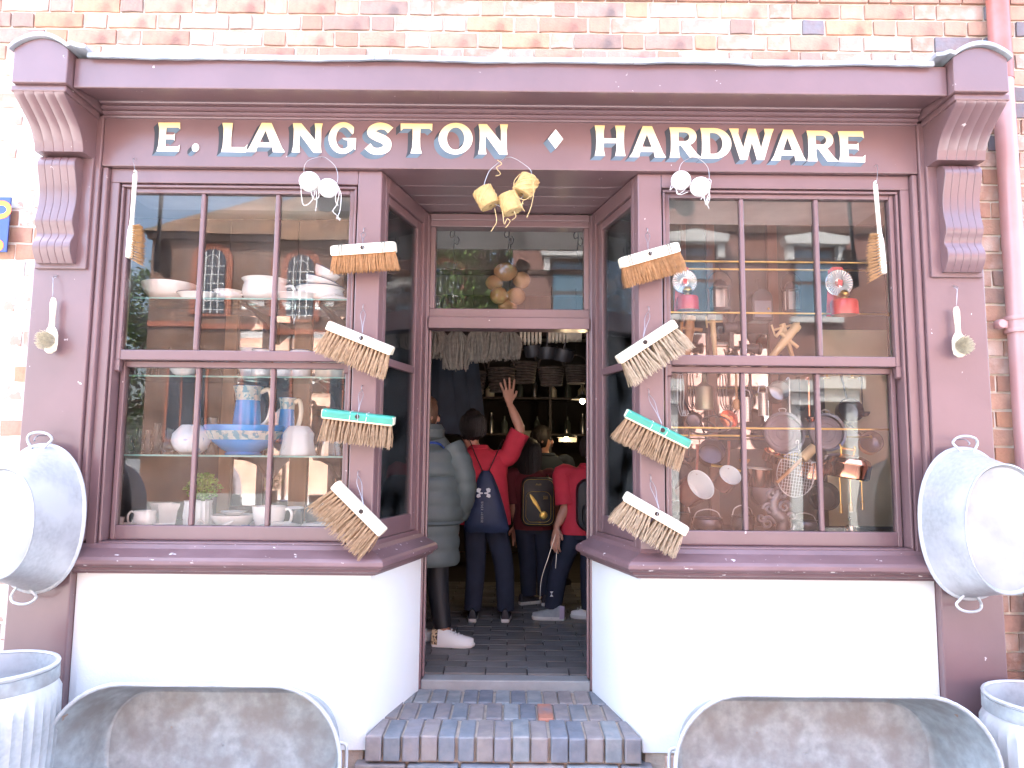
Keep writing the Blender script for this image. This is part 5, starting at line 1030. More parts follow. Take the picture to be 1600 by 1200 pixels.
for x, z, r0, tn, s_ in ((-.045, .06, .034, 1.4, 1), (.06, .05, .03, -1.3, 1), (-.035, .13, .03, 1.5, -1), (.04, .14, .032, 1.3, 1), (-.02, .20, .026, 1.4, 1), (.035, .205, .022, -1.4, 1), (-.075, .085, .022, -1.2, 1), (.075, .095, .02, 1.3, -1)):
    g = G(); curl(g, x, z, r0, tn, s_, .011, -.012); part('scroll', g, 'cast_silver', t, world=False)
# further hanging kitchen ware, packed behind the front row
pan('black iron skillet hanging low in the left lower pane', 1062, 742, 22, .035, (84, 0, 0), 'black_metal', 'iron', .40, 92, name='frying_pan', hl=.2)
pan('dark stew pan hanging behind the large brown saucepan', 1112, 705, 20, .08, (70, -25, 0), 'black_metal', 'pan_iron', .42, 80)
pan('small copper pan hanging above the wire basket', 1207, 706, 13, .05, (25, 12, 0), 'copper', 'copper', .40, 20, 'brass')
pan('dark iron pan hanging above the ornament', 1196, 770, 20, .05, (78, 8, 0), 'black_metal', 'pan_iron', .46, 90)
pan('dark iron pan hanging right of the wire basket', 1290, 775, 22, .06, (76, -8, 0), 'iron', 'black_metal', .48, 90)
pan('tarnished copper pan hanging near the right window edge', 1362, 690, 17, .06, (70, -35, 0), 'copper', 'pan_iron', .44, 100)
pan('black saucepan hanging below the meeting rail behind the graters', 1218, 610, 16, .07, (75, 10, 0), 'black_metal', 'tin', .48, 90)
pan('tin colander hanging right of the second glazing bar', 1330, 640, 19, .06, (74, -6, 0), 'tin', 'pan_iron', .48, 90, name='colander')
for k, (u, v0, v1, m, lb) in enumerate(((1232, 590, 655, 'tin', 'tin ladle hanging left of the second glazing bar'), (1248, 588, 640, 'iron', 'black iron ladle hanging beside the tin ladle'), (1262, 590, 660, 'copper', 'copper skimmer hanging at the second glazing bar'), (1345, 588, 650, 'iron', 'black iron ladle hanging near the right window edge'), (1075, 672, 720, 'iron', 'black iron ladle hanging from the lowest rod on the left'), (1160, 676, 722, 'turned_wood_brown', 'wooden ladle hanging from the lowest rod'))):
    A, B = at(u, v0, .34), at(u + 2, v1, .34); L = A.z - B.z; t = thing('ladle', lb, 'ladle', A, None, 'ladles in the right window'); g = G(); g.tube(cr([(-.012, 0, -.012), (0, 0, 0), (.004, 0, -.02), (.002, 0, -L*.5), (0, -.004, -L*.86)], 4), .0035, 6); part('shaft', g, m, t, world=False)
    g = G(); g.lathe([(.001, -.026), (.016, -.022), (.026, -.008), (.028, 0), (.025, 0), (.015, -.018), (.001, -.022)], 20, (0, -.022, -L*.9)); part('bowl', g, m, t, world=False)
for k, (u, w_, h, y, lb) in enumerate(((1060, .11, .10, .36, 'dark cast iron pot at the left end of the right window floor'), (1105, .13, .07, .42, 'dark low iron pot behind the brown saucepan'), (1160, .10, .085, .40, 'dark lidded iron pot beside the first glazing bar'), (1255, .12, .06, .44, 'low black iron pot right of the ornament'))):
    c = at(u, 800, y); t = thing('iron_pot', lb, 'pot', (c.x, y, 1.1185), None, 'iron pots on the window floor'); g = G(); g.lathe([(.001, 0), (w_*.42, 0), (w_*.55, h*.2), (w_*.6, h*.6), (w_*.54, h*.9), (w_*.58, h), (w_*.53, h), (w_*.5, h*.85), (.001, h*.2)], 32); part('body', g, 'pan_iron' if k % 2 else 'black_metal', t, world=False); g = G(); g.tube(cr([(-w_*.55, 0, h*.9), (-w_*.4, 0, h*1.4), (0, 0, h*1.6), (w_*.4, 0, h*1.4), (w_*.55, 0, h*.9)], 5), .003, 6); part('bail_handle', g, 'wire', t, world=False)
c = at(1329, 832, .22); t = thing('copper_bell', 'dark copper bell standing at the right of the window floor', 'bell', (c.x, .22, 1.1185)); g = G(); g.lathe([(.05, 0), (.046, .008), (.03, .03), (.024, .05), (.012, .058), (.001, .06)], 28); part('bell', g, 'copper', t, world=False); g = G(); g.tube([(0, 0, .06), (0, 0, .085)], .004, 8); g.sphere((0, 0, .09), .008, 10, 7); part('handle', g, 'iron', t, world=False)
for k, u in enumerate((1312, 1328, 1346)):
    c = at(u, 745 + k*4, .16); t = thing('brass_toasting_fork', ['left of three brass forks', 'middle of three brass forks', 'right of three brass forks'][k] + ' hanging below the copper pan', 'fork', c, None, 'brass forks under the copper pan'); g = G(); g.tube([(0, 0, 0), (0, 0, -.13 + .02*k)], .0025, 6); part('shaft', g, 'brass', t, world=False); g = G()
    for x in (-.008, 0, .008): g.tube(cr([(0, 0, -.13 + .02*k), (x, 0, -.14 + .02*k), (x, 0, -.175 + .02*k)], 3), .0018, 5)
    part('prongs', g, 'brass', t, world=False); g = G(); g.lathe([(.001, -.006), (.011, -.004), (.012, 0), (.011, .004), (.001, .006)], 12, (0, 0, .008), axis='y'); part('top_ornament', g, 'brass', t, world=False)
for k, u in enumerate((1292, 1331)):
    c = at(u, 583, .26); t = thing('brass_candlestick', ['left', 'right'][k] + ' small brass candlestick hanging near the meeting rail', 'candlestick', c, None, 'brass candlesticks by the meeting rail'); g = G(); g.lathe([(.001, -.03), (.016, -.03), (.018, -.024), (.006, -.016), (.005, .0), (.012, .008), (.013, .028), (.009, .03), (.001, .02)], 18); part('stem', g, 'brass', t, world=False); hook_child(t, c + Vector((0, 0, .028)), .02, 'brass')
# ------------------------------------------------------------------ goods hanging inside the doorway
pm('mop_cotton', (.20, .18, .15), .95, var=.3, vs_=40); pm('wicker', (.10, .075, .06), .7, var=.4, vs_=30, bump=.8, bs=70); pm('strap', (.40, .35, .27), .7, var=.15); pm('bulb', (1, .8, .5), .5, emit=((1, .72, .38), 14)); pm('label_card', (.22, .21, .19), .8, var=.2, vs_=30); pm('bottle_glass', (.10, .12, .11), .15, var=.2)
g = G(); 
rail = thing('hanging_rail', 'dark iron rail carrying mops and pans inside the doorway', 'rail', (0, 1.3, 2.42)); g = G(); g.tube([(-1.0, 1.3, 2.42), (1.0, 1.3, 2.42)], .012, 8); part('bar', g, 'iron', rail)
for X in (-.9, 0, .9): g = G(); g.tube([(X, 1.3, 2.42), (X, 1.3, 2.949)], .006, 6); part('hanger', g, 'iron', rail)
def mop(label, u, v0, v1, wpx, seed):
    A, B = at(u, v0, 1.3), at(u, v1, 1.3); t = thing('mop_head', label, 'mop head', A, None, 'mop heads in the doorway'); rr = random.Random(seed); H = A.z - B.z; r = wpx*4.6/FPX/2
    g = G(); g.lathe([(.001, .03), (.02, .03), (.03, .0), (.028, -.03), (.001, -.03)], 14); part('ferrule', g, 'tin', t, world=False); g = G()
    for i in range(150):
        a, q = rr.uniform(0, 6.28), math.sqrt(rr.random()); d = Vector((math.cos(a), math.sin(a), 0)); L = H*rr.uniform(.82, 1.02)
        P = [Vector((0, 0, 0)) + d*.012, d*r*q*.75 + Vector((0, 0, -L*.25)), d*r*q*1.05 + Vector((rr.uniform(-.01, .01), rr.uniform(-.01, .01), -L*.6)), d*r*q*.85 + Vector((rr.uniform(-.02, .02), rr.uniform(-.02, .02), -L))]
        g.tube(cr(P, 4), .0045, 4)
    part('cotton_strands', g, 'mop_cotton', t, world=False, kind='stuff'); g = G(); g.tube([(0, 0, .0), (0, 0, 2.43 - A.z)], .004, 5); part('hanging_cord', g, 'strap', t, world=False)
for k, (u, v0, v1, w_) in enumerate(((684, 512, 560, 36), (714, 514, 578, 44), (748, 512, 566, 42), (770, 512, 562, 36), (795, 513, 562, 40))): mop(['cotton mop head hanging nearest the left door jamb', 'longest cotton mop head, second from the left jamb', 'cotton mop head in the middle of the five', 'cotton mop head second from the right of the five', 'cotton mop head beside the coiled straps'][k], u, v0, v1, w_, 90 + k)
for k, (u, v, w_) in enumerate(((829, 526, 30), (872, 522, 28), (896, 520, 20))):
    c = at(u, v, 1.35); t = thing('strap_coil', ['pale coiled strap beside the mop heads', 'pale coiled strap right of the first coil', 'short coil of strap near the right door jamb'][k], 'strap coil', c, None, 'coiled straps in the doorway'); g = G(); r = .062
    for i in range(6):
        x = (-.5 + i/5)*w_*4.65/FPX; g.lathe([(r - .004*(i % 2), x - .008), (r - .004*(i % 2), x + .008), (r - .006, x + .008), (r - .006, x - .008), (r - .004*(i % 2), x - .008)], 26, axis='x')
    part('coil', g, 'strap', t, world=False); g = G(); g.tube([(0, 0, r), (0, 0, 2.42 - c.z)], .003, 5); part('hanging_cord', g, 'strap', t, world=False)
for k, (u, v, r_, lb) in enumerate(((832, 545, 14, 'small dark pan hanging below the first strap coil'), (855, 548, 16, 'dark milk pan hanging in the middle of the doorway'), (880, 552, 17, 'dark pan with bright rim near the right jamb'))):
    c = at(u, v, 1.35); r = r_*4.65/FPX; t = thing('hanging_pan', lb, 'pan', c, (R(15), R(10*k-10), 0), 'pans hanging in the doorway'); g = G(); g.lathe([(.001, -.05), (r*.9, -.05), (r, -.03), (r, .03), (r*.96, .03), (r*.9, -.04), (.001, -.04)], 28); part('body', g, 'black_metal', t, world=False); g = G(); g.tube([(0, .0, .03), (0, .02, .12)], .006, 6); part('handle', g, 'iron', t, world=False)
for k, (u, v, w_, h, Y, lb) in enumerate(((738, 598, 42, 32, 2.45, 'dark wicker basket hanging at the left of the doorway'), (783, 594, 42, 34, 2.5, 'dark wicker basket hanging behind the raised hand'), (818, 582, 40, 30, 2.65, 'dark shallow wicker basket in the middle of the doorway'), (861, 588, 40, 26, 2.45, 'dark wicker basket with arched handle right of the middle'), (900, 585, 34, 26, 2.5, 'dark wicker basket nearest the right jamb'))):
    c = at(u, v, Y); s_ = (Y+3.3)/FPX; r, H = w_*s_/2, h*s_; t = thing('wicker_basket', lb, 'basket', c, None, 'wicker baskets in the doorway'); g = G()
    for i in range(8): g.tube([(r*(.78 + .22*i/7)*math.cos(2*math.pi*q/28), r*.8*(.78 + .22*i/7)*math.sin(2*math.pi*q/28), -H/2 + H*i/7) for q in range(28)], H/14, 6, closed=True)
    g.lathe([(.001, -H/2), (r*.78, -H/2)], 28, sy=.8); part('body', g, 'wicker', t, world=False); g = G(); g.tube(cr([(-r, 0, H/2), (-r*.8, 0, H*.5 + r*.7), (0, 0, H*.5 + r*1.05), (r*.8, 0, H*.5 + r*.7), (r, 0, H/2)], 5), .007, 6); part('handle', g, 'wicker', t, world=False); zt = c.z + H*.5 + r*1.05; g = G(); g.tube([(0, 0, zt - c.z), (0, 0, 2.9 - c.z)], .003, 5); part('hanging_cord', g, 'iron', t, world=False)
# transom hooks and gourd-like bundles just behind the fanlight
for k, (u, v) in enumerate(((710, 362), (795, 362), (903, 364))):
    c = at(u, v, .95); t = thing('ceiling_hook', ['left iron ceiling hook seen through the fanlight', 'middle iron ceiling hook seen through the fanlight', 'right iron ceiling hook seen through the fanlight'][k], 'hook', c, None, 'ceiling hooks behind the fanlight'); g = G(); g.tube([(0, 0, 2.949 - c.z), (.002, 0, -.04), (-.004, 0, -.12), (.012, 0, -.20)], .004, 6); part('rod', g, 'iron', t, world=False)
    g = G(); g.tube(cr([(0, 0, -.07), (.02, 0, -.08), (.03, 0, -.05), (.02, 0, -.03)], 4), .004, 6); g.tube(cr([(0, 0, -.03), (-.02, 0, -.035), (-.025, 0, -.01), (-.012, 0, .015)], 4), .004, 6); part('prong', g, 'iron', t, world=False)
pm('gourd', (.30, .17, .07), .8, var=.25, vs_=14, bump=.4, bs=40)
bq = thing('basket_bundle', 'bundle of tan round baskets hanging behind the fanlight', 'basket bundle', at(795, 440, 1.0))
for k, (u, v, a, b) in enumerate(((790, 425, .075, .058), (772, 442, .055, .05), (815, 438, .055, .055), (780, 462, .058, .055), (806, 463, .062, .055), (793, 478, .06, .05))):
    c = at(u, v, 1.0 + .02*(k % 3)); g = G(); g.sphere(tuple(c), 1, 22, 14, sc3=(a, .05, b)); part('basket', g, 'gourd', bq)
g = G(); c = at(795, 405, 1.0); g.tube([tuple(c), (c.x, 1.0, 2.78)], .004, 5); part('hanging_cord', g, 'iron', bq)
# rear shelves, bottles, cards and small lamps
sh = thing('rear_shelf_unit', 'dark wooden shelf unit along the back of the shop', 'shelf', (0, 4.6, FL))
for z in (1.28, 1.72, 2.12): g = G(); g.box(-1.3, 1.3, 4.45, 4.75, z, z + .025); part('shelf', g, 'wood_dark', sh, .003)
for X in (-1.3, -.43, .43, 1.28): g = G(); g.box(X, X + .03, 4.452, 4.748, FL, 2.5); part('upright', g, 'wood_dark', sh)
rb = random.Random(4); BM = []
for q in range(3):
    r, h = ((.04, .19), (.032, .23), (.05, .15))[q]; g = G(); g.lathe([(.001, 0), (r, 0), (r, h*.6), (r*.5, h*.8), (r*.35, h*.82), (r*.35, h), (.001, h)], 14); BM.append(g.mesh('bottle', ['bottle_glass', 'tin', 'stoneware'][q]))
for j, z in enumerate((1.745, 2.145)):
    for i in range(11):
        o = link('bottle', BM[rb.randrange(3)], None, (-.9 + i*.17 + rb.uniform(-.02, .02), 4.55, z)); tag(o, 'small bottle or tin on the %s shelf at the back of the dark shop' % ('middle', 'top')[j], 'bottle', 'bottles on the %s rear shelf' % ('middle', 'top')[j])
for k, (u, v, w_, h) in enumerate(((822, 683, 16, 20), (887, 685, 28, 11))):
    c = at(u, v, 4.0); s_ = 7.3/FPX; o = G().box(c.x - w_*s_/2, c.x + w_*s_/2, 4.0, 4.01, c.z - h*s_/2, c.z + h*s_/2); tag(part('notice_card', o, 'label_card'), ['pale notice card above the heads in the dark shop', 'wide pale card beside the small light'][k], 'card')
def small_lamp(label, u, v, Y, pw, cord=True):
    c = at(u, v, Y); t = thing('pendant_lamp', label, 'lamp', c); g = G(); g.sphere((0, 0, 0), .022, 12, 8); part('bulb', g, 'bulb', t, world=False); g = G(); g.lathe([(.10, .015), (.06, .04), (.02, .06), (.015, .09), (.001, .09)], 24); part('shade', g, 'tin', t, world=False)
    g = G(); g.tube([(0, 0, .09), (0, 0, 2.94 - c.z)], .003, 5); part('flex', g, 'black_metal', t, world=False); l = bpy.data.lights.new('bulb_light', 'POINT'); l.energy = pw; l.color = (1, .75, .45); l.shadow_soft_size = .03; lo = bpy.data.objects.new('bulb_light', l); COL.objects.link(lo); lo.parent = t; lo.location = (0, 0, -.04)
small_lamp('lit pendant lamp with small shade beside the right door jamb', 910, 627, 3.0, .35); small_lamp('small lit lamp deep inside the shop', 885, 686, 3.9, .15)
# dark coat rack on the left inside
ct = thing('hanging_aprons', 'dark cloth aprons hanging inside the left of the doorway', 'aprons', (-.62, 1.75, FL + 1.0)); pm('apron', (.025, .035, .05), .9, var=.3, vs_=6)
for k in range(3):
    a = at(690 + 22*k, 560, 1.8 + .1*k); rings = []
    for j in range(9):
        z = 2.2 - .55*j/8; w_ = .06 + .06*j/8; rings.append([(a.x + w_*math.cos(q)*(1 + .12*math.cos(5*q)), 1.8 + .1*k + .05*math.sin(q)*(1 + .15*math.cos(4*q + k)), z) for q in [2*math.pi*m/24 for m in range(24)]])
    g = G(); g.loft(rings[::-1]); part('apron', g, 'apron', ct)

# ------------------------------------------------------------------ people in the doorway
pm('skin', (.48, .25, .18), .5, var=.06, vs_=20, sss=.1); pm('skin_dark', (.36, .19, .13), .5, var=.06, sss=.1); pm('hair_dark', (.016, .012, .011), .6, var=.4, vs_=60, stretch=(4, 4, .6), bump=.5, bs=90); pm('hair_brown', (.11, .06, .035), .55, var=.4, vs_=60, stretch=(4, 4, .6), bump=.5, bs=90)
pm('red_polo', (.52, .03, .06), .8, var=.12, vs_=10, bump=.35, bs=22); pm('navy', (.014, .02, .042), .85, var=.2, vs_=10, bump=.3, bs=25); pm('navy_bag', (.018, .03, .075), .6, var=.25, vs_=12, bump=.6, bs=14); pm('puffer', (.085, .105, .10), .6, var=.15, vs_=9, bump=.4, bs=18); pm('shoe_white', (.75, .74, .72), .5, var=.04); pm('leopard', (.55, .40, .24), .6, chips=.50, chipcol=(.05, .03, .02), chipscale=70); pm('shoe_grey', (.30, .33, .34), .7, var=.15, vs_=30); pm('sole_white', (.62, .62, .60), .6); pm('shoe_dark', (.03, .03, .04), .6); pm('pack_black', (.012, .013, .016), .55, var=.2, bump=.3, bs=60); pm('gold_print', (.62, .44, .12), .35, .6, var=.15, vs_=20); pm('white_print', (.7, .72, .74), .6); pm('lilac', (.45, .36, .48), .7); pm('cardigan', (.11, .015, .025), .85, var=.2)
def floor_y(v, u=800):
    lo, hi = .7, 6.
    for _ in range(40):
        m = (lo+hi)/2
        if at(u, v, m).z > FL: lo = m
        else: hi = m
    return m
def skin_mesh(name, V, E, Rd, mat, parent, lv=2):
    """one continuous surface grown over a skeleton"""
    me = bpy.data.meshes.new(name); me.from_pydata(V, E, []); me.materials.append(M(mat)); o = link(name, me, parent); sk = o.modifiers.new('skin', 'SKIN'); sk.use_smooth_shade = True
    for i, r in enumerate(Rd): d = me.skin_vertices[0].data[i]; d.radius = (r, r) if not isinstance(r, tuple) else r; d.use_root = (i == 0)
    s = o.modifiers.new('subsurf', 'SUBSURF'); s.levels = lv; s.render_levels = lv; build_hands(parent, mat); return o
def ering(c, a, b, n=26, wob=0, ph=0): return [(c[0] + a*math.cos(q)*(1 + wob*math.sin(5*q + ph)), c[1] + b*math.sin(q)*(1 + wob*math.cos(4*q + ph)), c[2]) for q in [2*math.pi*k/n for k in range(n)]]
def torso(g, rings, wob=.012): g.loft([ering((x, y, z), a, b, 26, wob, z*17) for (x, y, z, a, b) in rings])
def limb(g, pts, rads, seg=14):
    P = cr(pts, 5); n = len(P); rr_ = []
    for i in range(n):
        t = i/(n-1)*(len(rads)-1); k = min(int(t), len(rads)-2); rr_.append(rads[k] + (rads[k+1]-rads[k])*(t-k))
    g.tube(P, rr_, seg)
def shoe(t, x, y, yaw, up, sole, heel=None, L=.25, sock=None):
    r = Matrix.Translation((x, y, .0)) @ Matrix.Rotation(R(yaw), 4, 'Z'); rings = []
    for q, w_, h, z0 in ((-.10, .012, .05, .03), (-.095, .030, .085, .018), (-.06, .036, .095, .015), (-.01, .038, .085, .015), (.05, .044, .062, .015), (.10, .046, .048, .015), (.135, .034, .040, .016), (.15, .014, .03, .02)):
        f = L/.25; rings.append([(q*f, w_*math.cos(a)*f, z0 + h*max(0, math.sin(a))*f + (0 if math.sin(a) > 0 else .0)) for a in [2*math.pi*k/18 for k in range(18)]])
    g = G(); g.M = r; g.loft(rings); part('shoe', g, up, t, world=False, label=None)
    g = G(); g.M = r; f = L/.25; g.loft([[(x_*f*s_, y_*f*s_, z) for x_, y_ in [(-.105, 0), (-.095, .03), (-.05, .037), (0, .038), (.06, .047), (.11, .047), (.145, .03), (.157, 0), (.145, -.03), (.11, -.047), (.06, -.047), (0, -.038), (-.05, -.037), (-.095, -.03)]] for z, s_ in ((0.001, .97), (.004, 1.0), (.022, 1.02), (.027, .99))]); part('sole', g, sole, t, world=False)
    if heel: g = G(); g.M = r; g.loft([[(p[0]*1.02 - .001, p[1]*1.06, p[2]*1.02) for p in q] for q in rings[:3]], cap=False); part('heel_patch', g, heel, t, world=False)
    if up == 'shoe_white': 
        g = G(); g.M = r
        for k in range(4): q = .015 + k*.022; g.tube([(q, -.022, .088 - k*.009), (q + .006, 0, .105 - k*.011), (q, .022, .088 - k*.009)], .0035, 5)
        part('laces', g, 'sole_white', t, world=False)
def head(V, E, Rd, base, c, r): # skeleton: neck base index -> head
    n = len(V); V += [(c[0], c[1], c[2] - r*1.25), (c[0], c[1], c[2] - r*.35), (c[0], c[1], c[2] + r*.45)]; E += [(base, n), (n, n+1), (n+1, n+2)]; Rd += [r*.5, r*.86, r*.78]
def hairdo(t, c, r, mat, long=0., yaw=0, back=-1):
    """cap of hair, open towards the face (+y when the figure looks away)"""
    g = G(); rg = random.Random(int(c[2]*100)); rot = Matrix.Translation(c) @ Matrix.Rotation(R(yaw), 4, 'Z'); g.M = rot
    g.sphere((0, -.012, .012), r*1.08, 22, 14, sc3=(.93, 1.0, 1.12), wob=lambda d: .03*math.sin(d.x*22 + d.z*9) + (-.22 if d.y > .55 and d.z < .45 else 0))
    for i in range(90):
        a = rg.uniform(200, 340) if rg.random() < .8 else rg.uniform(180, 360); d = Vector((math.cos(R(a)), math.sin(R(a)), 0)); L = (r*.9 + long)*rg.uniform(.8, 1.05)
        g.tube(cr([Vector((0, -.01, r*1.15)) + d*r*.2, Vector((0, -.01, r*.7)) + d*r*.95, Vector((0, -.01, -r*.1)) + d*r*1.1, Vector((0, -.01, r*.2 - L)) + d*(r*.9 if long == 0 else r*1.0)], 4), .006, 5)
    part('hair', g, mat, t, world=False)
def face(t, c, r, yaw, skinm):
    m = Matrix.Translation(c) @ Matrix.Rotation(R(yaw), 4, 'Z'); g = G(); g.M = m; g.sphere((0, r*.86, -r*.16), r*.13, 10, 7, sc3=(.7, 1.1, 1.7)); part('nose', g, skinm, t, world=False)
    for s in (-1, 1):
        g = G(); g.M = m; g.sphere((s*r*.90, -.005, -r*.05), r*.22, 10, 7, sc3=(.35, .7, 1.1)); part('ear', g, skinm, t, world=False)
        g = G(); g.M = m; g.sphere((s*r*.34, r*.80, r*.06), r*.11, 8, 6, sc3=(1.3, .6, .8)); part('eye', g, 'hair_dark', t, world=False)
    g = G(); g.M = m; g.tube([(-r*.26, r*.80, -r*.52), (0, r*.87, -r*.54), (r*.26, r*.80, -r*.52)], r*.06, 6); part('mouth', g, 'cardigan', t, world=False)
HANDS = []
def hand(V, E, Rd, w_, d, side, fl, spread=.22, curl=0., up=None):
    """remember a hand at wrist index w_; d = pointing direction, side = thumb side"""
    HANDS.append((Vector(V[w_]), Vector(d).normalized(), Vector(side), fl, spread, curl))
def build_hands(t, mat):
    """palm and five separate fingers, fused into one smooth surface"""
    while HANDS:
        W, d, s, fl, spread, curl = HANDS.pop(); s = (s - d*s.dot(d)).normalized(); nrm = d.cross(s).normalized(); g = G()
        el_ = lambda c, a, b: [tuple(c + s*a*math.cos(q) + nrm*b*math.sin(q)) for q in [2*math.pi*k/14 for k in range(14)]]
        g.loft([el_(W + d*fl*q, a*fl, b*fl) for q, a, b in ((-.14, .115, .105), (0, .125, .095), (.12, .17, .09), (.3, .215, .085), (.45, .225, .075), (.53, .20, .06))])
        for o, ln in ((.82, .88), (.28, 1.0), (-.27, .94), (-.80, .74)):
            b = W + d*fl*.42 + s*o*fl*.205; dd = (d + s*o*spread*.45).normalized(); p1 = b + dd*fl*.30*ln; p2 = p1 + (dd - nrm*curl*.7).normalized()*fl*.17*ln; p3 = p2 + (dd - nrm*curl*1.6).normalized()*fl*.13*ln
            g.tube(cr([b, p1, p2, p3], 5), [fl*.052]*5 + [fl*.049]*5 + [fl*.045]*4 + [fl*.038, fl*.02], 10)
        b = W + d*fl*.12 + s*fl*.10; p1 = b + (d*.6 + s*.62)*fl*.28; p2 = p1 + (d*.9 + s*.35)*fl*.20; g.tube(cr([b, b.lerp(p1, .5), p1, p2], 5), [fl*.075]*6 + [fl*.062]*5 + [fl*.052]*4 + [fl*.022], 10)
        o = part('hand', g, mat, t, world=False); rm = o.modifiers.new('fuse', 'REMESH'); rm.mode = 'VOXEL'; rm.voxel_size = fl*.016; rm.use_smooth_shade = True; sm_ = o.modifiers.new('soften', 'SMOOTH'); sm_.iterations = 3

def figure_base(name_label, u, v, group='people in the doorway'):
    Y = floor_y(v, u); p = at(u, v, Y); t = thing('person', name_label, 'person', (p.x, Y, FL), None, group); return t, Y
def loc(t, u, v, dy=0.):                               # photo point at the figure's own depth, in its own coordinates
    q = at(u, v, t.location.y + dy); return (q.x - t.location.x, dy, q.z - FL)

# --- woman in the long grey puffer coat, turned half to the right
t, Y = figure_base('person in a long grey-green puffer coat and white trainers at the left jamb', 660, 1008)
hd = loc(t, 665, 662); r = .098; cx = -.02
V = [(0, 0, .80), (0, 0, 1.05), (0, 0, 1.22), (0, .0, 1.30)]; E = [(0, 1), (1, 2), (2, 3)]; Rd = [.13, .12, .10, .05]; head(V, E, Rd, 3, (hd[0], .03, 1.44), r)
for s, x in ((-1, -.10), (1, .125)):
    n = len(V); V += [(s*.08, 0, .76), (s*.08 + .0, .02, .42), (x, 0, .09), (x + .09, .01, .03)]; E += [(0, n), (n, n+1), (n+1, n+2), (n+2, n+3)]; Rd += [.085, .06, .042, .028]
for s in (-1, 1):
    n = len(V); V += [(s*.15, 0, 1.22), (s*.19, .03, .98), (s*.17, .14, .78)]; E += [(2, n), (n, n+1), (n+1, n+2)]; Rd += [.055, .045, .032]; hand(V, E, Rd, n+2, (0, .6, -.8), (-s, .3, 0), .16, .15, .5)
skin_mesh('body', V, E, Rd, 'skin', t, 1); face(t, (hd[0], .03, 1.44), r, -60, 'skin'); hairdo(t, (hd[0], .03, 1.45), r, 'hair_brown', .12, -60)
g = G(); rings = []; N = 60
for i in range(N+1):
    q = i/N; z = .50 + .83*q; a = .215 - .035*q + (.03*math.sin(math.pi*min(1, q*1.1)) if q > .3 else 0); 
    if q > .85: a *= 1 - (q-.85)/.15*.52
    k = (q*9.0) % 1; puff = .016*math.sqrt(max(0, 1-(2*k-1)**2)); rings.append(ering((0 - .0, .0, z), a + puff, a*.78 + puff, 34, .010, z*9))
g.loft(rings); coat = part('puffer_coat', g, 'puffer', t, world=False)
for s in (-1, 1):
    g = G(); P = cr([(s*.15, -.01, 1.25), (s*.225, -.02, 1.10), (s*.245, .0, .95), (s*.20, .08, .80)], 12); n = len(P); g.tube(P, [(.082 - .018*i/n) + .010*math.sqrt(max(0, 1-(2*((i/n*6) % 1)-1)**2)) for i in range(n)], 18); part('sleeve', g, 'puffer', coat, world=False)
g = G(); g.lathe([(.085, -.03), (.118, .0), (.125, .05), (.10, .085), (.07, .075), (.06, .02)], 26, (hd[0]*.5, -.03, 1.30)); part('hood', g, 'puffer', coat, world=False)
g = G(); g.box(-.002, .006, -.182, -.168, .50, .66); part('back_vent', g, 'black_metal', coat, world=False)
g = G(); g.tube(cr([(-.12, -.15, 1.33), (-.02, -.185, 1.27), (.09, -.16, 1.26), (.13, -.06, 1.22)], 5), .008, 6); part('bag_strap', g, 'enamel_blue', t, world=False)
g = G(); g.tube([(-.13 + .028*math.cos(2*math.pi*k/20), -.20, .83 + .045*math.sin(2*math.pi*k/20)) for k in range(20)], .008, 6, closed=True); part('strap_ring', g, 'enamel_blue', t, world=False)
g = G(); limb(g, [(.075, 0, .62), (.09, .01, .35), (.125, 0, .11)], [.085, .07, .055]); limb(g, [(-.09, 0, .62), (-.10, .01, .35), (-.10, .02, .11)], [.085, .07, .055]); part('trousers', g, 'pack_black', t, world=False)
shoe(t, .165, -.02, -4, 'shoe_white', 'shoe_white', 'leopard', .262); shoe(t, -.07, .10, 20, 'shoe_white', 'shoe_white', 'leopard', .26)

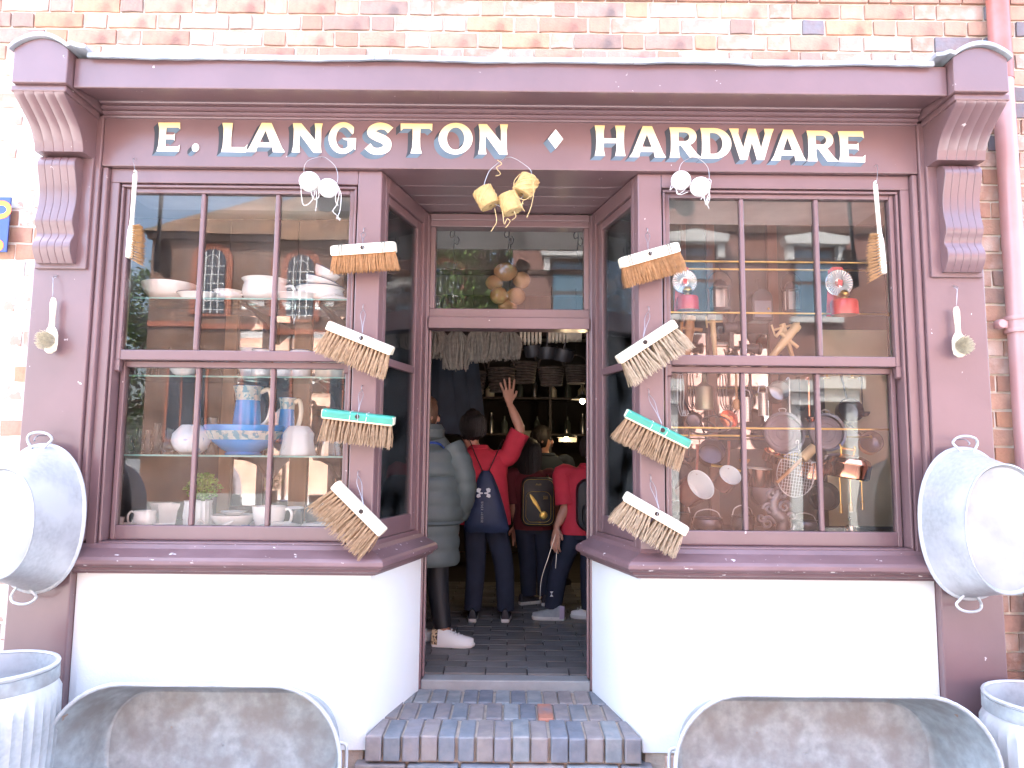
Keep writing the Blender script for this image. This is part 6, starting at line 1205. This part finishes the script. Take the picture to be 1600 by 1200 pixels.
def child(label, u, v, topv, shirt, trs, hd_uv, sc_, arm_r, arm_l, shoes, hair, skinm='skin', longhair=0., yaw=0, hands=((1, 0, 0), (-1, 0, 0)), handdir=None, sleeves=True):
    """rear view of a child; joints come from photo points at the figure's own depth"""
    t, Y = figure_base(label, u, v); H = loc(t, hd_uv[0], topv)[2]; r = H*.066 + .004; hc = (loc(t, hd_uv[0], 0)[0], .02, H - r*1.2); zs = H*.80; ws = H*.125*sc_; cx = hc[0]*.6
    V = [(cx*.5, 0, H*.50), (cx*.8, 0, H*.64), (cx, 0, H*.76), (cx, .0, H*.81)]; E = [(0, 1), (1, 2), (2, 3)]; Rd = [H*.075, H*.068, H*.052, H*.030]; head(V, E, Rd, 3, hc, r)
    sh_xy = []
    for k, ((su, sv), yaw_) in enumerate(shoes):
        p = loc(t, su, sv); s = -1 if k == 0 else 1; n = len(V); V += [(cx*.5 + s*.075, 0, H*.47), (p[0]*.6 + s*.03, .01, H*.26), (p[0], .02, .09), (p[0] + .05*math.cos(R(yaw_)), .02 + .05*math.sin(R(yaw_)), .035)]; E += [(0, n), (n, n+1), (n+1, n+2), (n+2, n+3)]; Rd += [.07, .05, .036, .026]; sh_xy.append((p[0], yaw_))
    arms = []
    for s, arm, tdir in ((1, arm_r, hands[0]), (-1, arm_l, hands[1])):
        n = len(V); el = loc(t, *arm[0], arm[2] if len(arm) > 2 else 0); wr = loc(t, *arm[1], arm[3] if len(arm) > 3 else 0); so_ = (cx + s*ws, 0, zs*.975)
        mid = tuple((Vector(so_)*.5 + Vector(el)*.5)); V += [so_, mid, el, tuple(Vector(el)*.5 + Vector(wr)*.5), wr]; E += [(2, n), (n, n+1), (n+1, n+2), (n+2, n+3), (n+3, n+4)]; Rd += [.030*sc_, .036*sc_, .036*sc_, .034*sc_, .024]; arms.append((so_, el, wr))
        hand(V, E, Rd, n+4, Vector(wr) - Vector(el) if handdir is None or handdir[0 if s > 0 else 1] is None else handdir[0 if s > 0 else 1], tdir, .19, .8 if wr[2] > el[2] else .15, .0 if wr[2] > el[2] else .6)
    skin_mesh('body', V, E, Rd, skinm, t, 2); face(t, hc, r, yaw, skinm); hairdo(t, (hc[0], hc[1], hc[2] + .01), r, hair, longhair, yaw)
    g = G(); torso(g, [(cx*.5, 0, H*.455, H*.118*sc_, H*.088), (cx*.6, 0, H*.50, H*.122*sc_, H*.09), (cx*.7, 0, H*.58, H*.115*sc_, H*.085), (cx*.9, 0, H*.68, H*.122*sc_, H*.086), (cx, 0, H*.745, H*.128*sc_, H*.080), (cx, 0, H*.785, H*.115*sc_, H*.068), (cx, 0, H*.81, H*.075, H*.052), (cx, .0, H*.825, H*.045, H*.042)], .02); sh_o = part('shirt', g, shirt, t, world=False)
    for so_, el, wr in arms:
        q = Vector(so_).lerp(Vector(el), .93); g = G(); limb(g, [(cx + (so_[0]-cx)*.45, 0, so_[2] - .012), so_, tuple(Vector(so_).lerp(Vector(el), .5)), tuple(q)], [.05*sc_, .066*sc_, .066*sc_, .070*sc_], 18); part('sleeve', g, shirt, sh_o, world=False)
    g = G(); g.lathe([(H*.05, -.012), (H*.054, .0), (H*.044, .022), (H*.037, .018)], 24, (cx, .0, H*.822)); part('collar', g, shirt, sh_o, world=False)
    g = G(); torso(g, [(cx*.4, 0, H*.43, H*.09, H*.07), (cx*.5, 0, H*.47, H*.108, H*.082), (cx*.5, 0, H*.53, H*.105, H*.078)], 0)
    for k, (px, yw) in enumerate(sh_xy): s = -1 if k == 0 else 1; limb(g, [(cx*.5 + s*.068, 0, H*.475), (px*.6 + s*.03, .01, H*.26), (px, .02, .075)], [.088, .072, .062], 16)
    part('trousers', g, trs, t, world=False)
    return t, H, hc, cx
# --- child in a red polo raising an arm, drawstring bag on the back
t, H, hc, cx = child('child in a red polo shirt raising an arm, navy drawstring bag on the back', 764, 970, 643, 'red_polo', 'navy', (746, 0), 1.12, ((814, 672), (796, 630), -.02, -.02), ((727, 762), (733, 785), .0, .05), (((738, 968), 90), ((790, 968), 90)), 'hair_dark', hands=((1, .2, 0), (1, 0, 0)), handdir=((-.12, 0, 1), (.2, .5, -.6)))
shoe(t, loc(t, 738, 968)[0], .02, 92, 'shoe_dark', 'sole_white', None, .22); shoe(t, loc(t, 790, 968)[0], .02, 88, 'shoe_dark', 'sole_white', None, .22)
def outline(pts, t, dy): return [(loc(t, u, v)[0], loc(t, u, v)[2]) for u, v in pts]
bag = [loc(t, u, v) for u, v in ((752, 736), (768, 736))]
g = G(); rings = []
for v, u0, u1, d in ((735, 755, 766, .012), (742, 750, 771, .03), (760, 743, 779, .055), (785, 735, 787, .07), (808, 729, 793, .068), (822, 727, 796, .05), (828, 731, 792, .02)):
    a, b = loc(t, u0, v), loc(t, u1, v); rings.append([((a[0]+b[0])/2 + (b[0]-a[0])/2*math.copysign(abs(math.cos(q))**.8, math.cos(q)), -.155 + d*math.sin(q), a[2] + .004*math.sin(6*q)) for q in [2*math.pi*k/26 for k in range(26)]])
db = thing('drawstring_bag', 'navy drawstring bag with white emblem on the back of the red shirted child', 'bag', (t.location.x, t.location.y - .155, FL + rings[-1][0][2])); off = Vector((0, -.155, rings[-1][0][2]))
def bagpart(name, g, m, **k): g.v = [Vector(v) - off for v in g.v]; return part(name, g, m, db, world=False, **k)
gg = G(); gg.loft(rings[::-1]); sackobj = bagpart('sack', gg, 'navy_bag')
for s in (-1, 1):
    a = loc(t, 760 + s*4, 737); b = loc(t, 760 + s*17, 708); c2 = loc(t, 760 + s*26, 692); d2 = loc(t, 760 + s*32, 822)
    g = G(); g.tube(cr([(a[0], -.16, a[2]), (b[0], -.145, b[2]), (c2[0], -.06, c2[2] + .02), (c2[0] + s*.02, .05, c2[2] - .02)], 5), .004, 6); bagpart('cord', g, 'black_metal')
def print_poly(pts, y, mat, name): 
    P = [loc(t, u, v) for u, v in pts]; vv = [Vector((p[0], p[2], 0)) for p in P]; g = G(); tr_ = tessellate_polygon([vv]); f = []
    for q in tr_:
        a, b, c = [vv[k] for k in q]; f.append(tuple(q) if ((b-a).x*(c-a).y - (b-a).y*(c-a).x) > 0 else tuple(q)[::-1])
    g.add([(p[0], y, p[2]) for p in P], f); return g
for mirror in (1, -1):                                # interlocking emblem
    Q = lambda pts: [(757.5 + mirror*x, v) for x, v in pts]
    bagpart('emblem', print_poly(Q([(3.5, 761.5), (8, 760), (10.5, 762), (10, 766), (6, 768), (10, 770), (10.6, 773.5), (8.5, 775), (4, 773.2), (5.2, 769.6), (1, 768.8), (1, 767.2), (5.2, 766.4)]), -.232, 'white_print', 'emblem'), 'white_print')
STK = {'U': [[(0, 1), (0, .2), (.3, 0), (.6, .2), (.6, 1)]], 'N': [[(0, 0), (0, 1), (.6, 0), (.6, 1)]], 'D': [[(0, 0), (0, 1), (.45, .85), (.6, .5), (.45, .15), (0, 0)]], 'E': [[(.55, 1), (0, 1), (0, 0), (.55, 0)], [(0, .5), (.45, .5)]], 'R': [[(0, 0), (0, 1), (.55, .9), (.55, .6), (0, .5), (.6, 0)]], 'A': [[(0, 0), (.32, 1), (.64, 0)], [(.14, .4), (.5, .4)]], 'M': [[(0, 0), (0, 1), (.35, .35), (.7, 1), (.7, 0)]], 'O': [[(.3, 0), (.05, .2), (.05, .8), (.3, 1), (.55, .8), (.55, .2), (.3, 0)]], ' ': []}
vcur = 781.0
g = G(); p0 = loc(t, 755.5, vcur); zc_, k_ = p0[2], .0085
for chh in 'UNDER ARMOUR':
    for st_ in STK[chh]: g.tube([(p0[0] + (y_ - .5)*.016, -.2265 - .003*((zc_ - x_*k_) > 1.0), zc_ - x_*k_*1.2) for x_, y_ in st_], .0009, 4)
    zc_ -= .0128 if chh != ' ' else .008
bagpart('lettering', g, 'white_print')
ph = loc(t, 731, 783); g = G(); g.M = Matrix.Translation((ph[0], .06, ph[2])) @ Matrix.Rotation(R(35), 4, 'Y'); g.box(-.012, .012, -.03, .03, -.07, .07); 
wr_ = thing('paper_packet', 'small white packet held low by the red shirted child', 'packet', (t.location.x + ph[0], t.location.y + .06, FL + ph[2])); g2 = G(); g2.M = Matrix.Rotation(R(40), 4, 'Y'); g2.box(-.012, .012, -.03, .03, -.05, .05); part('packet', g2, 'label_card', wr_, .003, world=False)
# --- child with the black and gold backpack
t, H, hc, cx = child('child with long dark hair in a dark red cardigan carrying a black backpack', 836, 945, 688, 'cardigan', 'navy', (832, 0), 1.0, ((868, 790), (866, 820), 0, .05), ((803, 790), (806, 820), 0, .05), (((826, 943), 80), ((852, 945), 95)), 'hair_dark', longhair=.14)
shoe(t, loc(t, 825, 943)[0], .02, 30, 'shoe_dark', 'sole_white', None, .20); shoe(t, loc(t, 852, 945)[0], .02, 85, 'shoe_dark', 'sole_white', None, .20)
a, b = loc(t, 814, 818), loc(t, 865, 745); w_, h_ = (b[0]-a[0])/2, (b[2]-a[2])/2; c0 = ((a[0]+b[0])/2, (a[2]+b[2])/2)
bp_ = thing('backpack', 'black backpack with gold outline and gold round badge on a child', 'backpack', (t.location.x + c0[0], t.location.y - .17, FL + a[2]))
def rrect(hw, hh, r, n=6, top=0.): return stadium(hw, hh, r, n)
g = G(); g.loft([[(x*s_, y, z*s_ + h_) for x, z in rrect(w_, h_, .055)] for s_, y in ((.97, .09), (1.0, .07), (1.0, -.03), (.965, -.052), (.90, -.058))]); part('case', g, 'pack_black', bp_, world=False)
g = G(); P = [(x, -.061, z + h_) for x, z in rrect(w_*.90, h_*.92, .05)]; g.tube(P, .0022, 5, closed=True); part('gold_piping', g, 'gold_print', bp_, world=False)
g = G(); P = [(x, -.0615, z + h_*.80) for x, z in rrect(w_*.74, h_*.62, .05)]; g.tube(P, .0018, 5, closed=True); part('pocket_piping', g, 'gold_print', bp_, world=False)
g = G(); g.lathe([(.001, -.008), (.022, -.007), (.030, -.003), (.032, .001)], 26, (w_*.30, -.062, h_*.46), axis='y'); part('gold_badge', g, 'gold_print', bp_, world=False)
g = G(); rings = [[(x + w_*math.cos(q)*0 + ww*math.cos(q)*.55, -.0635 - .003*max(0, math.sin(q)*-1), z + ww*math.sin(q)*.35 + .0) for q in [2*math.pi*k/12 for k in range(12)]] for x, z, ww in ((w_*.18, h_*.55, .006), (w_*.02, h_*.75, .022), (-w_*.22, h_*1.0, .03), (-w_*.42, h_*1.22, .022), (-w_*.5, h_*1.32, .004))]; g.loft(rings); part('gold_leaf_print', g, 'gold_print', bp_, world=False)
g = G()
for k in range(4): x = w_*.30 + k*.009; g.tube([(x, -.0625, h_*1.10), (x + .002, -.0625, h_*1.26), (x + .006, -.0625, h_*1.12)], .0012, 4)
part('gold_scribble', g, 'gold_print', bp_, world=False); g = G()
for k in range(4): x = -.02 + k*.011; g.tube([(x, -.0625, h_*1.68), (x + .004, -.0625, h_*1.76), (x + .008, -.0625, h_*1.69)], .0011, 4)
part('gold_name', g, 'gold_print', bp_, world=False)
for s in (-1, 1): g = G(); g.tube(cr([(s*w_*.55, .05, h_*1.9), (s*w_*.6, .12, h_*2.05), (s*w_*.62, .2, h_*1.95)], 4), .014, 8, flat=.4); part('shoulder_strap', g, 'pack_black', bp_, world=False)
# --- child at the right jamb with a dark rucksack and a cord bag
t, H, hc, cx = child('child in a red polo shirt at the right jamb with dark rucksack and grey trainers', 906, 968, 678, 'red_polo', 'navy', (926, 0), 1.12, ((952, 795), (955, 835), 0, .0), ((884, 792), (870, 824), -.03, -.08), (((864, 968), 10), ((922, 966), 60)), 'hair_dark', hands=((1, 0, 0), (.6, -.6, 0)), handdir=(None, (-.1, -.1, -1)))
shoe(t, loc(t, 862, 968)[0], -.02, 172, 'shoe_grey', 'sole_white', 'lilac', .235); shoe(t, loc(t, 921, 966)[0], .02, 160, 'shoe_white', 'sole_white', None, .225)
e = loc(t, 861, 925); g = G()
for mirror in (1, -1): g.add([(e[0], -.075, e[2]), (e[0] + .012, -.075, e[2] + mirror*.018), (e[0] - .012, -.075, e[2] + mirror*.018)], [(0, 1, 2) if mirror > 0 else (0, 2, 1)])
part('trouser_emblem', g, 'white_print', t, world=False)
rk = thing('rucksack', 'plain dark rucksack on the child at the right jamb', 'rucksack', (t.location.x + .09, t.location.y - .15, FL + .66)); g = G(); g.loft([[(x*s_, y, z*s_ + .18) for x, z in stadium(.13, .19, .09, 7)] for s_, y in ((.9, .09), (1., .06), (1., -.02), (.94, -.05), (.8, -.06))]); part('case', g, 'pack_black', rk, world=False); g = G(); g.loft([[(x*s_, y, z*s_ + .11) for x, z in stadium(.095, .085, .05, 6)] for s_, y in ((1., -.05), (1., -.07), (.92, -.082))]); part('front_pocket', g, 'pack_black', rk, world=False)
hw_ = loc(t, 869, 832, -.1); cb = thing('cord_loop', 'thin dark cord dangling from the hand of the child at the right jamb', 'cord', (t.location.x + hw_[0], t.location.y - .1, FL + hw_[2])); e1 = loc(t, 846, 905, -.1); e2 = loc(t, 868, 888, -.1)
g = G(); g.tube(cr([(0, 0, 0), ((e1[0]-hw_[0])*.5, 0, (e1[2]-hw_[2])*.5), (e1[0]-hw_[0], 0, e1[2]-hw_[2]), (e1[0]-hw_[0] - .01, 0, e1[2]-hw_[2] - .15)], 5), .0022, 5); part('cord', g, 'tin', cb, world=False); g = G(); g.tube(cr([(.008, 0, 0), ((e2[0]-hw_[0])*.5 + .006, 0, (e2[2]-hw_[2])*.5), (e2[0]-hw_[0], 0, e2[2]-hw_[2])], 5), .0022, 5); part('cord', g, 'tin', cb, world=False)
# --- person further back, face turned to the right
t, H, hc, cx = child('dark clothed person further back in the shop with the face turned right', 866, 915, 668, 'apron', 'navy', (852, 0), 1.0, ((890, 775), (884, 800), 0, .1), ((828, 775), (834, 800), 0, .1), (((852, 915), 60), ((878, 915), 60)), 'hair_dark', yaw=-95)
shoe(t, loc(t, 852, 915)[0], .0, 60, 'shoe_dark', 'shoe_dark', None, .24); shoe(t, loc(t, 878, 915)[0], .0, 60, 'shoe_dark', 'shoe_dark', None, .24)
# ------------------------------------------------------------------ the other side of the street (seen only as reflections in the glass)
def brickmat(name, c1, c2, mo, scale, bump=.4):
    m = bpy.data.materials.new(name); m.use_nodes = True; n = m.node_tree.nodes; l = m.node_tree.links; MATS[name] = m; b = n['Principled BSDF']
    tc = n.new('ShaderNodeTexCoord'); mp = n.new('ShaderNodeMapping'); mp.inputs['Rotation'].default_value = (R(90), 0, 0); l.new(tc.outputs['Object'], mp.inputs[0])
    t = n.new('ShaderNodeTexBrick'); t.inputs['Scale'].default_value = scale; t.inputs['Color1'].default_value = (*c1, 1); t.inputs['Color2'].default_value = (*c2, 1); t.inputs['Mortar'].default_value = (*mo, 1)
    t.inputs['Brick Width'].default_value = .24; t.inputs['Row Height'].default_value = .08; t.inputs['Mortar Size'].default_value = .008; l.new(mp.outputs[0], t.inputs[0])
    no = n.new('ShaderNodeTexNoise'); no.inputs['Scale'].default_value = 1.2; no.inputs['Detail'].default_value = 8; l.new(tc.outputs['Object'], no.inputs[0])
    mx = n.new('ShaderNodeMix'); mx.data_type = 'RGBA'; mx.blend_type = 'MULTIPLY'; mx.inputs[0].default_value = .75
    rp = n.new('ShaderNodeMapRange'); rp.inputs[1].default_value = .3; rp.inputs[2].default_value = .7; rp.inputs[3].default_value = .45; rp.inputs[4].default_value = 1.3; l.new(no.outputs[0], rp.inputs[0])
    l.new(t.outputs[0], mx.inputs[6]); l.new(rp.outputs[0], mx.inputs[7]); l.new(mx.outputs[2], b.inputs['Base Color']); b.inputs['Roughness'].default_value = .9
brickmat('chapel_brick', (.24, .115, .072), (.15, .078, .055), (.26, .21, .17), 1.0)
pm('chapel_trim', (.36, .12, .07), .85, var=.15); pm('roof_tile', (.20, .11, .065), .85, var=.4, vs_=1.2, bump=.5, bs=6, stain=(.12, .09, .06), stainscale=.8); pm('dark_glass', (.03, .045, .065), .1); pm('iron_white', (.7, .72, .72), .5)
pm('pink_render', (.26, .135, .11), .8, var=.06, vs_=.8); pm('stucco_white', (.6, .6, .58), .7, var=.05); pm('blue_curtain', (.10, .20, .28), .7, var=.2, vs_=8, stretch=(3, 1, .2)); pm('dark_timber', (.10, .055, .04), .6)
def vx(u, Y, g=.05):                                  # x of a mirrored point seen at column u
    return (u - 800)/FPX*(2*g - Y + 3.3)*1.0 + CAM.x
def vz(v, Y, g=.05): return CAM.z + (712 - v)/FPX*(2*g - Y + 3.3)*1.0
YA = -20.
xl, xr = vx(232, YA), vx(742, YA)
ch = thing('brick_chapel', 'brown brick chapel with arched windows across the street, reflected in the left window', 'building', ((xl+xr)/2, YA - 4, 0))
ze = vz(368, YA); g = G(); g.box(xl, xr, YA - 8, YA, 0, ze); part('wall', g, 'chapel_brick', ch)
g = G(); xm = xl + 4.2; g.add([(xl-.3, YA+.3, ze), (xr+.3, YA+.3, ze), (xr+.3, YA-8, ze), (xl-.3, YA-8, ze), (xm, YA-4, ze+3.4), (xr-3.4, YA-4, ze+3.4)], [(0, 1, 5, 4), (1, 2, 5), (2, 3, 4, 5), (3, 0, 4), (3, 2, 1, 0)]); part('roof', g, 'roof_tile', ch)
g = G(); g.box(xl - .1, xr + .1, YA - .01, YA + .18, ze - .22, ze - .01); part('eaves_cornice', g, 'dark_timber', ch)
for u in (328, 452, 575, 690):
    x = vx(u, YA); zb, zs, r = vz(500, YA), vz(412, YA), .46
    def arch(rad, zbot): return [(x-rad, zbot), (x+rad, zbot)] + [(x + rad*math.cos(R(a)), zs + rad*math.sin(R(a))) for a in range(0, 181, 12)]
    g = G(); g.prism(arch(.68, zb), 'y', YA + .001, YA + .05); wn = part('window', g, 'chapel_trim', ch)
    g = G(); g.prism(arch(r, zb + .1), 'y', YA + .06, YA + .07); part('pane', g, 'dark_glass', wn)
    g = G()
    for k in range(-1, 2): g.box(x + k*.23 - .02, x + k*.23 + .02, YA + .072, YA + .09, zb + .1, zs + (.42 if k == 0 else .38))
    for k in range(7): g.box(x - .44, x + .44, YA + .074, YA + .088, zb + .2 + k*.30, zb + .235 + k*.30) if zb + .22 + k*.3 < zs else None
    g.tube([(x + .24*math.cos(R(a)), YA + .08, zs + .24*math.sin(R(a))) for a in range(0, 181, 15)], .02, 5); part('glazing_bars', g, 'iron_white', wn)
g = G(); g.box(xl + .001, xr - .001, YA + .001, YA + .06, vz(520, YA), vz(512, YA)); part('string_course', g, 'chapel_trim', ch)
for u in (300, 420, 545, 660):
    x = vx(u, YA); zb = vz(690, YA); g = G(); g.box(x - .75, x + .75, YA + .001, YA + .04, zb, vz(560, YA)); wn = part('window', g, 'chapel_trim', ch)
    for a in (-1, 0, 1): 
        g = G(); g.box(x + a*.46 - .2, x + a*.46 + .2, YA + .045, YA + .05, zb + .1, vz(560, YA) - .1); part('pane', g, 'dark_glass', wn)
YB = -12.
xl, xr = vx(800, YB), vx(1750, YB)
bl = thing('pink_house', 'pink rendered house with white window hoods across the street, reflected in the right window', 'house', ((xl+xr)/2, YB - 4, 0)); zt = 8.8
g = G(); g.box(xl, xr, YB - 8, YB, 0, zt); part('wall', g, 'pink_render', bl)
g = G(); g.box(xl - .1, xr + .1, YB - 8, YB + .3, zt, zt + .35); part('roof', g, 'slate', bl)
g = G(); g.box(xl, xr, YB + .001, YB + .08, vz(352, YB), vz(342, YB)); part('string_course', g, 'dark_timber', bl)
g = G(); g.box(xl, xr, YB + .001, YB + .05, vz(395, YB) - .1, vz(393, YB)); part('string_course', g, 'dark_timber', bl)
for u in (900, 1085, 1282, 1480):
    x = vx(u, YB); hw = vx(u+35, YB) - x; z0, z1 = vz(490, YB), vz(378, YB)
    g = G(); g.box(x - hw, x + hw, YB + .001, YB + .02, z0, z1); wn = part('window', g, 'dark_timber', bl)
    for k in (0, 1):
        g = G(); zz = z0 + (z1-z0)*k*.5; g.box(x - hw + .05, x + hw - .05, YB + .022, YB + .03, zz + .04, zz + (z1-z0)*.5 - .03); part('pane', g, 'blue_curtain', wn)
    g = G(); g.prism([(x - hw*1.45, z1 + .06), (x + hw*1.45, z1 + .06), (x + hw*1.55, z1 + .22), (x, z1 + .34), (x - hw*1.55, z1 + .22)], 'y', YB + .001, YB + .3); part('hood', g, 'stucco_white', wn)
    for q in (-1, 1):
        g = G(); g.box(x + q*hw*1.05, x + q*hw*1.35, YB + .001, YB + .2, z1 - .28, z1 + .055); part('console', g, 'stucco_white', wn)
    g = G(); g.box(x - hw*1.2, x + hw*1.2, YB + .001, YB + .16, z0 - .12, z0 - .001); part('sill', g, 'stucco_white', wn)
for u in (1000, 1285):
    x = vx(u, YB); g = G(); g.box(x - .95, x + .95, YB + .001, YB + .35, vz(606, YB), vz(588, YB)); dw = part('doorway', g, 'stucco_white', bl)
    g = G(); g.box(x - .85, x + .85, YB + .001, YB + .25, vz(625, YB), vz(607, YB)); part('frieze', g, 'stucco_white', dw)
    for q in (-1, 1):
        g = G(); g.box(x + q*.62, x + q*.85, YB + .001, YB + .12, 0, vz(626, YB)); part('pilaster', g, 'stucco_white', dw)
    g = G(); g.box(x - .60, x + .60, YB + .001, YB + .04, 0, vz(628, YB)); part('door', g, 'dark_timber', dw)
# trees between and beside the two buildings
def tree(label, x, y, H, cr_, seed, spread=1.):
    t = thing('leafy_tree', label, 'tree', (x, y, 0), None, 'trees across the street'); rr = random.Random(seed)
    g = G(); g.tube(cr([(0, 0, 0), (.1, .05, H*.3), (-.05, .1, H*.6), (.05, 0, H*.9)], 5), [.28*(1 - .8*k/15) for k in range(16)], 8)
    for i in range(12):
        a = rr.uniform(0, 6.28); z = H*rr.uniform(.3, .8); g.tube([(0, 0, z), (math.cos(a)*cr_*.4, math.sin(a)*cr_*.4, z + .5), (math.cos(a)*cr_*.8, math.sin(a)*cr_*.8, z + 1.2)], [.09, .06, .02], 5)
    part('trunk', g, 'dark_timber', t, world=False)
    g = G(); cl = [(rr.gauss(0, cr_*.45), rr.gauss(0, cr_*.45), H*(.25 + .75*rr.random())) for _ in range(70)]
    for i in range(9000):
        c = rr.choice(cl); q = .62*(1.15 - .5*c[2]/H); p = Vector(c) + Vector((rr.gauss(0, q), rr.gauss(0, q), rr.gauss(0, q*.8))); s_ = rr.uniform(.07, .13)
        u_ = Vector((rr.gauss(0, 1), rr.gauss(0, 1), rr.gauss(0, 1))).normalized()*s_; v_ = u_.orthogonal().normalized()*s_*.6; g.add([p - u_, p + v_, p + u_, p - v_], [(0, 1, 2, 3)])
    part('crown', g, 'leaf', t, world=False, kind='stuff')
pm('leaf', (.10, .17, .035), .6, var=.4, vs_=1.5, trans=0.)
tree('tall leafy tree between the chapel and the pink house, reflected in the transom', vx(752, -17, .6), -17.5, 11.5, 2.1, 61)
tree('leafy tree left of the chapel, reflected at the edge of the left window', vx(150, -22), -24, 8.2, 3.2, 62)
